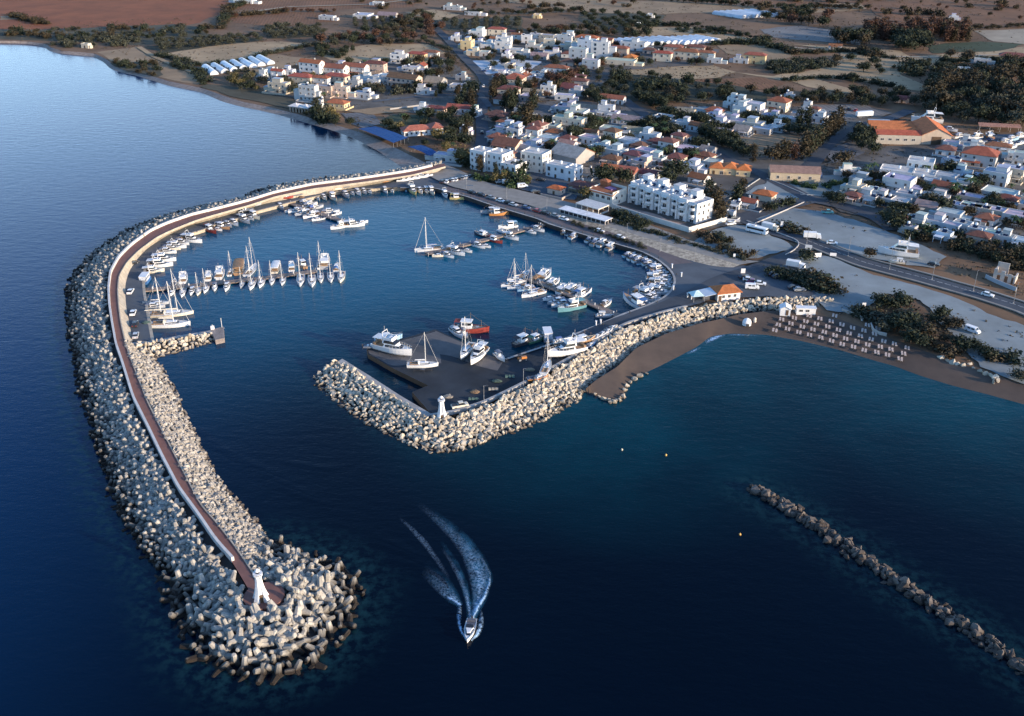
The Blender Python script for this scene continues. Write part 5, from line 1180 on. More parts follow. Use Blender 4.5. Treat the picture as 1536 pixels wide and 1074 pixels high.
# day boat: low cuddy and windscreen, no canopy
r = proto('day_boat'); h, d, rim = hullform(6.2, 2.25, .75, 1.05, .35, .95, stern=.9); bp(r, h, 'hull', M_HULL, W1); bp(r, d, 'deck', M_DECK, (.70,.69,.66))
c_ = bp(r, cabin(-.3,2.2,1.75,.7,.68,1.2,.1,.9), 'cabin', M_DECK, W1); bp(c_, band(-.3,2.2,1.75,.7,.68,1.2,.1,.9), 'window', M_TINT)
b = MB(); b.add([(.05,-.8,1.2),(.05,.8,1.2),(-.4,.7,1.65),(-.4,-.7,1.65),(.09,-.8,1.2),(.09,.8,1.2),(-.36,.7,1.65),(-.36,-.7,1.65)],[(3,2,1,0),(4,5,6,7),(0,1,5,4),(2,3,7,6),(1,2,6,5),(3,0,4,7)]); bp(r, b, 'windscreen', M_TINT)
b = MB(); b.box(-2.8,-.35,-.85,.85,.69,.705); b.box(-2.75,-2.2,-.8,.8,.705,1.05); b.box(-1.2,-.7,-.75,-.2,.705,1.2); b.box(-1.2,-.7,.2,.75,.705,1.2); bp(r, b, 'cockpit', M_FABR, (.10,.11,.14)); add_motor(r, -3.1)
# fishing boat 9 m with wheelhouse
r = proto('fishing_boat'); h, d, rim = hullform(9., 3.1, 1.0, 1.75, .6, .9, stern=.7); bp(r, h, 'hull', M_HULL, W1); bp(r, d, 'deck', M_DECK, (.36,.26,.18))
b = rail([(x, -y, z) for x, y, z in rim], [(-.06,1.0),(.06,1.0),(.06,1.12),(-.06,1.12)]); bb = MB()
for s in (-1, 1):
    pts = [(x, s*y, z) for x, y, z in rim]
    for a, c_ in zip(pts[:-1], pts[1:]): bb.tube((a[0],a[1],a[2]+.03),(c_[0],c_[1],c_[2]+.03),.07,n=4)
bp(r, bb, 'rubbing_rail', M_FABR, (.15,.22,.45))
wh = cabin(-2.4,.2,2.0,1.7,.95,2.9,.05,.25,.94); u = bp(r, wh, 'wheelhouse', M_DECK, W1); bp(u, band(-2.4,.2,2.0,1.7,.95,2.9,.05,.25,.94,f0=.5,f1=.85), 'window', M_TINT)
b = MB(); b.box(-2.6,.3,-1.05,1.05,2.9,3.0); bp(u, b, 'roof', M_DECK, W1)
b = MB(); b.tube((-.1,0,3.0),(-.1,0,5.2),.06,.04,n=5); b.tube((2.6,0,1.2),(2.6,0,3.4),.06,.04,n=5); b.tube((-.1,0,4.9),(4.3,0,1.8),.02,n=3); b.tube((-.1,0,4.9),(-4.3,0,1.1),.02,n=3); bp(r, b, 'mast', M_WOOD)
b = MB(); b.box(1.2,1.9,-.5,.5,1.0,1.5); b.tube((-3.4,-.6,1.2),(-3.4,.6,1.2),.28,n=8); bp(r, b, 'net_winch', M_METAL)
b = MB(); b.add([(-4.2,-1.0,2.75),(-2.55,-1.05,2.85),(-2.55,1.05,2.85),(-4.2,1.0,2.75),(-4.2,-1.0,2.69),(-2.55,-1.05,2.79),(-2.55,1.05,2.79),(-4.2,1.0,2.69)],[(0,1,2,3),(7,6,5,4),(0,4,5,1),(2,6,7,3),(3,7,4,0)]); [b.tube((-4.1,s,.95),(-4.1,s,2.7),.03,n=3) for s in (-.95,.95)]; bp(r, b, 'canopy', M_FABR, (.60,.58,.55))
# tour boat with a roof over the whole deck, 13 m
r = proto('tour_boat'); h, d, rim = hullform(13., 4.4, 1.1, 1.6, .6, 1.1, stern=.9); bp(r, h, 'hull', M_HULL, W1); bp(r, d, 'deck', M_DECK, (.42,.32,.22))
b = MB(); b.loft([[(x,2.1*math.cos(a)*k,3.0+.35*math.sin(a)) for a in np.linspace(0,math.pi,7)]+[(x,-2.1*k,2.9),(x,2.1*k,2.9)] for x,k in ((-6.2,.95),(0,1),(3.6,.85))]); bp(r, b, 'canopy', M_FABR, (.42,.32,.25))
b = MB(); [b.tube((x,s*1.9,1.0),(x,s*1.95,2.95),.05,n=4) for x in (-6,-3.5,-1,1.5,3.3) for s in (-1,1)]; bp(r, b, 'canopy_post', M_MAST)
b = MB(); [b.box(x,x+.5,-1.5,1.5,1.05,1.45) for x in (-5,-3.5,-2,-.5,1)]; bp(r, b, 'bench', M_TEAK)
b = cabin(3.4,5.0,2.2,1.2,1.15,2.1,.1,.5); bp(r, b, 'cabin', M_DECK, W1)
# inflatable 5 m
r = proto('inflatable'); b = MB(); n = 7
path = [(-2.5,-.85),(-1,-.9),(.8,-.85),(1.8,-.55),(2.4,-.05),(2.4,.05),(1.8,.55),(.8,.85),(-1,.9),(-2.5,.85)]
for a, c_ in zip(path[:-1], path[1:]): b.tube((*a,.45),(*c_,.45),.26,n=8)
bp(r, b, 'tube', M_HULL, (.16,.17,.19)); b = MB(); b.prism([(-2.4,-.75),(.8,-.7),(2.1,0),(.8,.7),(-2.4,.75)],.12,.34); bp(r, b, 'floor', M_DECK, (.4,.4,.4)); b = MB(); b.box(-.6,-.1,-.3,.3,.34,1.2); b.box(-1.5,-1.0,-.4,.4,.34,.8); bp(r, b, 'console', M_DECK, W1); add_motor(r, -2.5)
# house barge: blue hull with a box cabin
r = proto('cabin_barge'); b = MB(); b.prism([(-3.4,-1.6),(3,-1.6),(3.6,-1.1),(3.6,1.1),(3,1.6),(-3.4,1.6)],-.4,1.2); bp(r, b, 'hull', M_HULL, (.05,.14,.32))
b = MB(); b.box(-3.0,2.2,-1.4,1.4,1.2,3.3); c_ = bp(r, b, 'cabin', M_DECK, (.62,.64,.68)); b = MB(); b.box(-3.2,2.4,-1.55,1.55,3.3,3.42); bp(c_, b, 'roof', M_DECK, (.74,.74,.74)); b = MB(); [b.box(x,x+.8,-1.42,1.42,2.0,2.8) for x in (-2.6,-1.2,.2)]; b.box(2.18,2.22,-.9,.9,2.0,2.8); bp(c_, b, 'window', M_TINT)
DEF = {k: [] for k in PROTO}
N_BOAT = {'sailing_yacht': 'sailing yacht', 'ketch': 'ketch', 'cabin_cruiser': 'cabin cruiser', 'motor_yacht': 'motor yacht', 'motorboat': 'motorboat', 'day_boat': 'day boat', 'fishing_boat': 'fishing boat', 'tour_boat': 'tour boat', 'inflatable': 'inflatable', 'cabin_barge': 'cabin barge'}
PL = {'sailing_yacht': 10, 'ketch': 15, 'cabin_cruiser': 9, 'motor_yacht': 9, 'motorboat': 6, 'day_boat': 6.2, 'fishing_boat': 9, 'tour_boat': 13, 'inflatable': 5.2, 'cabin_barge': 7}
KEY = {'s': 'sailing_yacht', 'K': 'ketch', 'c': 'cabin_cruiser', 'm': 'motor_yacht', 'o': 'motorboat', 'd': 'day_boat', 'f': 'fishing_boat', 't': 'tour_boat', 'i': 'inflatable', 'B': 'cabin_barge'}
HC = {'w': ((.78,.77,.75), 'white'), 'c': ((.74,.66,.52), 'cream'), 'b': ((.06,.16,.36), 'blue'), 'l': ((.36,.55,.68), 'light blue'), 'r': ((.33,.06,.045), 'red'), 'n': ((.34,.20,.11), 'brown'), 'k': ((.05,.05,.06), 'black'), 'g': ((.42,.43,.45), 'grey'), 't': ((.15,.33,.37), 'teal'), 'y': ((.70,.55,.22), 'yellow'), 'o': ((.55,.24,.08), 'orange'), 'e': ((.08,.20,.13), 'green'), 'u': ((.09,.14,.34), 'navy')}
BOAT_N = {}
def boat(kind, loc, head, L, hull='w', trim=None, label='', group=None, z=0.0, roll=0.0):
    k = KEY[kind]; s = L/PL[k]; cols = {'hull': HC[hull][0]}
    if trim: 
        for p_ in ('canopy', 'sun_canopy', 'sail_cover', 'spray_hood', 'rubbing_rail'): cols[p_] = HC[trim][0]
    elif kind in 'so': cols['sun_canopy'] = cols['sail_cover'] = random.choice(((.70,.68,.63),(.12,.18,.36),(.55,.53,.50),(.20,.22,.27),(.70,.68,.63)))
    o = copy_tree(PROTO[k], None, cols); o.location = (loc.x, loc.y, z); o.rotation_euler = (roll, 0, head); o.scale = (s, s, s)
    tag(o, label, N_BOAT[k].split()[-1] if k != 'inflatable' else 'inflatable boat', group); return o
def fleet(phrase, group, rows, head, order='x', rev=False, anchor=''):
    """rows: 'px py kind length hull [trim] [heading]' ; ordered along the quay from the anchor"""
    L_ = [r.split() for r in rows.strip().split('\n')]; L_.sort(key=lambda r: float(r[0 if order == 'x' else 1]), reverse=rev)
    for i, r in enumerate(L_):
        px, py = float(r[0]), float(r[1]); L = float(r[3])*.9; hd = R(float(r[6])) if len(r) > 6 else (head(px, py) if callable(head) else head)+random.uniform(-.07, .07); trim = r[5] if len(r) > 5 and r[5] != '-' else None
        nm = N_BOAT[KEY[r[2]]]; lb = f'{HC[r[4]][1]} {nm}'+(f' with {HC[trim][1]} canvas' if trim else '')
        boat(r[2], P(px, py, .4), hd, L, r[4], trim, f'{lb}, {ORD[i+1]} {anchor} {phrase}', group)
def line_normal(line, side):
    l = np.array([tuple(P(x, y, 0))[:2] for x, y in line])
    def f(px, py):
        p = np.array(tuple(P(px, py, 0))[:2]); best = None
        for a, c in zip(l[:-1], l[1:]):
            d = c-a; t = min(1, max(0, ((p-a)@d)/(d@d))); e = np.linalg.norm(p-a-t*d)
            if best is None or e < best[0]: best = (e, d)
        d = best[1]; return math.atan2(d[0]*side, -d[1]*side)
    return f
# left quay curve, bows into the basin
fleet('on the curved west quay', 'boats along the curved west quay', """218 421 B 7 b - 92
230 407 m 9 c
240 398 m 11 w
238 386 c 7 w
246 390 m 10.5 w
251 378 c 8.5 w
257 373 c 8.5 c
265 370 m 9 w
273 364.5 c 8 w
288 361 m 11 w
281 356.5 c 8 w
316 346 f 9.5 r r
325 343.5 d 7 w
334 341 f 8.5 n g
342 337.5 c 8 w
351 335 c 8.5 w
366 331 m 10 g g
375 327 d 7 w
382 325 f 9.5 c g""", line_normal(QUAY_L[7:18][::-1], -1), 'x', False, 'from the pontoon')
fleet('the far north quay', 'boats along the far north quay', """421 310.5 c 8 g
448 300 d 6 w
476 297 d 6.5 w
486 296.5 c 7.5 c
500 297 f 9.5 c r
519 293 c 9 g
528 289.5 d 6.5 w
537 289 c 8.5 w u
546 287.5 c 7.5 g
554 287 d 6.5 w
578 286 f 7 w
588 285.5 d 6 w
608 284.5 o 5.5 l
619 287 m 11 y c
630 286.5 c 8 w
640 286.5 f 7.5 c
648 288 f 9 c g
668 292.5 m 8.5 w
688 297.5 f 9 y y -5
704 296 d 5.5 w""", lambda x, y: R(-72) if x > 560 else R(-62), 'x', False, 'from the bend along')
fleet('at the short north pontoon', 'boats around the short north pontoon', """436 316 d 6 w - 215
443 316.5 c 7.5 w - 215
454 321 m 8 g - 215
460 318 d 6.5 w - 215
467 324.5 m 8.5 w - 215
478 328.5 d 7 w - 215
509 340.5 m 9 w g 215
531 338 m 10 w - 10
541 333.5 d 7 w - 20
458 303.5 c 7.5 g - 35
465 307.5 c 8 w - 35
474 311.5 c 8 g u 35
495 318.5 c 9 w - 10
504 320.5 d 6 w - 35
451 300.5 d 6 c - 35""", 0, 'x', False, 'from the shore')
fleet('north of the long pontoon', 'boats north of the long west pontoon', """261 424 d 7 w
276 418 m 10 w
314 415 m 8.5 w
331 411 m 11 w
346 408 s 8 w
359 402.5 t 14 n n
377 405 K 13 w - 85
414 402 t 11 c w
438 401 m 9 w l
453 397 f 9 n k 120
488 394.5 m 13 g
505 402 c 8 w b
480 397 s 9 w""", R(97), 'x', False, 'from the quay')
fleet('south of the long pontoon', 'boats south of the long west pontoon', """258 438 d 6.5 w
274 439 s 8 w
288 437 c 7 w
298 437 s 7.5 c
309 433 s 8 w
322 431.5 o 6 w
340 431 c 7.5 w
363 426.5 s 7 g
378 427 s 10 w
392 424.5 s 9 w
408 421 s 8 w
424 421.5 s 8 w
451 421 s 11 w
468 422 s 11 w
481 417 s 9 w
496 416.5 s 9.5 w
512 416 s 10.5 c""", R(-84), 'x', False, 'from the quay')
fleet('between west quay and jetty', 'yachts between west quay and jetty', """256 471 K 17 c c 8
255 487.5 s 15 w c 4
236 455 s 9 g - 8
232 460.5 c 8 g - 8""", 0, 'y', False, 'from the pontoon,')
fleet('at the promenade pontoon', 'boats around the east finger pontoon', """644 375 s 13 w - 196
660 383 d 7 c - 196
671 383.5 c 7.5 w - -36
684 379 m 10 w - -36
699 375.5 d 7 w - -36
717 369 c 8 w - -36
727 368.5 d 7 w - -36
743 361.5 f 8 r r -36
766 356.5 m 9 w - -36
795 347.5 d 7 w - -36
806 344.5 c 8 w - -36
721 352 f 8 k w 140
729 351 d 6 g - 140
762 340.5 f 9.5 w l 200
752 347 o 5.5 w - 140""", 0, 'x', False, 'from its tip')
fleet('below the promenade', 'boats along the quay below the promenade', """734 318 f 8.5 g g 190
749 321 f 10 o n 8
848 348.5 f 6 n n
855 350 d 6 w
862 354.5 c 8 w
886 359.5 c 7.5 w
895 364 c 9 g
906 366 m 9 w g
918 371 m 8.5 g""", line_normal(QUAY_R[4:13], 1), 'x', False, 'from the corner')
fleet('on the round east quay', 'boats packed along the round east quay', """944 382.5 c 7 l
952 387 c 7.5 w
960 390 c 8 w
968 391.5 d 6.5 w
975 395.5 c 7.5 w
983 401 c 8 w
989 405 m 9 w
981 404 d 6.5 b
990 411.5 c 8 l b
999 411 d 7 w
986 417.5 m 9.5 w
999 418 c 7.5 w
999 424 c 7 g
988 425.5 m 8.5 w
995 431 c 8 c
981 432.5 c 8 w
988 438 m 9 w
977 439.5 m 8.5 g
968 445.5 m 12 g g
975 449 c 9 w
951 455 f 14 w b 122
960 459 d 6.5 w
948 384.5 d 6 w
964 394 d 6 l
971 392.5 c 7 w
980 398.5 d 6 w
994 408 d 6.5 w
1003 414 d 6 l
1002 421 d 6 w
992 421.5 c 7.5 w
1001 428 d 6 w
985 429.5 d 6.5 w
996 436.5 d 6 w
983 436 c 8 w
974 443 c 8.5 w
981 446 c 8 w
966 454 c 8 g""", line_normal(QUAY_R[11:21], 1), 'y', False, 'from the north')
fleet('north of the boatyard pontoon', 'boats north of the south pontoon', """806 418 t 8 o n 60
818 414.5 m 11 w - 62
831 425 m 8.5 w - 55
847 435 m 9.5 w - 52
860 435.5 m 10 g - 50
875 441 f 10 w b 45
909 456 c 8 w k 50
787 411 s 8 w - 60""", 0, 'x', False, 'from its tip')
fleet('south of the boatyard pontoon', 'boats south of the south pontoon', """765 428 c 8 w - 205
774 418 s 8 w - 205
776 430.5 s 9 w - 205
789 434.5 c 8 l - 205
800 441 s 11 w - 212
827 447.5 d 7.5 w - 205
835 453 c 8 g - 205
842 457 c 8.5 w - 205
857 462.5 m 12 t t 208
907 474 o 7 g - 0
783 421 d 6 w - 205""", 0, 'x', False, 'from its tip')
# boatyard: afloat and on the hard
def yard(kind, px, py, hd, L, hull, trim, label, z): return boat(kind, P(px, py, z), R(hd), L, hull, trim, label, None, z)
yard('f', 707, 497, -10, 12, 'r', 'r', 'red fishing boat with cream wheelhouse afloat beside the concrete platform', 0)
yard('c', 686, 502, -60, 8.5, 'w', 'g', 'white and grey cabin cruiser between red fishing boat and platform edge', 0)
yard('o', 697, 503, -70, 6, 'g', None, 'grey open boat tucked behind the red fishing boat', 0)
yard('f', 788, 514, 40, 10, 'k', 'k', 'black fishing boat moored at the boatyard quay', 0)
yard('f', 806, 511, 40, 8, 'e', 'e', 'dark green fishing boat moored beside the black one', 0)
yard('B', 821, 507, 96, 6.5, 'g', None, 'pale box-cabined barge moored by the crane of the boatyard', 0)
HARD = []
def hard(kind, px, py, hd, L, hull, trim, label, keel=False):
    """a boat standing ashore on props"""
    k = KEY[kind]; s = L/PL[k]; lift = (1.5 if keel else .62*s)+LZ; o = yard(kind, px, py, hd, L, hull, trim, label, lift); HARD.append(o)
    if keel:
        b = MB(); b.loft([[(-.7,-.09,-.2),(.9,-.09,-.2),(.9,.09,-.2),(-.7,.09,-.2)],[(-.8,-.12,-1.35/s),(.5,-.12,-1.35/s),(.5,.12,-1.35/s),(-.8,.12,-1.35/s)]]); part(b.build('keel', M_KEEL, o), o)
    b = MB(); h = -lift+LZ+.05; 
    for x in (-.28,.05,.3):
        for sd in (-1, 1): b.tube((x*PL[k], sd*PL[k]*.17, h/s),(x*PL[k], sd*PL[k]*.10, -.05),.05,n=4)
    b.box(-.3*PL[k],.32*PL[k],-.12,.12,h/s,h/s+.15); part(b.build('cradle', M_DARKM, o), o); return o
hard('m', 590, 526, -28, 14, 'w', None, 'large white motor yacht propped on stands at the platform corner')
hard('c', 583, 510, 20, 9, 'l', 'l', 'light blue covered boat behind the large motor yacht ashore')
hard('i', 559, 521, 0, 6, 'k', None, 'black inflatable lying at the outer corner of the platform')
hard('s', 634, 549, 2, 9.5, 'w', 'w', 'white sailing yacht propped upright in the middle of the platform', True)
hard('s', 700, 528, -108, 10.5, 'w', 'g', 'white sailing yacht propped on the platform beside a motor yacht', True)
hard('m', 717, 536, -112, 11, 'w', 'w', 'white motor yacht propped on the platform, bow towards the lighthouse')
hard('m', 850, 529, 205, 13, 'w', None, 'big white motor yacht on the hard against the parapet')
hard('s', 820, 553, 75, 9, 'w', 'b', 'small sailing yacht with blue cover on the hard by the parapet', True)
hard('o', 841, 513, 20, 5.5, 'w', None, 'white dinghy on the quay edge near the big motor yacht')
hard('f', 877, 513, 30, 8, 'n', 'c', 'wooden boat on the hard between motor yacht and small dinghies')
hard('d', 806, 569, 15, 6.5, 'o', None, 'orange open boat lying by the parapet near the lamp post')
hard('o', 750, 537, -60, 6, 'w', None, 'white boat on a trailer at the inner edge of the platform')
for i, (x, y, hc) in enumerate([(884,520,'b'),(894,507,'w'),(902,503,'w'),(910,499,'w'),(917,494,'c')]): hard('d', x, y, 40, 5.5, hc, None, f'{HC[hc][1]} small boat ashore, {ORD[i+1]} in the row along the parapet wall')
# ashore along the north breakwater quay
for i, (x, y, kd, hc) in enumerate(sorted([(430,297,'d','r'),(444,293.5,'i','k'),(465,289,'d','w'),(486,286,'d','g'),(503,284,'d','c'),(516,281.5,'i','k'),(550,276,'d','o'),(574,272.5,'d','o'),(604,271,'d','w'),(612,269.5,'d','w'),(621,268,'d','w'),(632,266,'c','w'),(640,264.5,'d','w'),(370,316,'i','k'),(318,326,'i','g'),(382,308,'d','g')])):
    hard(kd, x, y, 12 if x > 400 else 25, 6 if kd != 'c' else 7, hc, None, f'{HC[hc][1]} {"inflatable" if kd == "i" else "small boat"} ashore on the north quay, { "at its root, " if x > 600 else ""}{ORD[i+1]} from the bend')
hard('m', 1347, 381, 162, 15, 'w', None, 'large white motor yacht standing on bare ground beside the coast road')
hard('o', 1345, 394, 160, 6, 'c', None, 'cream dinghy lying below the large motor yacht by the coast road')
hard('m', 1390, 182, 170, 17, 'w', None, 'long white yacht stored between the wood and the big orange shed')
hard('m', 1483, 206, 90, 9, 'o', None, 'orange-hulled boat standing in the boat storage yard')
for i, (x, y, hd, L, hc, kd) in enumerate(sorted([(1440,206,20,9,'w','c'),(1452,212,20,8,'w','c'),(1462,208,200,9,'w','m'),(1470,216,15,8,'g','c'),(1508,214,20,9,'w','c'),(1518,210,20,9,'l','c'),(1528,216,25,8,'w','d'),(1500,222,10,8,'w','d'),(1515,222,20,9,'w','m'),(1531,205,20,9,'w','c'),(1425,196,-40,8,'w','c'),(1436,214,0,7,'w','d'),(1446,218,10,7,'l','d')])):
    hard(kd, x, y, hd, L, hc, None, f'{HC[hc][1]} boat in the dry storage beyond the orange shed, {ORD[i+1]} from the shed')
# the motorboat under way at the harbour mouth
mb_ = boat('d', P(704.5, 946, .5), R(-97), 6.6, 'w', None, 'white open motorboat speeding out of the harbour ahead of its wake', None, .12)
# finger pontoons and other piers
def pier(pts, wdt, label, ends=0):
    c = smooth_line(px_line(pts, .9), 16, 0); r_ = built('pontoon', label, 'pontoon', c[0], 0); o0 = np.array(c[0]); b = MB()
    A, C = offset_line(c, wdt/2)-o0, offset_line(c, -wdt/2)-o0; b.loft([[(a[0],a[1],0),(d[0],d[1],0),(d[0],d[1],-.45),(a[0],a[1],-.45)] for a, d in zip(A, C)]); bpart(b, 'deck', mat('pontoon_deck', (0.26,0.20,0.165), 0.9, 0.35, 0.5, world=True) if 'pontoon_deck' not in bpy.data.materials else bpy.data.materials['pontoon_deck'], r_)
    b = MB()
    for a, d in zip(A[1::2], C[1::2]):
        for q in (a, d): b.tube((q[0],q[1],-2.2),(q[0],q[1],.75),.13,n=6)
    bpart(b, 'pile', M_CONC, r_)
    b = MB()
    for i in range(1, 15, 3): q = (A[i]*.5+C[i]*.5); b.box(q[0]-.15,q[0]+.15,q[1]-.15,q[1]+.15,0,.9)
    bpart(b, 'power_pedestal', M_WALL, r_, (.7,.7,.7))
pier([(211,435),(262,430.5),(311,425.5),(400,416),(474,406)], 2.6, 'long timber pontoon with yachts on both sides in the west basin')
pier([(430,302),(478,319),(527,335.5)], 2.8, 'short pontoon slanting out from the north quay')
pier([(822,334),(760,351),(700,366),(640,380)], 2.6, 'timber pontoon slanting out from the promenade quay')
pier([(930,474.5),(880,452),(836,434),(792,417)], 2.8, 'grey pontoon slanting out from the boatyard quay')
# ================================================================ VEHICLES, FURNITURE
M_CAR = mat('car_paint', (1,1,1), 0.3, 0.05, 0.8, obj=True, spec=0.6); M_TYRE = mat('tyre_rubber', (0.03,0.03,0.03), 0.9, 0.2, 2.0); M_LAMP = mat('lamp_glass', (0.7,0.68,0.62), 0.2, 0.1, 1.0, spec=0.6); M_REDL = mat('tail_lamp', (0.35,0.02,0.02), 0.3, 0.1, 1.0)
b = MB(); b.tube((0,-.11,0),(0,.11,0),.32,n=12); WHEEL = b.mesh('wheel', M_TYRE); b = MB(); b.tube((0,-.12,0),(0,.12,0),.19,n=8); RIM = b.mesh('rim', M_METAL)
def wheels(r, xs, y, rad=1.0, z=.32):
    for x in xs:
        for s in (-1, 1): w_ = part(put('wheel', WHEEL, r, (x, s*y, z*rad), 0, (rad,1,rad)), r); part(put('rim', RIM, w_, (0,0,0)), w_)
def lamps(r, x0, x1, y, z):
    for s in (-1, 1):
        b = MB(); b.box(x1-.02,x1+.03,s*y-.2,s*y+.2,z-.08,z+.1); bp(r, b, 'headlight', M_LAMP); b = MB(); b.box(x0-.03,x0+.02,s*y-.18,s*y+.18,z-.05,z+.12); bp(r, b, 'tail_light', M_REDL)
VPL = {}
def vproto(name, L): r = empty(name); PROTO[name] = r; VPL[name] = L; return r
def side_loft(prof, w, tuck=.86, z0=.9):
    """extrudes a side outline across the width, narrower above the waist"""
    b = MB(); secs = []
    for s in (-1, 1): secs.append([(x, s*w/2*(1 if z <= z0 else 1-(1-tuck)*(z-z0)/.6), z) for x, z in prof])
    b.loft(secs); return b
r = vproto('car', 4.3); bp(r, side_loft([(-2.15,.3),(2.1,.3),(2.15,.62),(1.95,.80),(1.0,.92),(-1.95,.98),(-2.15,.8)],1.72), 'body', M_CAR)
bp(r, side_loft([(-1.85,.95),(.95,.90),(.35,1.42),(-1.35,1.46)],1.62,.80), 'cabin_glass', M_GLASS); bp(r, side_loft([(-1.30,1.44),(.32,1.40),(.15,1.48),(-1.1,1.50)],1.40,.95,1.4), 'roof', M_CAR); wheels(r, (-1.32,1.32), .80); lamps(r, -2.13, 2.12, .6, .68)
r = vproto('van', 5.0); bp(r, side_loft([(-2.5,.35),(2.45,.35),(2.5,.8),(2.2,1.05),(1.65,1.25),(1.15,1.98),(-2.4,2.05),(-2.5,1.9)],1.85,.95), 'body', M_CAR); b = MB(); b.add([(1.68,-.8,1.27),(1.68,.8,1.27),(1.22,.72,1.92),(1.22,-.72,1.92),(1.6,-.8,1.2),(1.6,.8,1.2),(1.12,.72,1.92),(1.12,-.72,1.92)],[(0,1,2,3),(7,6,5,4),(0,4,5,1),(2,6,7,3),(1,5,6,2),(3,7,4,0)]); bp(r, b, 'windscreen', M_GLASS)
b = MB(); [b.box(x,x+1.0,-.93,.93,1.25,1.75) for x in (-.1,-1.4)]; bp(r, b, 'side_window', M_GLASS); wheels(r, (-1.5,1.55), .85, 1.05); lamps(r, -2.5, 2.46, .65, .75)
r = vproto('bus', 9.0); bp(r, side_loft([(-4.5,.4),(4.4,.4),(4.5,1.0),(4.3,2.7),(-4.5,2.9)],2.45,.97), 'body', M_CAR); b = MB(); b.box(-4.0,3.4,-1.235,1.235,1.5,2.3); b.box(4.32,4.44,-1.05,1.05,1.35,2.4); bp(r, b, 'window_band', M_GLASS); b = MB(); b.box(-2.5,-.8,-.7,.7,2.88,3.1); bp(r, b, 'roof_unit', M_CANV, (.7,.7,.7)); wheels(r, (-2.6,2.7), 1.1, 1.4); lamps(r, -4.5, 4.45, .9, .8)
r = vproto('truck', 7.0); bp(r, side_loft([(1.7,.5),(3.5,.5),(3.5,1.2),(3.2,2.2),(1.7,2.3)],2.1,.97), 'cab', M_CAR); b = MB(); b.box(-3.5,1.5,-1.1,1.1,.85,2.9); bp(r, b, 'box_body', M_CANV, (.78,.78,.76)); b = MB(); b.box(-3.4,1.8,-.5,.5,.5,.84); bp(r, b, 'chassis', M_DARKM); b = MB(); b.box(3.3,3.42,-.9,.9,1.35,2.05); bp(r, b, 'windscreen', M_GLASS); wheels(r, (-2.3,2.6), 1.0, 1.3)
r = vproto('trailer', 10.0); b = MB(); b.box(-5,5,-1.2,1.2,1.1,3.6); bp(r, b, 'box_body', M_CANV, (.78,.78,.76)); b = MB(); b.box(-4.9,4.9,-.5,.5,.7,1.09); b.box(3.9,4.1,-.6,.6,-.0,.7); bp(r, b, 'chassis', M_DARKM); wheels(r, (-3.8,-2.6), 1.0, 1.4)
r = vproto('pickup', 5.0); bp(r, side_loft([(-2.5,.4),(2.45,.4),(2.5,.8),(2.2,1.05),(-2.5,1.1)],1.8), 'body', M_CAR); bp(r, side_loft([(-.5,1.08),(1.5,1.06),(.95,1.7),(-.4,1.75)],1.65,.85,1.0), 'cabin_glass', M_GLASS); b = MB(); b.box(-.45,.95,-.68,.68,1.72,1.8); bp(r, b, 'roof', M_CAR); b = MB(); b.box(-2.4,-.7,-.75,.75,1.1,1.13); bp(r, b, 'load_bed', M_DARKM); wheels(r, (-1.5,1.55), .82, 1.1)
r = vproto('tractor', 3.0); b = MB(); b.box(-.2,1.5,-.4,.4,.7,1.4); b.box(-1.3,-.2,-.6,.6,.6,1.0); bp(r, b, 'body', M_CAR); b = MB(); [b.tube((x,s*.55,1.0),(x,s*.55,2.2),.05,n=4) for x in (-1.2,-.3) for s in (-1,1)]; b.box(-1.35,-.15,-.7,.7,2.2,2.3); bp(r, b, 'cab_frame', M_DARKM); wheels(r, (-.9,), .75, 2.0); wheels(r, (1.1,), .65, 1.2)
CC = {'w': (.80,.80,.79), 'k': (.03,.03,.035), 'g': (.28,.29,.30), 's': (.50,.51,.52), 'r': (.36,.04,.035), 'b': (.05,.09,.20), 't': (.10,.36,.36), 'p': (.16,.05,.13), 'o': (.55,.22,.06), 'c': (.66,.60,.48)}
CN = {'w': 'white', 'k': 'black', 'g': 'grey', 's': 'silver', 'r': 'red', 'b': 'dark blue', 't': 'turquoise', 'p': 'purple', 'o': 'orange', 'c': 'cream'}
def vehicle(kind, px, py, hd, col, label, z=None, group=None):
    z = LZ+.45 if z is None else z; o = copy_tree(PROTO[kind], None, {'body': CC[col], 'roof': CC[col], 'cab': CC[col]}); p = P(px, py, z); o.location = p; o.rotation_euler = (0, 0, R(hd)); tag(o, label, kind, group); return o
for i, (x, y, h, c) in enumerate([(200,396,50,'k'),(196,439,95,'w'),(200,471,100,'w'),(203,488,100,'k'),(204,505,103,'s')]): vehicle('car', x, y, h, c, f'{CN[c]} car beside the curved masonry bank of the west quay, {ORD[5-i]} from the jetty', LZ+.03)
for i, (x, y, h, c) in enumerate([(411,300.5,12,'w'),(402,302.5,12,'k'),(420,298.5,12,'s')]): vehicle('car', x, y, h, c, f'{CN[c]} car parked at the root of the short north pontoon', LZ+.03)
for i, (x, y, c) in enumerate([(664,274,'k'),(671,274,'w'),(676,272.5,'k'),(680,271.5,'w'),(685,271,'w'),(690,269.5,'k'),(695,268.5,'g'),(700,267.5,'w'),(706,266,'k')]): vehicle('car', x, y, 70, c, f'{CN[c]} car in the slanted row at the harbour corner, {ORD[i+1]} from the water')
for i, (x, y, c) in enumerate([(708,290,'k'),(722,293.5,'k'),(737,298,'g'),(751,302.5,'w'),(763,305.5,'k'),(770,308.5,'s'),(789,313,'b'),(806,318,'r'),(818,321,'k'),(833,325,'g'),(846,330,'w'),(899,348,'w'),(930,357.5,'w')]): vehicle('car', x, y, -38, c, f'{CN[c]} car on the quay below the promenade, {ORD[i+1]} from the harbour corner')
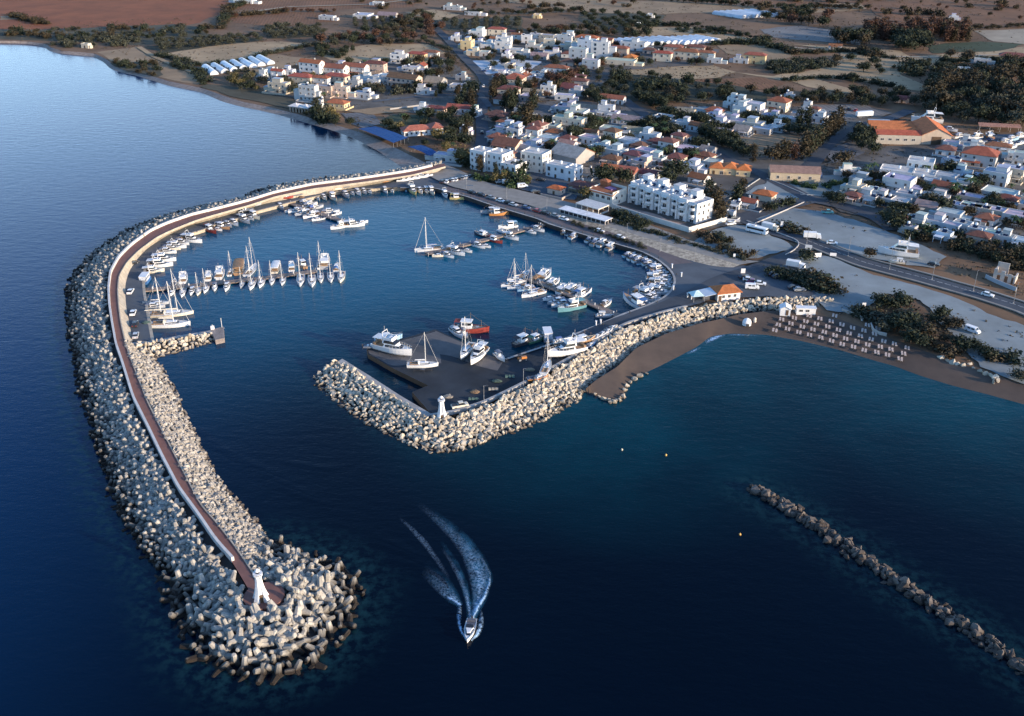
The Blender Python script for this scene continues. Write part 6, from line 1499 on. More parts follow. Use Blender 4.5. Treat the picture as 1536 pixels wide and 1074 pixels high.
for i, (k, x, y, h, c) in enumerate(sorted([('car',750,274,20,'s'),('van',761,275,18,'w'),('van',784,281,12,'w'),('car',811,271,-20,'k'),('car',803,289,20,'k'),('car',741,270,20,'w'),('car',776,266,10,'w')], key=lambda q: q[1])): vehicle(k, x, y, h, c, f'{CN[c]} {k} parked behind the promenade near the cream three-storey house, {ORD[i+1]} from the harbour corner')
vehicle('bus', 1135, 349, -38, 'w', 'white bus standing where the coast road meets the hotel lot')
vehicle('truck', 1155, 345, -38, 'c', 'small box truck right behind the white bus on the coast road', )
vehicle('truck', 1218, 358, -10, 'w', 'white box truck parked on the bare lot inland of the coast road')
vehicle('pickup', 1241, 320, -6, 't', 'turquoise pickup parked near the bend of the village road')
vehicle('bus', 1218, 267, 6, 'b', 'dark blue coach parked in front of the old stone warehouse')
vehicle('trailer', 1296, 176, 12, 'w', 'long white trailer parked beside the curved road to the boat shed')
vehicle('car', 1481, 444, -40, 'w', 'white car driving along the coast road past the ruin')
vehicle('van', 1458, 498, -50, 'w', 'white van parked beside bushes on the gravel behind the beach')
vehicle('truck', 1193, 402, -28, 'w', 'white truck with red cab base parked behind dark bushes near the crossroads')
for k, x, y, h, c, l in (('car',1084,328,30,'w','white car parked behind the white hotel block end'),('car',1096,337,20,'w','white car on the hotel lot nearest the garden wall corner'),('car',1100,329,20,'k','black car parked beside the hotel lot entrance'),('car',1248,366,-15,'w','white car on the bare lot beside the white box truck'),('car',1123,421,-15,'w','white car topmost in the cluster on the cafe car park'),('car',1130,424,-15,'p','purple car in the cluster on the cafe car park'),('van',1128,433,-10,'w','white van lowest in the cluster on the cafe car park'),('car',1140,427,-15,'w','white car at the inland side of the cafe car park cluster'),('car',1116,417,20,'k','black car nearest the harbour road at the cafe car park'),('car',1160,413,20,'k','black car by the bushes dividing the car parks'),('car',1166,416.5,15,'k','second black car by the bushes dividing the car parks'),('car',1190,433,10,'k','black car parked at the lower end of the dividing bushes'),('car',1199,436,5,'g','grey car parked at the lower end of the dividing bushes'),('tractor',783,541,20,'o','small orange tractor on the dark boatyard asphalt'),('car',1400,398,-30,'k','black car on rough ground beside the coast road'),('pickup',690,611,20,'c','old cream pickup parked in the boatyard beside the lighthouse'),('car',725,130,92,'w','white car on the main street above the dark pines'),('car',723,200,90,'k','black car on the lower end of the main street'),('car',1290,186,30,'k','black car on the curved road near the long trailer'),('car',1060,226,-35,'w','white car driving down the straight village road')): vehicle(k, x, y, h, c, l)
rr = random.Random(4)
for i in range(26):
    x, y = rr.choice([(1440+rr.uniform(-30,60), 206+rr.uniform(-3,14)), (1010+rr.uniform(-20,40), 168+rr.uniform(-5,8)), (815+rr.uniform(-30,30), 168+rr.uniform(-6,14)), (750+rr.uniform(-30,40), 101+rr.uniform(-6,7)), (1240+rr.uniform(-20,50), 168+rr.uniform(-6,6))])
    c = rr.choice('wwkgsbr'); pl = 'storage yard' if y > 195 else 'pale square' if y < 110 else 'open lot below the wood' if x > 900 and x < 1100 else 'lot under the pines' if x < 900 else 'lot by the wood road'
    vehicle('car', x, y, rr.uniform(0, 180), c, f'small {CN[c]} car parked on the {pl}', group=f'{CN[c]} cars on the {pl}')
# sunbeds in slanting columns
M_BEDF = mat('sunbed_frame', (0.52,0.45,0.39), 0.6, 0.15, 1.0); M_MATT = mat('sunbed_mattress', (0.52,0.41,0.35), 0.85, 0.15, 1.0)
r = vproto('sunbed', 2.0); b = MB(); b.box(-1,1,-.33,.33,.28,.34); [b.box(x-.04,x+.04,s*.28-.04,s*.28+.04,0,.28) for x in (-.85,.85) for s in (-1,1)]; bp(r, b, 'frame', M_BEDF); b = MB(); b.box(-.98,.35,-.3,.3,.343,.42); bp(r, b, 'mattress', M_MATT); b = MB(); b.add([(.36,-.3,.36),(.98,-.3,.62),(.98,.3,.62),(.36,.3,.36),(.36,-.3,.44),(.95,-.3,.70),(.95,.3,.70),(.36,.3,.44)],[(0,3,2,1),(4,5,6,7),(0,1,5,4),(1,2,6,5),(2,3,7,6),(3,0,4,7)]); bp(r, b, 'backrest', M_MATT)
colsx = [(1172,491),(1191,489),(1208,494),(1224,498),(1241,502),(1257,507),(1273,512),(1290,516),(1306,521),(1325,524),(1341,528),(1360,534)]
for ci, (x, y) in enumerate(colsx):
    nrow = (3,3,4,4,5,4,4,5,5,3,3,3)[ci]
    for k in range(nrow):
        p = P(x-10+k*5.2, y+(-8.2)*k+6, .0); q = (p-P(x-10, y+6, 0)).length; z = .25+min(1.4, .16*q*.35+.35)+.0
        for s in (-1, 1):
            bz = P(x-10+k*5.2+s*2.3, y-8.2*k+6+s*.6, z); o = copy_tree(PROTO['sunbed']); o.location = bz; o.rotation_euler = (0, 0, R(72)+rr.uniform(-.1,.1)); o.scale = (1.0,)*3; tag(o, f'pinkish sunbed on the dark sand, {ORD[ci+1]} column from the white beach hut', 'sunbed', f'sunbeds of the {ORD[ci+1]} column')
# posts, lamps, signs
def lamp_post(px, py, H, label, z=LZ+.4):
    r = tag(empty('lamp_post', P(px, py, z)), label, 'lamp post'); b = MB(); b.tube((0,0,-.3),(0,0,H),.09,.06,n=6); b.tube((0,0,H-.1),(.9,0,H+.1),.04,n=4); bpart(b, 'post', M_METAL, r); b = MB(); b.box(.7,1.3,-.13,.13,H+.06,H+.18); bpart(b, 'lamp_head', M_DARKM, r); b = MB(); b.box(-.2,.2,-.2,.2,-.3,.25); bpart(b, 'footing', M_CONC, r)
lamp_post(726,608,6.5,'thin lamp post by the parapet near the lighthouse'); lamp_post(785,582,6.5,'thin lamp post by the parapet near the orange boat')
for i, (x, y) in enumerate([(700,284),(760,300),(820,317),(880,336),(940,356),(990,377),(1041,392)]): lamp_post(x, y, 6, f'lamp post at the foot of the promenade, {ORD[i+1]} from the harbour corner')
for i, (x, y) in enumerate([(1210,365),(1272,384),(1334,404),(1398,419),(1460,436),(1520,455)]): lamp_post(x, y, 8, f'lamp post along the coast road, {ORD[i+1]} from the crossroads')
for i, (x, y) in enumerate([(894,488),(901,486),(1008,402),(1010,435),(1022,415),(1031,446),(1037,449)]):
    r = tag(empty('service_post', P(x, y, LZ+.4)), f'white service post on the quay near the cafe, {ORD[i+1]} from the boatyard', 'post'); b = MB(); b.prism([(.22*math.cos(a),.22*math.sin(a)) for a in np.linspace(0,2*math.pi,9)[:-1]],0,1.5); bpart(b, 'post', M_WALL, r, WHITE); b = MB(); b.box(-.3,.3,-.3,.3,1.5,1.75); bpart(b, 'cap', M_WALL, r, (.7,.72,.75))
def sign(px, py, w_, h_, label, rz=0, col=WHITE, z=LZ+.35):
    r = tag(empty('sign_board', P(px, py, z), R(rz)), label, 'sign'); b = MB(); b.box(-w_/2,w_/2,-.06,.06,.9,.9+h_); bpart(b, 'board', M_WALL, r, col); b = MB(); [b.tube((x,.1,-.3),(x,.1,.9+h_),.05,n=4) for x in (-w_*.4,w_*.4)]; bpart(b, 'post', M_METAL, r)
sign(1212,377,2.6,1.8,'white blank-faced board at the crossroads above the dark bush',-20); sign(1226,389,2.8,1.7,'white tilted board beside the road below the crossroads',10); sign(1249,387,2.4,1.2,'low white board on the pale verge near the crossroads',-10); sign(1114,413,1.6,1.8,'upright white board beside the harbour road car park',0); sign(1295,464,1.3,1.6,'small pale board at the edge of the bushes above the sunbeds',0); sign(1172,343,1.1,2.2,'narrow white board beside the coast road opposite the bus',0); sign(1101,389,.8,1.4,'small white board by the kerb of the harbour road',0)
r = tag(empty('beach_tent', P(1120,487,.9)), 'round white tent on the dark beach below the cafe', 'tent'); b = MB(); b.lathe([(1.5,0),(1.5,1.0),(1.2,1.8),(.5,2.3),(.05,2.5)],12); bpart(b, 'canopy', M_CANV, r, WHITE); b = MB(); b.prism([(-.5,-1.56),(.5,-1.56),(.5,-1.2),(-.5,-1.2)],0,.95); bpart(b, 'opening', M_DARKM, r)
r = tag(empty('beach_tent', P(1132,483,.9)), 'small cream shelter beside the round white beach tent', 'tent'); b = MB(); b.lathe([(.5,0),(.5,1.2),(.3,1.6),(.05,1.75)],8); bpart(b, 'canopy', M_CANV, r, (.7,.6,.5))
for i, (x, y, c, l) in enumerate([(933,675,(.7,.62,.45),'pale mooring buoy floating nearest the sand spit'),(999,683,(.75,.5,.15),'yellow mooring buoy in the open bay'),(1110,802,(.75,.42,.12),'orange buoy floating near the detached breakwater end')]):
    o = bpy.data.objects.new('buoy', None); b = MB(); b.lathe([(.1,-.3),(.42,-.1),(.5,.15),(.4,.45),(.12,.6),(.05,1.0)],10); o = b.build('buoy', M_CANV, col=c); o.location = P(x, y, .05); o.scale = (.6,.6,.6); tag(o, l, 'buoy')
# jetty light and bollards, low garden walls
for x, y, l in ((319,494,'white cabinet on the jetty head'),(333,491,'slim light post on the jetty head')):
    r = tag(empty('harbour_marker', P(x, y, LZ+.05)), l+' at the harbour entrance', 'marker'); b = MB(); b.box(-.5,.5,-.4,.4,0,1.3) if x < 325 else b.tube((0,0,0),(0,0,3),.09,n=6); bpart(b, 'body', M_WALL, r, WHITE); b = MB(); b.lathe([(.18,0),(.2,.3),(.1,.45)],8,(0,0,1.3 if x < 325 else 3.0)); bpart(b, 'lantern', M_WALL, r, (.4,.42,.4))
def low_wall(pts, h, label, col, z=LZ+.3, w_=.3):
    b = rail(smooth_line(px_line(pts, z), 24, 1), [(-w_/2,z-.5),(w_/2,z-.5),(w_/2,z+h),(-w_/2,z+h)]); tag(b.build('garden_wall', M_WALL, col=col), label, 'wall')
low_wall([(1263,466),(1275,470),(1288,474),(1294,481)], .8, 'curved pale stone edging around the bushes nearest the beach hut', (.45,.42,.38)); low_wall([(1306,487),(1310,496),(1320,501),(1330,503)], .8, 'curved pale stone edging above the middle sunbeds', (.45,.42,.38))
low_wall([(1132,336),(1190,311),(1206,304)], .5, 'pale kerb wall round the bare lot by the village junction', (.5,.47,.44)); low_wall([(1178,383),(1190,377),(1199,368),(1196,361),(1120,332)], .5, 'pale kerb wall between coast road and the hotel lot', (.5,.47,.44)); low_wall([(1090,331),(1110,333)], 1, 'short white wall behind the hotel', WHITE)
low_wall([(1478,416),(1495,424),(1524,436)], 1.2, 'grey wall before the ruin by the coast road', (.40,.42,.44)); low_wall([(1200,292),(1232,294),(1262,286)], .4, 'pale kerb round the teal gravel lot', (.45,.45,.43)); low_wall([(1150,268),(1180,280),(1212,294)], .4, 'pale kerb along the village road by the stone warehouse', (.45,.45,.43)); low_wall([(1092,300),(1140,268)], .4, 'pale kerb wall behind the orange-roofed row house', (.45,.45,.43)); low_wall([(585,165),(640,158),(700,168)], 1, 'low wall around the market garden behind the long red roof', (.4,.38,.36))
bst = np.array([P(x, y, 1.5) for x, y in [(1411,537),(1421,541),(1428,544),(1436,546),(1445,549),(1455,547),(1461,552),(1470,558),(1478,562),(1486,564),(1492,567),(1497,571),(1490,572)]])
heap('beach_boulder', bst, ROCKS, 2.4, M_ROCK, 'cream boulder at the back of the far beach below bushes', 'boulder', 'boulders at the back of the beach', 300, '')

# quay clutter: bollards, fish crates, net piles
b = MB(); b.lathe([(.22,0),(.16,.15),(.15,.45),(.26,.5),(.24,.62)],8); BOL = b.mesh('bollard', M_DARKM)
for nm, ln, n, off in (('west quay', QUAY_L[7:18], 16, 1.4), ('east quay', QUAY_R[2:14], 22, 1.4), ('boatyard quay', QUAY_R[15:], 8, 1.4)):
    for q in offset_line(resample(px_line(ln, LZ+.45), n), off): o = bpy.data.objects.new('bollard', BOL); link(o); o.location = q; tag(o, f'black mooring bollard on the edge of the {nm}', 'bollard', f'bollards on the {nm}')
b = MB(); b.box(-.4,.4,-.3,.3,0,.06); b.box(-.4,.4,-.3,-.26,.06,.35); b.box(-.4,.4,.26,.3,.06,.35); b.box(-.4,-.36,-.26,.26,.06,.35); b.box(.36,.4,-.26,.26,.06,.35); CRATE = b.mesh('fish_crate', M_CANV)
rr = random.Random(9)
for x, y, k in ((735,585,'near the lamp post'),(760,566,'by the parapet'),(870,505,'on the boatyard quay'),(705,600,'beside the cream pickup'),(216,455,'on the west quay'),(505,283,'on the north quay'),(702,281,'at the harbour corner')):
    p = P(x, y, LZ+.06 if x > 650 else LZ+.03); p.z = LZ+.42 if x == 702 else LZ+.05; c = rr.choice([(.10,.16,.25),(.42,.39,.34),(.12,.20,.18)]); cn = {.10: 'blue', .42: 'pale', .12: 'green'}[c[0]]
    for i in range(6): o = bpy.data.objects.new('fish_crate', CRATE); link(o); o.color = (*c, 1); o.location = p+Vector(((i % 3)*1.0, 0, (i//3)*.36)); o.rotation_euler = (0, 0, rr.uniform(-.1,.1)); tag(o, f'{cn} fish crate in the small stack {k}', 'crate', f'fish crates {k}')
M_NET = mat('fishing_net', (1,1,1), .95, .5, 3.0, obj=True, bump=.2)
for i, (x, y, c, l) in enumerate([(712,588,(.26,.17,.10),'orange-brown heap of nets on the dark yard asphalt'),(745,572,(.09,.13,.10),'green heap of nets on the dark yard asphalt'),(795,555,(.30,.24,.16),'brown heap of nets beside the orange boat'),(672,595,(.35,.30,.24),'pale heap of nets nearest the lighthouse'),(219,484,(.10,.15,.13),'green heap of nets on the west quay'),(452,296,(.30,.18,.10),'orange-brown heap of nets on the north quay')]):
    rn = np.random.default_rng(i); bm = bmesh.new(); bmesh.ops.create_icosphere(bm, subdivisions=2, radius=1)
    for v in bm.verts: v.co = Vector((v.co.x*1.6, v.co.y*1.1, max(0, v.co.z)*.55))*(1+rn.normal()*.09)
    me = bpy.data.meshes.new('net_pile'); bm.to_mesh(me); bm.free(); me.materials.append(M_NET); o = bpy.data.objects.new('net_pile', me); link(o); o.color = (*c, 1); o.location = P(x, y, LZ+.04); tag(o, l, 'net')
# ================================================================ TREES AND SHRUBS
def leaf_mat(name, c, c2):
    m = mat(name, c, 0.75, col2=c2, scale=0.35, island=0.35, spec=0.25, detail=3); n = m.node_tree; L = n.links; b = n.nodes['Principled BSDF']
    return m
M_LEAF = leaf_mat('dark_leaves', (0.038,0.044,0.023), (0.019,0.027,0.014)); M_LEAFB = leaf_mat('brownish_leaves', (0.072,0.050,0.026), (0.030,0.029,0.016)); M_LEAFO = leaf_mat('olive_leaves', (0.070,0.070,0.046), (0.036,0.040,0.026)); M_LEAFY = leaf_mat('yellowish_leaves', (0.19,0.145,0.055), (0.085,0.075,0.030)); M_LEAFR = leaf_mat('reddish_leaves', (0.120,0.058,0.036), (0.060,0.034,0.022)); M_LEAFG = leaf_mat('green_leaves', (0.055,0.088,0.032), (0.030,0.052,0.020))
M_BARK = mat('bark', (0.10,0.075,0.055), 0.95, 0.4, 2.0)
def crown_mesh(name, m, lobes, n_clump, per, leaf, rn):
    """leaf-sized faces in clumps spread through uneven lobes: (cx, cy, cz, rx, ry, rz)"""
    V, F, k = [], [], 0; vol = np.array([l[3]*l[4]*l[5] for l in lobes])**.66; pr = vol/vol.sum()
    for _ in range(n_clump):
        l = lobes[rn.choice(len(lobes), p=pr)]; d = rn.normal(size=3); d /= np.linalg.norm(d); core = _ < n_clump*.3; rad = rn.uniform(.1, .62) if core else rn.uniform(.5, 1.0)**.5*rn.uniform(.84, 1.06)
        c = np.array(l[:3])+d*np.array(l[3:6])*rad; cs = leaf*rn.uniform(1.2, 2.4)
        for _k in range(per):
            p = c+rn.normal(size=3)*cs*np.array([.6,.6,.42]); nrm = d*.7+rn.normal(size=3)*.65+np.array([0,0,.25]); nrm /= np.linalg.norm(nrm)
            a = np.cross(nrm, rn.normal(size=3)); a /= np.linalg.norm(a); bb = np.cross(nrm, a); s = leaf*rn.uniform(.5, 1.05)*(1.7 if core else 1)
            V += [p-a*s*.6, p+bb*s*.42, p+a*s*.6, p-bb*s*.42]; F.append((k, k+1, k+2, k+3)); k += 4
    me = bpy.data.meshes.new(name); me.from_pydata([tuple(v) for v in V], [], F); me.materials.append(m); return me
def trunk_mesh(H, r, limbs, rn, lean=.06):
    b = MB(); p = Vector((0,0,-.4)); n = 4; pts = [p]
    for i in range(n): p = p+Vector((rn.normal()*lean*H/n, rn.normal()*lean*H/n, (H+.4)/n)); pts.append(p)
    for i in range(n): b.tube(pts[i], pts[i+1], r*(1-.18*i), r*(1-.18*(i+1)), n=6, caps=i in (0, n-1))
    for j in range(limbs):
        a = rn.uniform(0, 6.28); q = pts[2+j % 3 if 2+j % 3 <= n else n]; e = q+Vector((math.cos(a)*H*.32, math.sin(a)*H*.32, H*rn.uniform(.22,.5))); b.tube(q, e, r*.45, r*.15, n=5)
    return b.mesh('trunk', M_BARK)
TP = {}
def tree_kind(key, name, m, var, mk, trunk):
    for v in range(var):
        rn = np.random.default_rng(hash_(key)+v*17); c = mk(rn, m); t = trunk(rn); TP.setdefault(key, []).append((name, c, t))
def hash_(s): return sum(ord(c)*(i+3) for i, c in enumerate(s))
def mk_round(rn, m, n=85, per=9):
    lob = [(0,0,3.6,2.6,2.6,2.1)]+[(math.cos(a)*1.7*rn.uniform(.7,1.2), math.sin(a)*1.7*rn.uniform(.7,1.2), rn.uniform(2.6,4.6), rn.uniform(1.2,1.9), rn.uniform(1.2,1.9), rn.uniform(1.0,1.6)) for a in np.linspace(0, 6.28, 6)[:-1]+rn.uniform(0,1)]
    return crown_mesh('crown', m, lob, n, per, .66, rn)
def mk_pine(rn, m):
    lob = [(rn.normal()*.4, rn.normal()*.4, 2.5+i*1.35, 2.1*(1-.13*i)*rn.uniform(.8,1.15), 2.1*(1-.13*i)*rn.uniform(.8,1.15), 1.1) for i in range(5)]; return crown_mesh('crown', m, lob, 95, 9, .66, rn)
def mk_cyp(rn, m):
    lob = [(rn.normal()*.1, rn.normal()*.1, 1.2+i*1.5, 1.15*math.sin(math.pi*(.25+.15*i))**.7*rn.uniform(.85,1.15), 1.15*math.sin(math.pi*(.25+.15*i))**.7*rn.uniform(.85,1.15), 1.1) for i in range(5)]; return crown_mesh('crown', m, lob, 75, 9, .5, rn)
def mk_shrub(rn, m):
    lob = [(rn.normal()*.7, rn.normal()*.7, rn.uniform(.5,1.0), rn.uniform(.8,1.3), rn.uniform(.8,1.3), rn.uniform(.6,.95)) for _ in range(4)]; return crown_mesh('foliage', m, lob, 52, 8, .44, rn)
def mk_palm(rn):
    b = MB()
    for i in range(13):
        a = i*2.4; el = rn.uniform(-.1,.9); L = rn.uniform(1.9,2.5); q = Vector((0,0,4.6)); 
        for k in range(4):
            t0, t1 = k/4, (k+1)/4; f = lambda t: Vector((math.cos(a)*L*t*math.cos(el*.6), math.sin(a)*L*t*math.cos(el*.6), 4.6+L*t*math.sin(el)-1.5*t*t)); p0, p1 = f(t0), f(t1); n = Vector((-math.sin(a), math.cos(a), 0)); w0, w1 = .36*math.sin(math.pi*(.15+.8*t0)), .36*math.sin(math.pi*(.15+.8*t1)); dn = Vector((0,0,-.14))
            b.add([p0, p0+n*w0+dn, p1+n*w1+dn, p1, p0-n*w0+dn, p1-n*w1+dn], [(0,1,2,3),(0,3,5,4)])
    return b.mesh('fronds', M_LEAFG)
for key, m in (('round_dark', M_LEAF), ('round_brown', M_LEAFB), ('round_olive', M_LEAFO), ('round_yellow', M_LEAFY), ('round_red', M_LEAFR)): tree_kind(key, 'olive_tree' if key == 'round_olive' else 'broadleaf_tree', m, 4 if key == 'round_dark' else 3, mk_round, lambda rn: trunk_mesh(2.6, .26, 4, rn))
for key, m in (('pine_dark', M_LEAF), ('pine_brown', M_LEAFB)): tree_kind(key, 'pine_tree', m, 3, mk_pine, lambda rn: trunk_mesh(6.5, .26, 4, rn, .03))
for key, m in (('cyp_dark', M_LEAF), ('cyp_brown', M_LEAFB), ('cyp_red', M_LEAFR)): tree_kind(key, 'cypress_tree', m, 3, mk_cyp, lambda rn: trunk_mesh(5.5, .16, 2, rn, .015))
for key, m in (('shrub_dark', M_LEAF), ('shrub_brown', M_LEAFB), ('shrub_olive', M_LEAFO), ('shrub_green', M_LEAFG)): tree_kind(key, 'shrub', m, 3, mk_shrub, lambda rn: trunk_mesh(.9, .10, 3, rn))
rn = np.random.default_rng(5); TP['palm'] = [('palm_tree', mk_palm(rn), trunk_mesh(4.7, .17, 0, rn, .05))]
BASEH = {'round': 5.6, 'pine': 9.2, 'cyp': 8.2, 'shrub': 1.7, 'palm': 5.2}
TREE_AT = []; TN = {}; WAIT = {}
def tree(key, loc, h, label, group=None, wide=1.0):
    name, c, t = random.choice(TP[key]); s = h/BASEH[key.split('_')[0]]
    WAIT.setdefault(name, []).append((group is None, h*h/max(1, (loc-Vector((0,0,CAM_H))).length)**2, loc.copy(), random.uniform(0, 6.28), (s*wide*random.uniform(.9,1.1), s*wide*random.uniform(.9,1.1), s), c, t, label, group))
MESHDATA = {}
def mesh_np(me):
    if me.name not in MESHDATA:
        v = np.empty(len(me.vertices)*3, np.float32); me.vertices.foreach_get('co', v); MESHDATA[me.name] = (v.reshape(-1, 3), [tuple(p.vertices) for p in me.polygons])
    return MESHDATA[me.name]
def plant_all(limit=296):
    """the ones that show largest as trees of their own, the many small far ones as one mass"""
    for name, L_ in WAIT.items():
        L_.sort(key=lambda q: (not q[0], -q[1])); TN[name] = len(L_)
        for q in L_[:limit]:
            r = empty(name, q[2], q[3]); r.scale = q[4]; o = bpy.data.objects.new(q[5].name.split('.')[0], q[5]); link(o, r); o = bpy.data.objects.new('trunk', q[6]); link(o, r); tag(r, q[7], name.split('_')[0]+' tree' if name != 'shrub' else 'shrub', q[8])
        if len(L_) > limit:
            mats_, V, Q, MI, k = [], [], [], [], 0
            for q in L_[limit:]:
                ca, sa = math.cos(q[3]), math.sin(q[3]); sx, sy, sz = q[4]; A = np.array([[ca*sx, -sa*sy, 0], [sa*sx, ca*sy, 0], [0, 0, sz]])
                for me in (q[5], q[6]):
                    v, f = mesh_np(me); m = me.materials[0]
                    if m not in mats_: mats_.append(m)
                    V.append(v@A.T+np.array(q[2])); Q += [tuple(k+i for i in p) for p in f]; MI += [mats_.index(m)]*len(f); k += len(v)
            me = bpy.data.meshes.new(name+'_mass'); me.from_pydata(np.concatenate(V).tolist(), [], Q)
            for m in mats_: me.materials.append(m)
            me.polygons.foreach_set('material_index', MI); o = bpy.data.objects.new(name+'_mass', me); link(o); o['kind'] = 'stuff'; o['label'] = f'the many smaller {name.replace("_", " ")}s farther off'
def clear_of(p, rad, roads=True):
    for x, y, r in OBST:
        if (p.x-x)**2+(p.y-y)**2 < (r+rad)**2: return False
    if roads:
        q = np.array([[p.x, p.y]])
        for ln, w_ in ROADL:
            if seg_dist(q, ln)[0] < w_/2+rad: return False
    return True
def grove(poly, n, keys, h0, h1, label, group, seed=0, gap=2.0, clear=True, wide=1.0):
    r = random.Random(seed); pl = px_line(poly, LZ); xs_ = [p.x for p in pl]; ys_ = [p.y for p in pl]; done = []; tries = 0
    while len(done) < n and tries < n*60:
        tries += 1; p = Vector((r.uniform(min(xs_), max(xs_)), r.uniform(min(ys_), max(ys_)), LZ))
        if not inside(np.array([[p.x, p.y]]), pl)[0]: continue
        if any((p-q).length < gap for q in done): continue
        if clear and not clear_of(p, 1.2): continue
        done.append(p); tree(r.choice(keys), p, r.uniform(h0, h1), label, group, wide)
def orchard(poly, dx, dy, ang, key, h, label, group, wide=1.0):
    pl = px_line(poly, LZ); c = sum(pl, Vector())/len(pl); u = Vector((math.cos(R(ang)), math.sin(R(ang)), 0)); v = Vector((-u.y, u.x, 0)); a = np.array([tuple(p) for p in pl]); ext = max(np.ptp(a[:, 0]), np.ptp(a[:, 1]))
    for i in np.arange(-ext/2, ext/2, dx):
        for j in np.arange(-ext/2, ext/2, dy):
            p = c+u*i+v*j+Vector((random.uniform(-.6,.6), random.uniform(-.6,.6), 0))
            if inside(np.array([[p.x, p.y]]), pl)[0] and random.random() > .08: tree(key, p, h*random.uniform(.8,1.2), label, group, wide)
OBST = []
for o in list(COL.objects):
    if o.type == 'EMPTY' and o.parent is None and o.get('category') and o.location.z > .3 and o.location.z < 3:
        rad = 0
        for ch in o.children:
            if ch.type == 'MESH': rad = max(rad, max((Vector(c).xy.length*max(ch.scale) for c in ch.bound_box), default=0)*(.8))
        OBST.append((o.location.x, o.location.y, min(rad, 14)*.85))
# woods and groves (things one could count are separate trees)
grove([(1368,140),(1440,118),(1545,100),(1545,206),(1500,196),(1440,186),(1385,170),(1362,158)], 120, ['round_dark','round_dark','round_brown','round_brown','round_olive'], 6.5, 11, 'tall tree in the dense wood behind the boat storage', 'trees of the wood behind the boat storage', 1, 3.2, wide=.95)
grove([(1330,112),(1345,98),(1420,92),(1540,92),(1540,108),(1440,122),(1400,132),(1390,118)], 48, ['round_dark','shrub_dark','round_olive'], 3, 5, 'low dark tree in the thicket above the dense wood', 'low trees above the dense wood', 2, 2.5)
grove([(1000,136),(1060,140),(1130,140),(1200,142),(1345,138),(1362,150),(1345,160),(1190,160),(1150,150),(1105,146),(1000,160)], 62, ['round_dark','round_dark','round_brown'], 4, 6.5, 'dark tree in the long belt inland of the white terraces', 'trees of the belt inland of the white terraces', 3, 2.6)
grove([(868,112),(935,108),(1090,128),(1100,150),(960,150),(870,146)], 66, ['round_dark','round_olive','shrub_dark','round_dark'], 3, 5.5, 'dark tree in the scrubby thicket above the village', 'trees of the thicket above the village', 4, 2.6)
grove([(880,148),(1000,152),(990,165),(945,150),(900,160)], 14, ['round_dark','pine_dark'], 5, 8, 'dark tree at the lower edge of the thicket by the village road', 'trees by the head of the village road', 14, 3)
grove([(736,140),(800,138),(806,168),(775,186),(738,192)], 15, ['pine_dark','pine_brown','pine_dark'], 9, 13, 'tall pine in the stand beside the main street', 'pines beside the main street', 5, 4)
grove([(680,135),(716,140),(718,190),(700,225),(690,200)], 13, ['pine_dark','round_dark','pine_brown'], 6, 10, 'dark tree in the strip on the seaward side of the main street', 'trees on the seaward side of the main street', 6, 3.5)
tree('pine_brown', P(793,193,LZ), 15.5, 'very tall brownish conical pine in the middle of the village', None, 1.1)
tree('pine_dark', P(889,196,LZ), 9, 'dark conical pine in front of the arcaded cream house', None)
tree('pine_dark', P(744,268,LZ), 8.5, 'slim dark conifer in front of the white harbour-corner block', None, .7)
for i in range(13): tree(random.choice(['cyp_brown','cyp_brown','cyp_dark']), P(1203+i*4.6+random.uniform(-1,1), 240-i*3.9+random.uniform(-1.5,1.5), LZ), random.uniform(10,13.5), 'tall brownish cypress in the windbreak beside the curved road', 'cypresses beside the curved road', 1.25)
for x, y, h, k in ((1156,241,6.5,'round_brown'),(1164,240,9,'cyp_brown'),(1173,240,11,'cyp_brown'),(1180,240,10,'cyp_brown'),(1191,240,10.5,'cyp_red'),(1130,243,9.5,'cyp_brown'),(1198,190,11,'cyp_dark'),(1211,190,12,'cyp_dark'),(1184,200,6,'round_dark'),(1196,204,6,'round_dark'),(1208,204,6,'round_dark')): tree(k, P(x, y, LZ), h, 'dark pointed or rounded tree around the tan plot below the white terraces', 'trees around the tan plot', 1.3)
grove([(1040,180),(1085,206),(1128,238),(1120,244),(1075,222),(1030,190)], 20, ['round_dark'], 5, 7.5, 'round dark tree lining the straight village road', 'trees lining the straight village road', 8, 3)
grove([(968,152),(995,164),(1008,178),(996,182),(975,168)], 9, ['round_dark','pine_dark'], 5, 8, 'dark tree at the bend of the straight village road', 'trees at the bend of the village road', 18, 3)
grove([(1296,44),(1380,44),(1450,48),(1452,62),(1380,64),(1300,60)], 66, ['cyp_red','cyp_brown','cyp_red'], 9, 13, 'tall reddish tree in the long windbreak across the plain', 'reddish trees of the windbreak on the plain', 9, 3, False, 1.5)
grove([(1252,58),(1300,62),(1298,72),(1256,70)], 10, ['round_dark','round_brown'], 9, 12, 'dark tree at the near end of the reddish windbreak', 'dark trees by the reddish windbreak', 10, 4)
grove([(1338,60),(1388,62),(1386,78),(1345,76)], 12, ['round_dark'], 9, 13, 'very dark tree in the clump before the reddish windbreak', 'dark clump before the reddish windbreak', 11, 4)
grove([(1140,18),(1245,22),(1240,42),(1190,42),(1142,36)], 22, ['round_dark','round_brown','round_red'], 6, 9, 'tree in the far copse beside the pale far greenhouses', 'trees of the far copse', 12, 5)
grove([(560,46),(640,18),(668,48),(640,66),(600,70),(470,72),(480,60)], 62, ['round_dark','round_brown','round_olive','round_red'], 4, 7.5, 'tree in the ravine wood inland of the villas', 'trees of the ravine wood', 13, 4)
grove([(448,72),(540,72),(535,86),(470,90)], 18, ['shrub_dark','round_dark'], 3, 5, 'low dark tree in the hollow between tan fields', 'low trees between the tan fields', 15, 3)
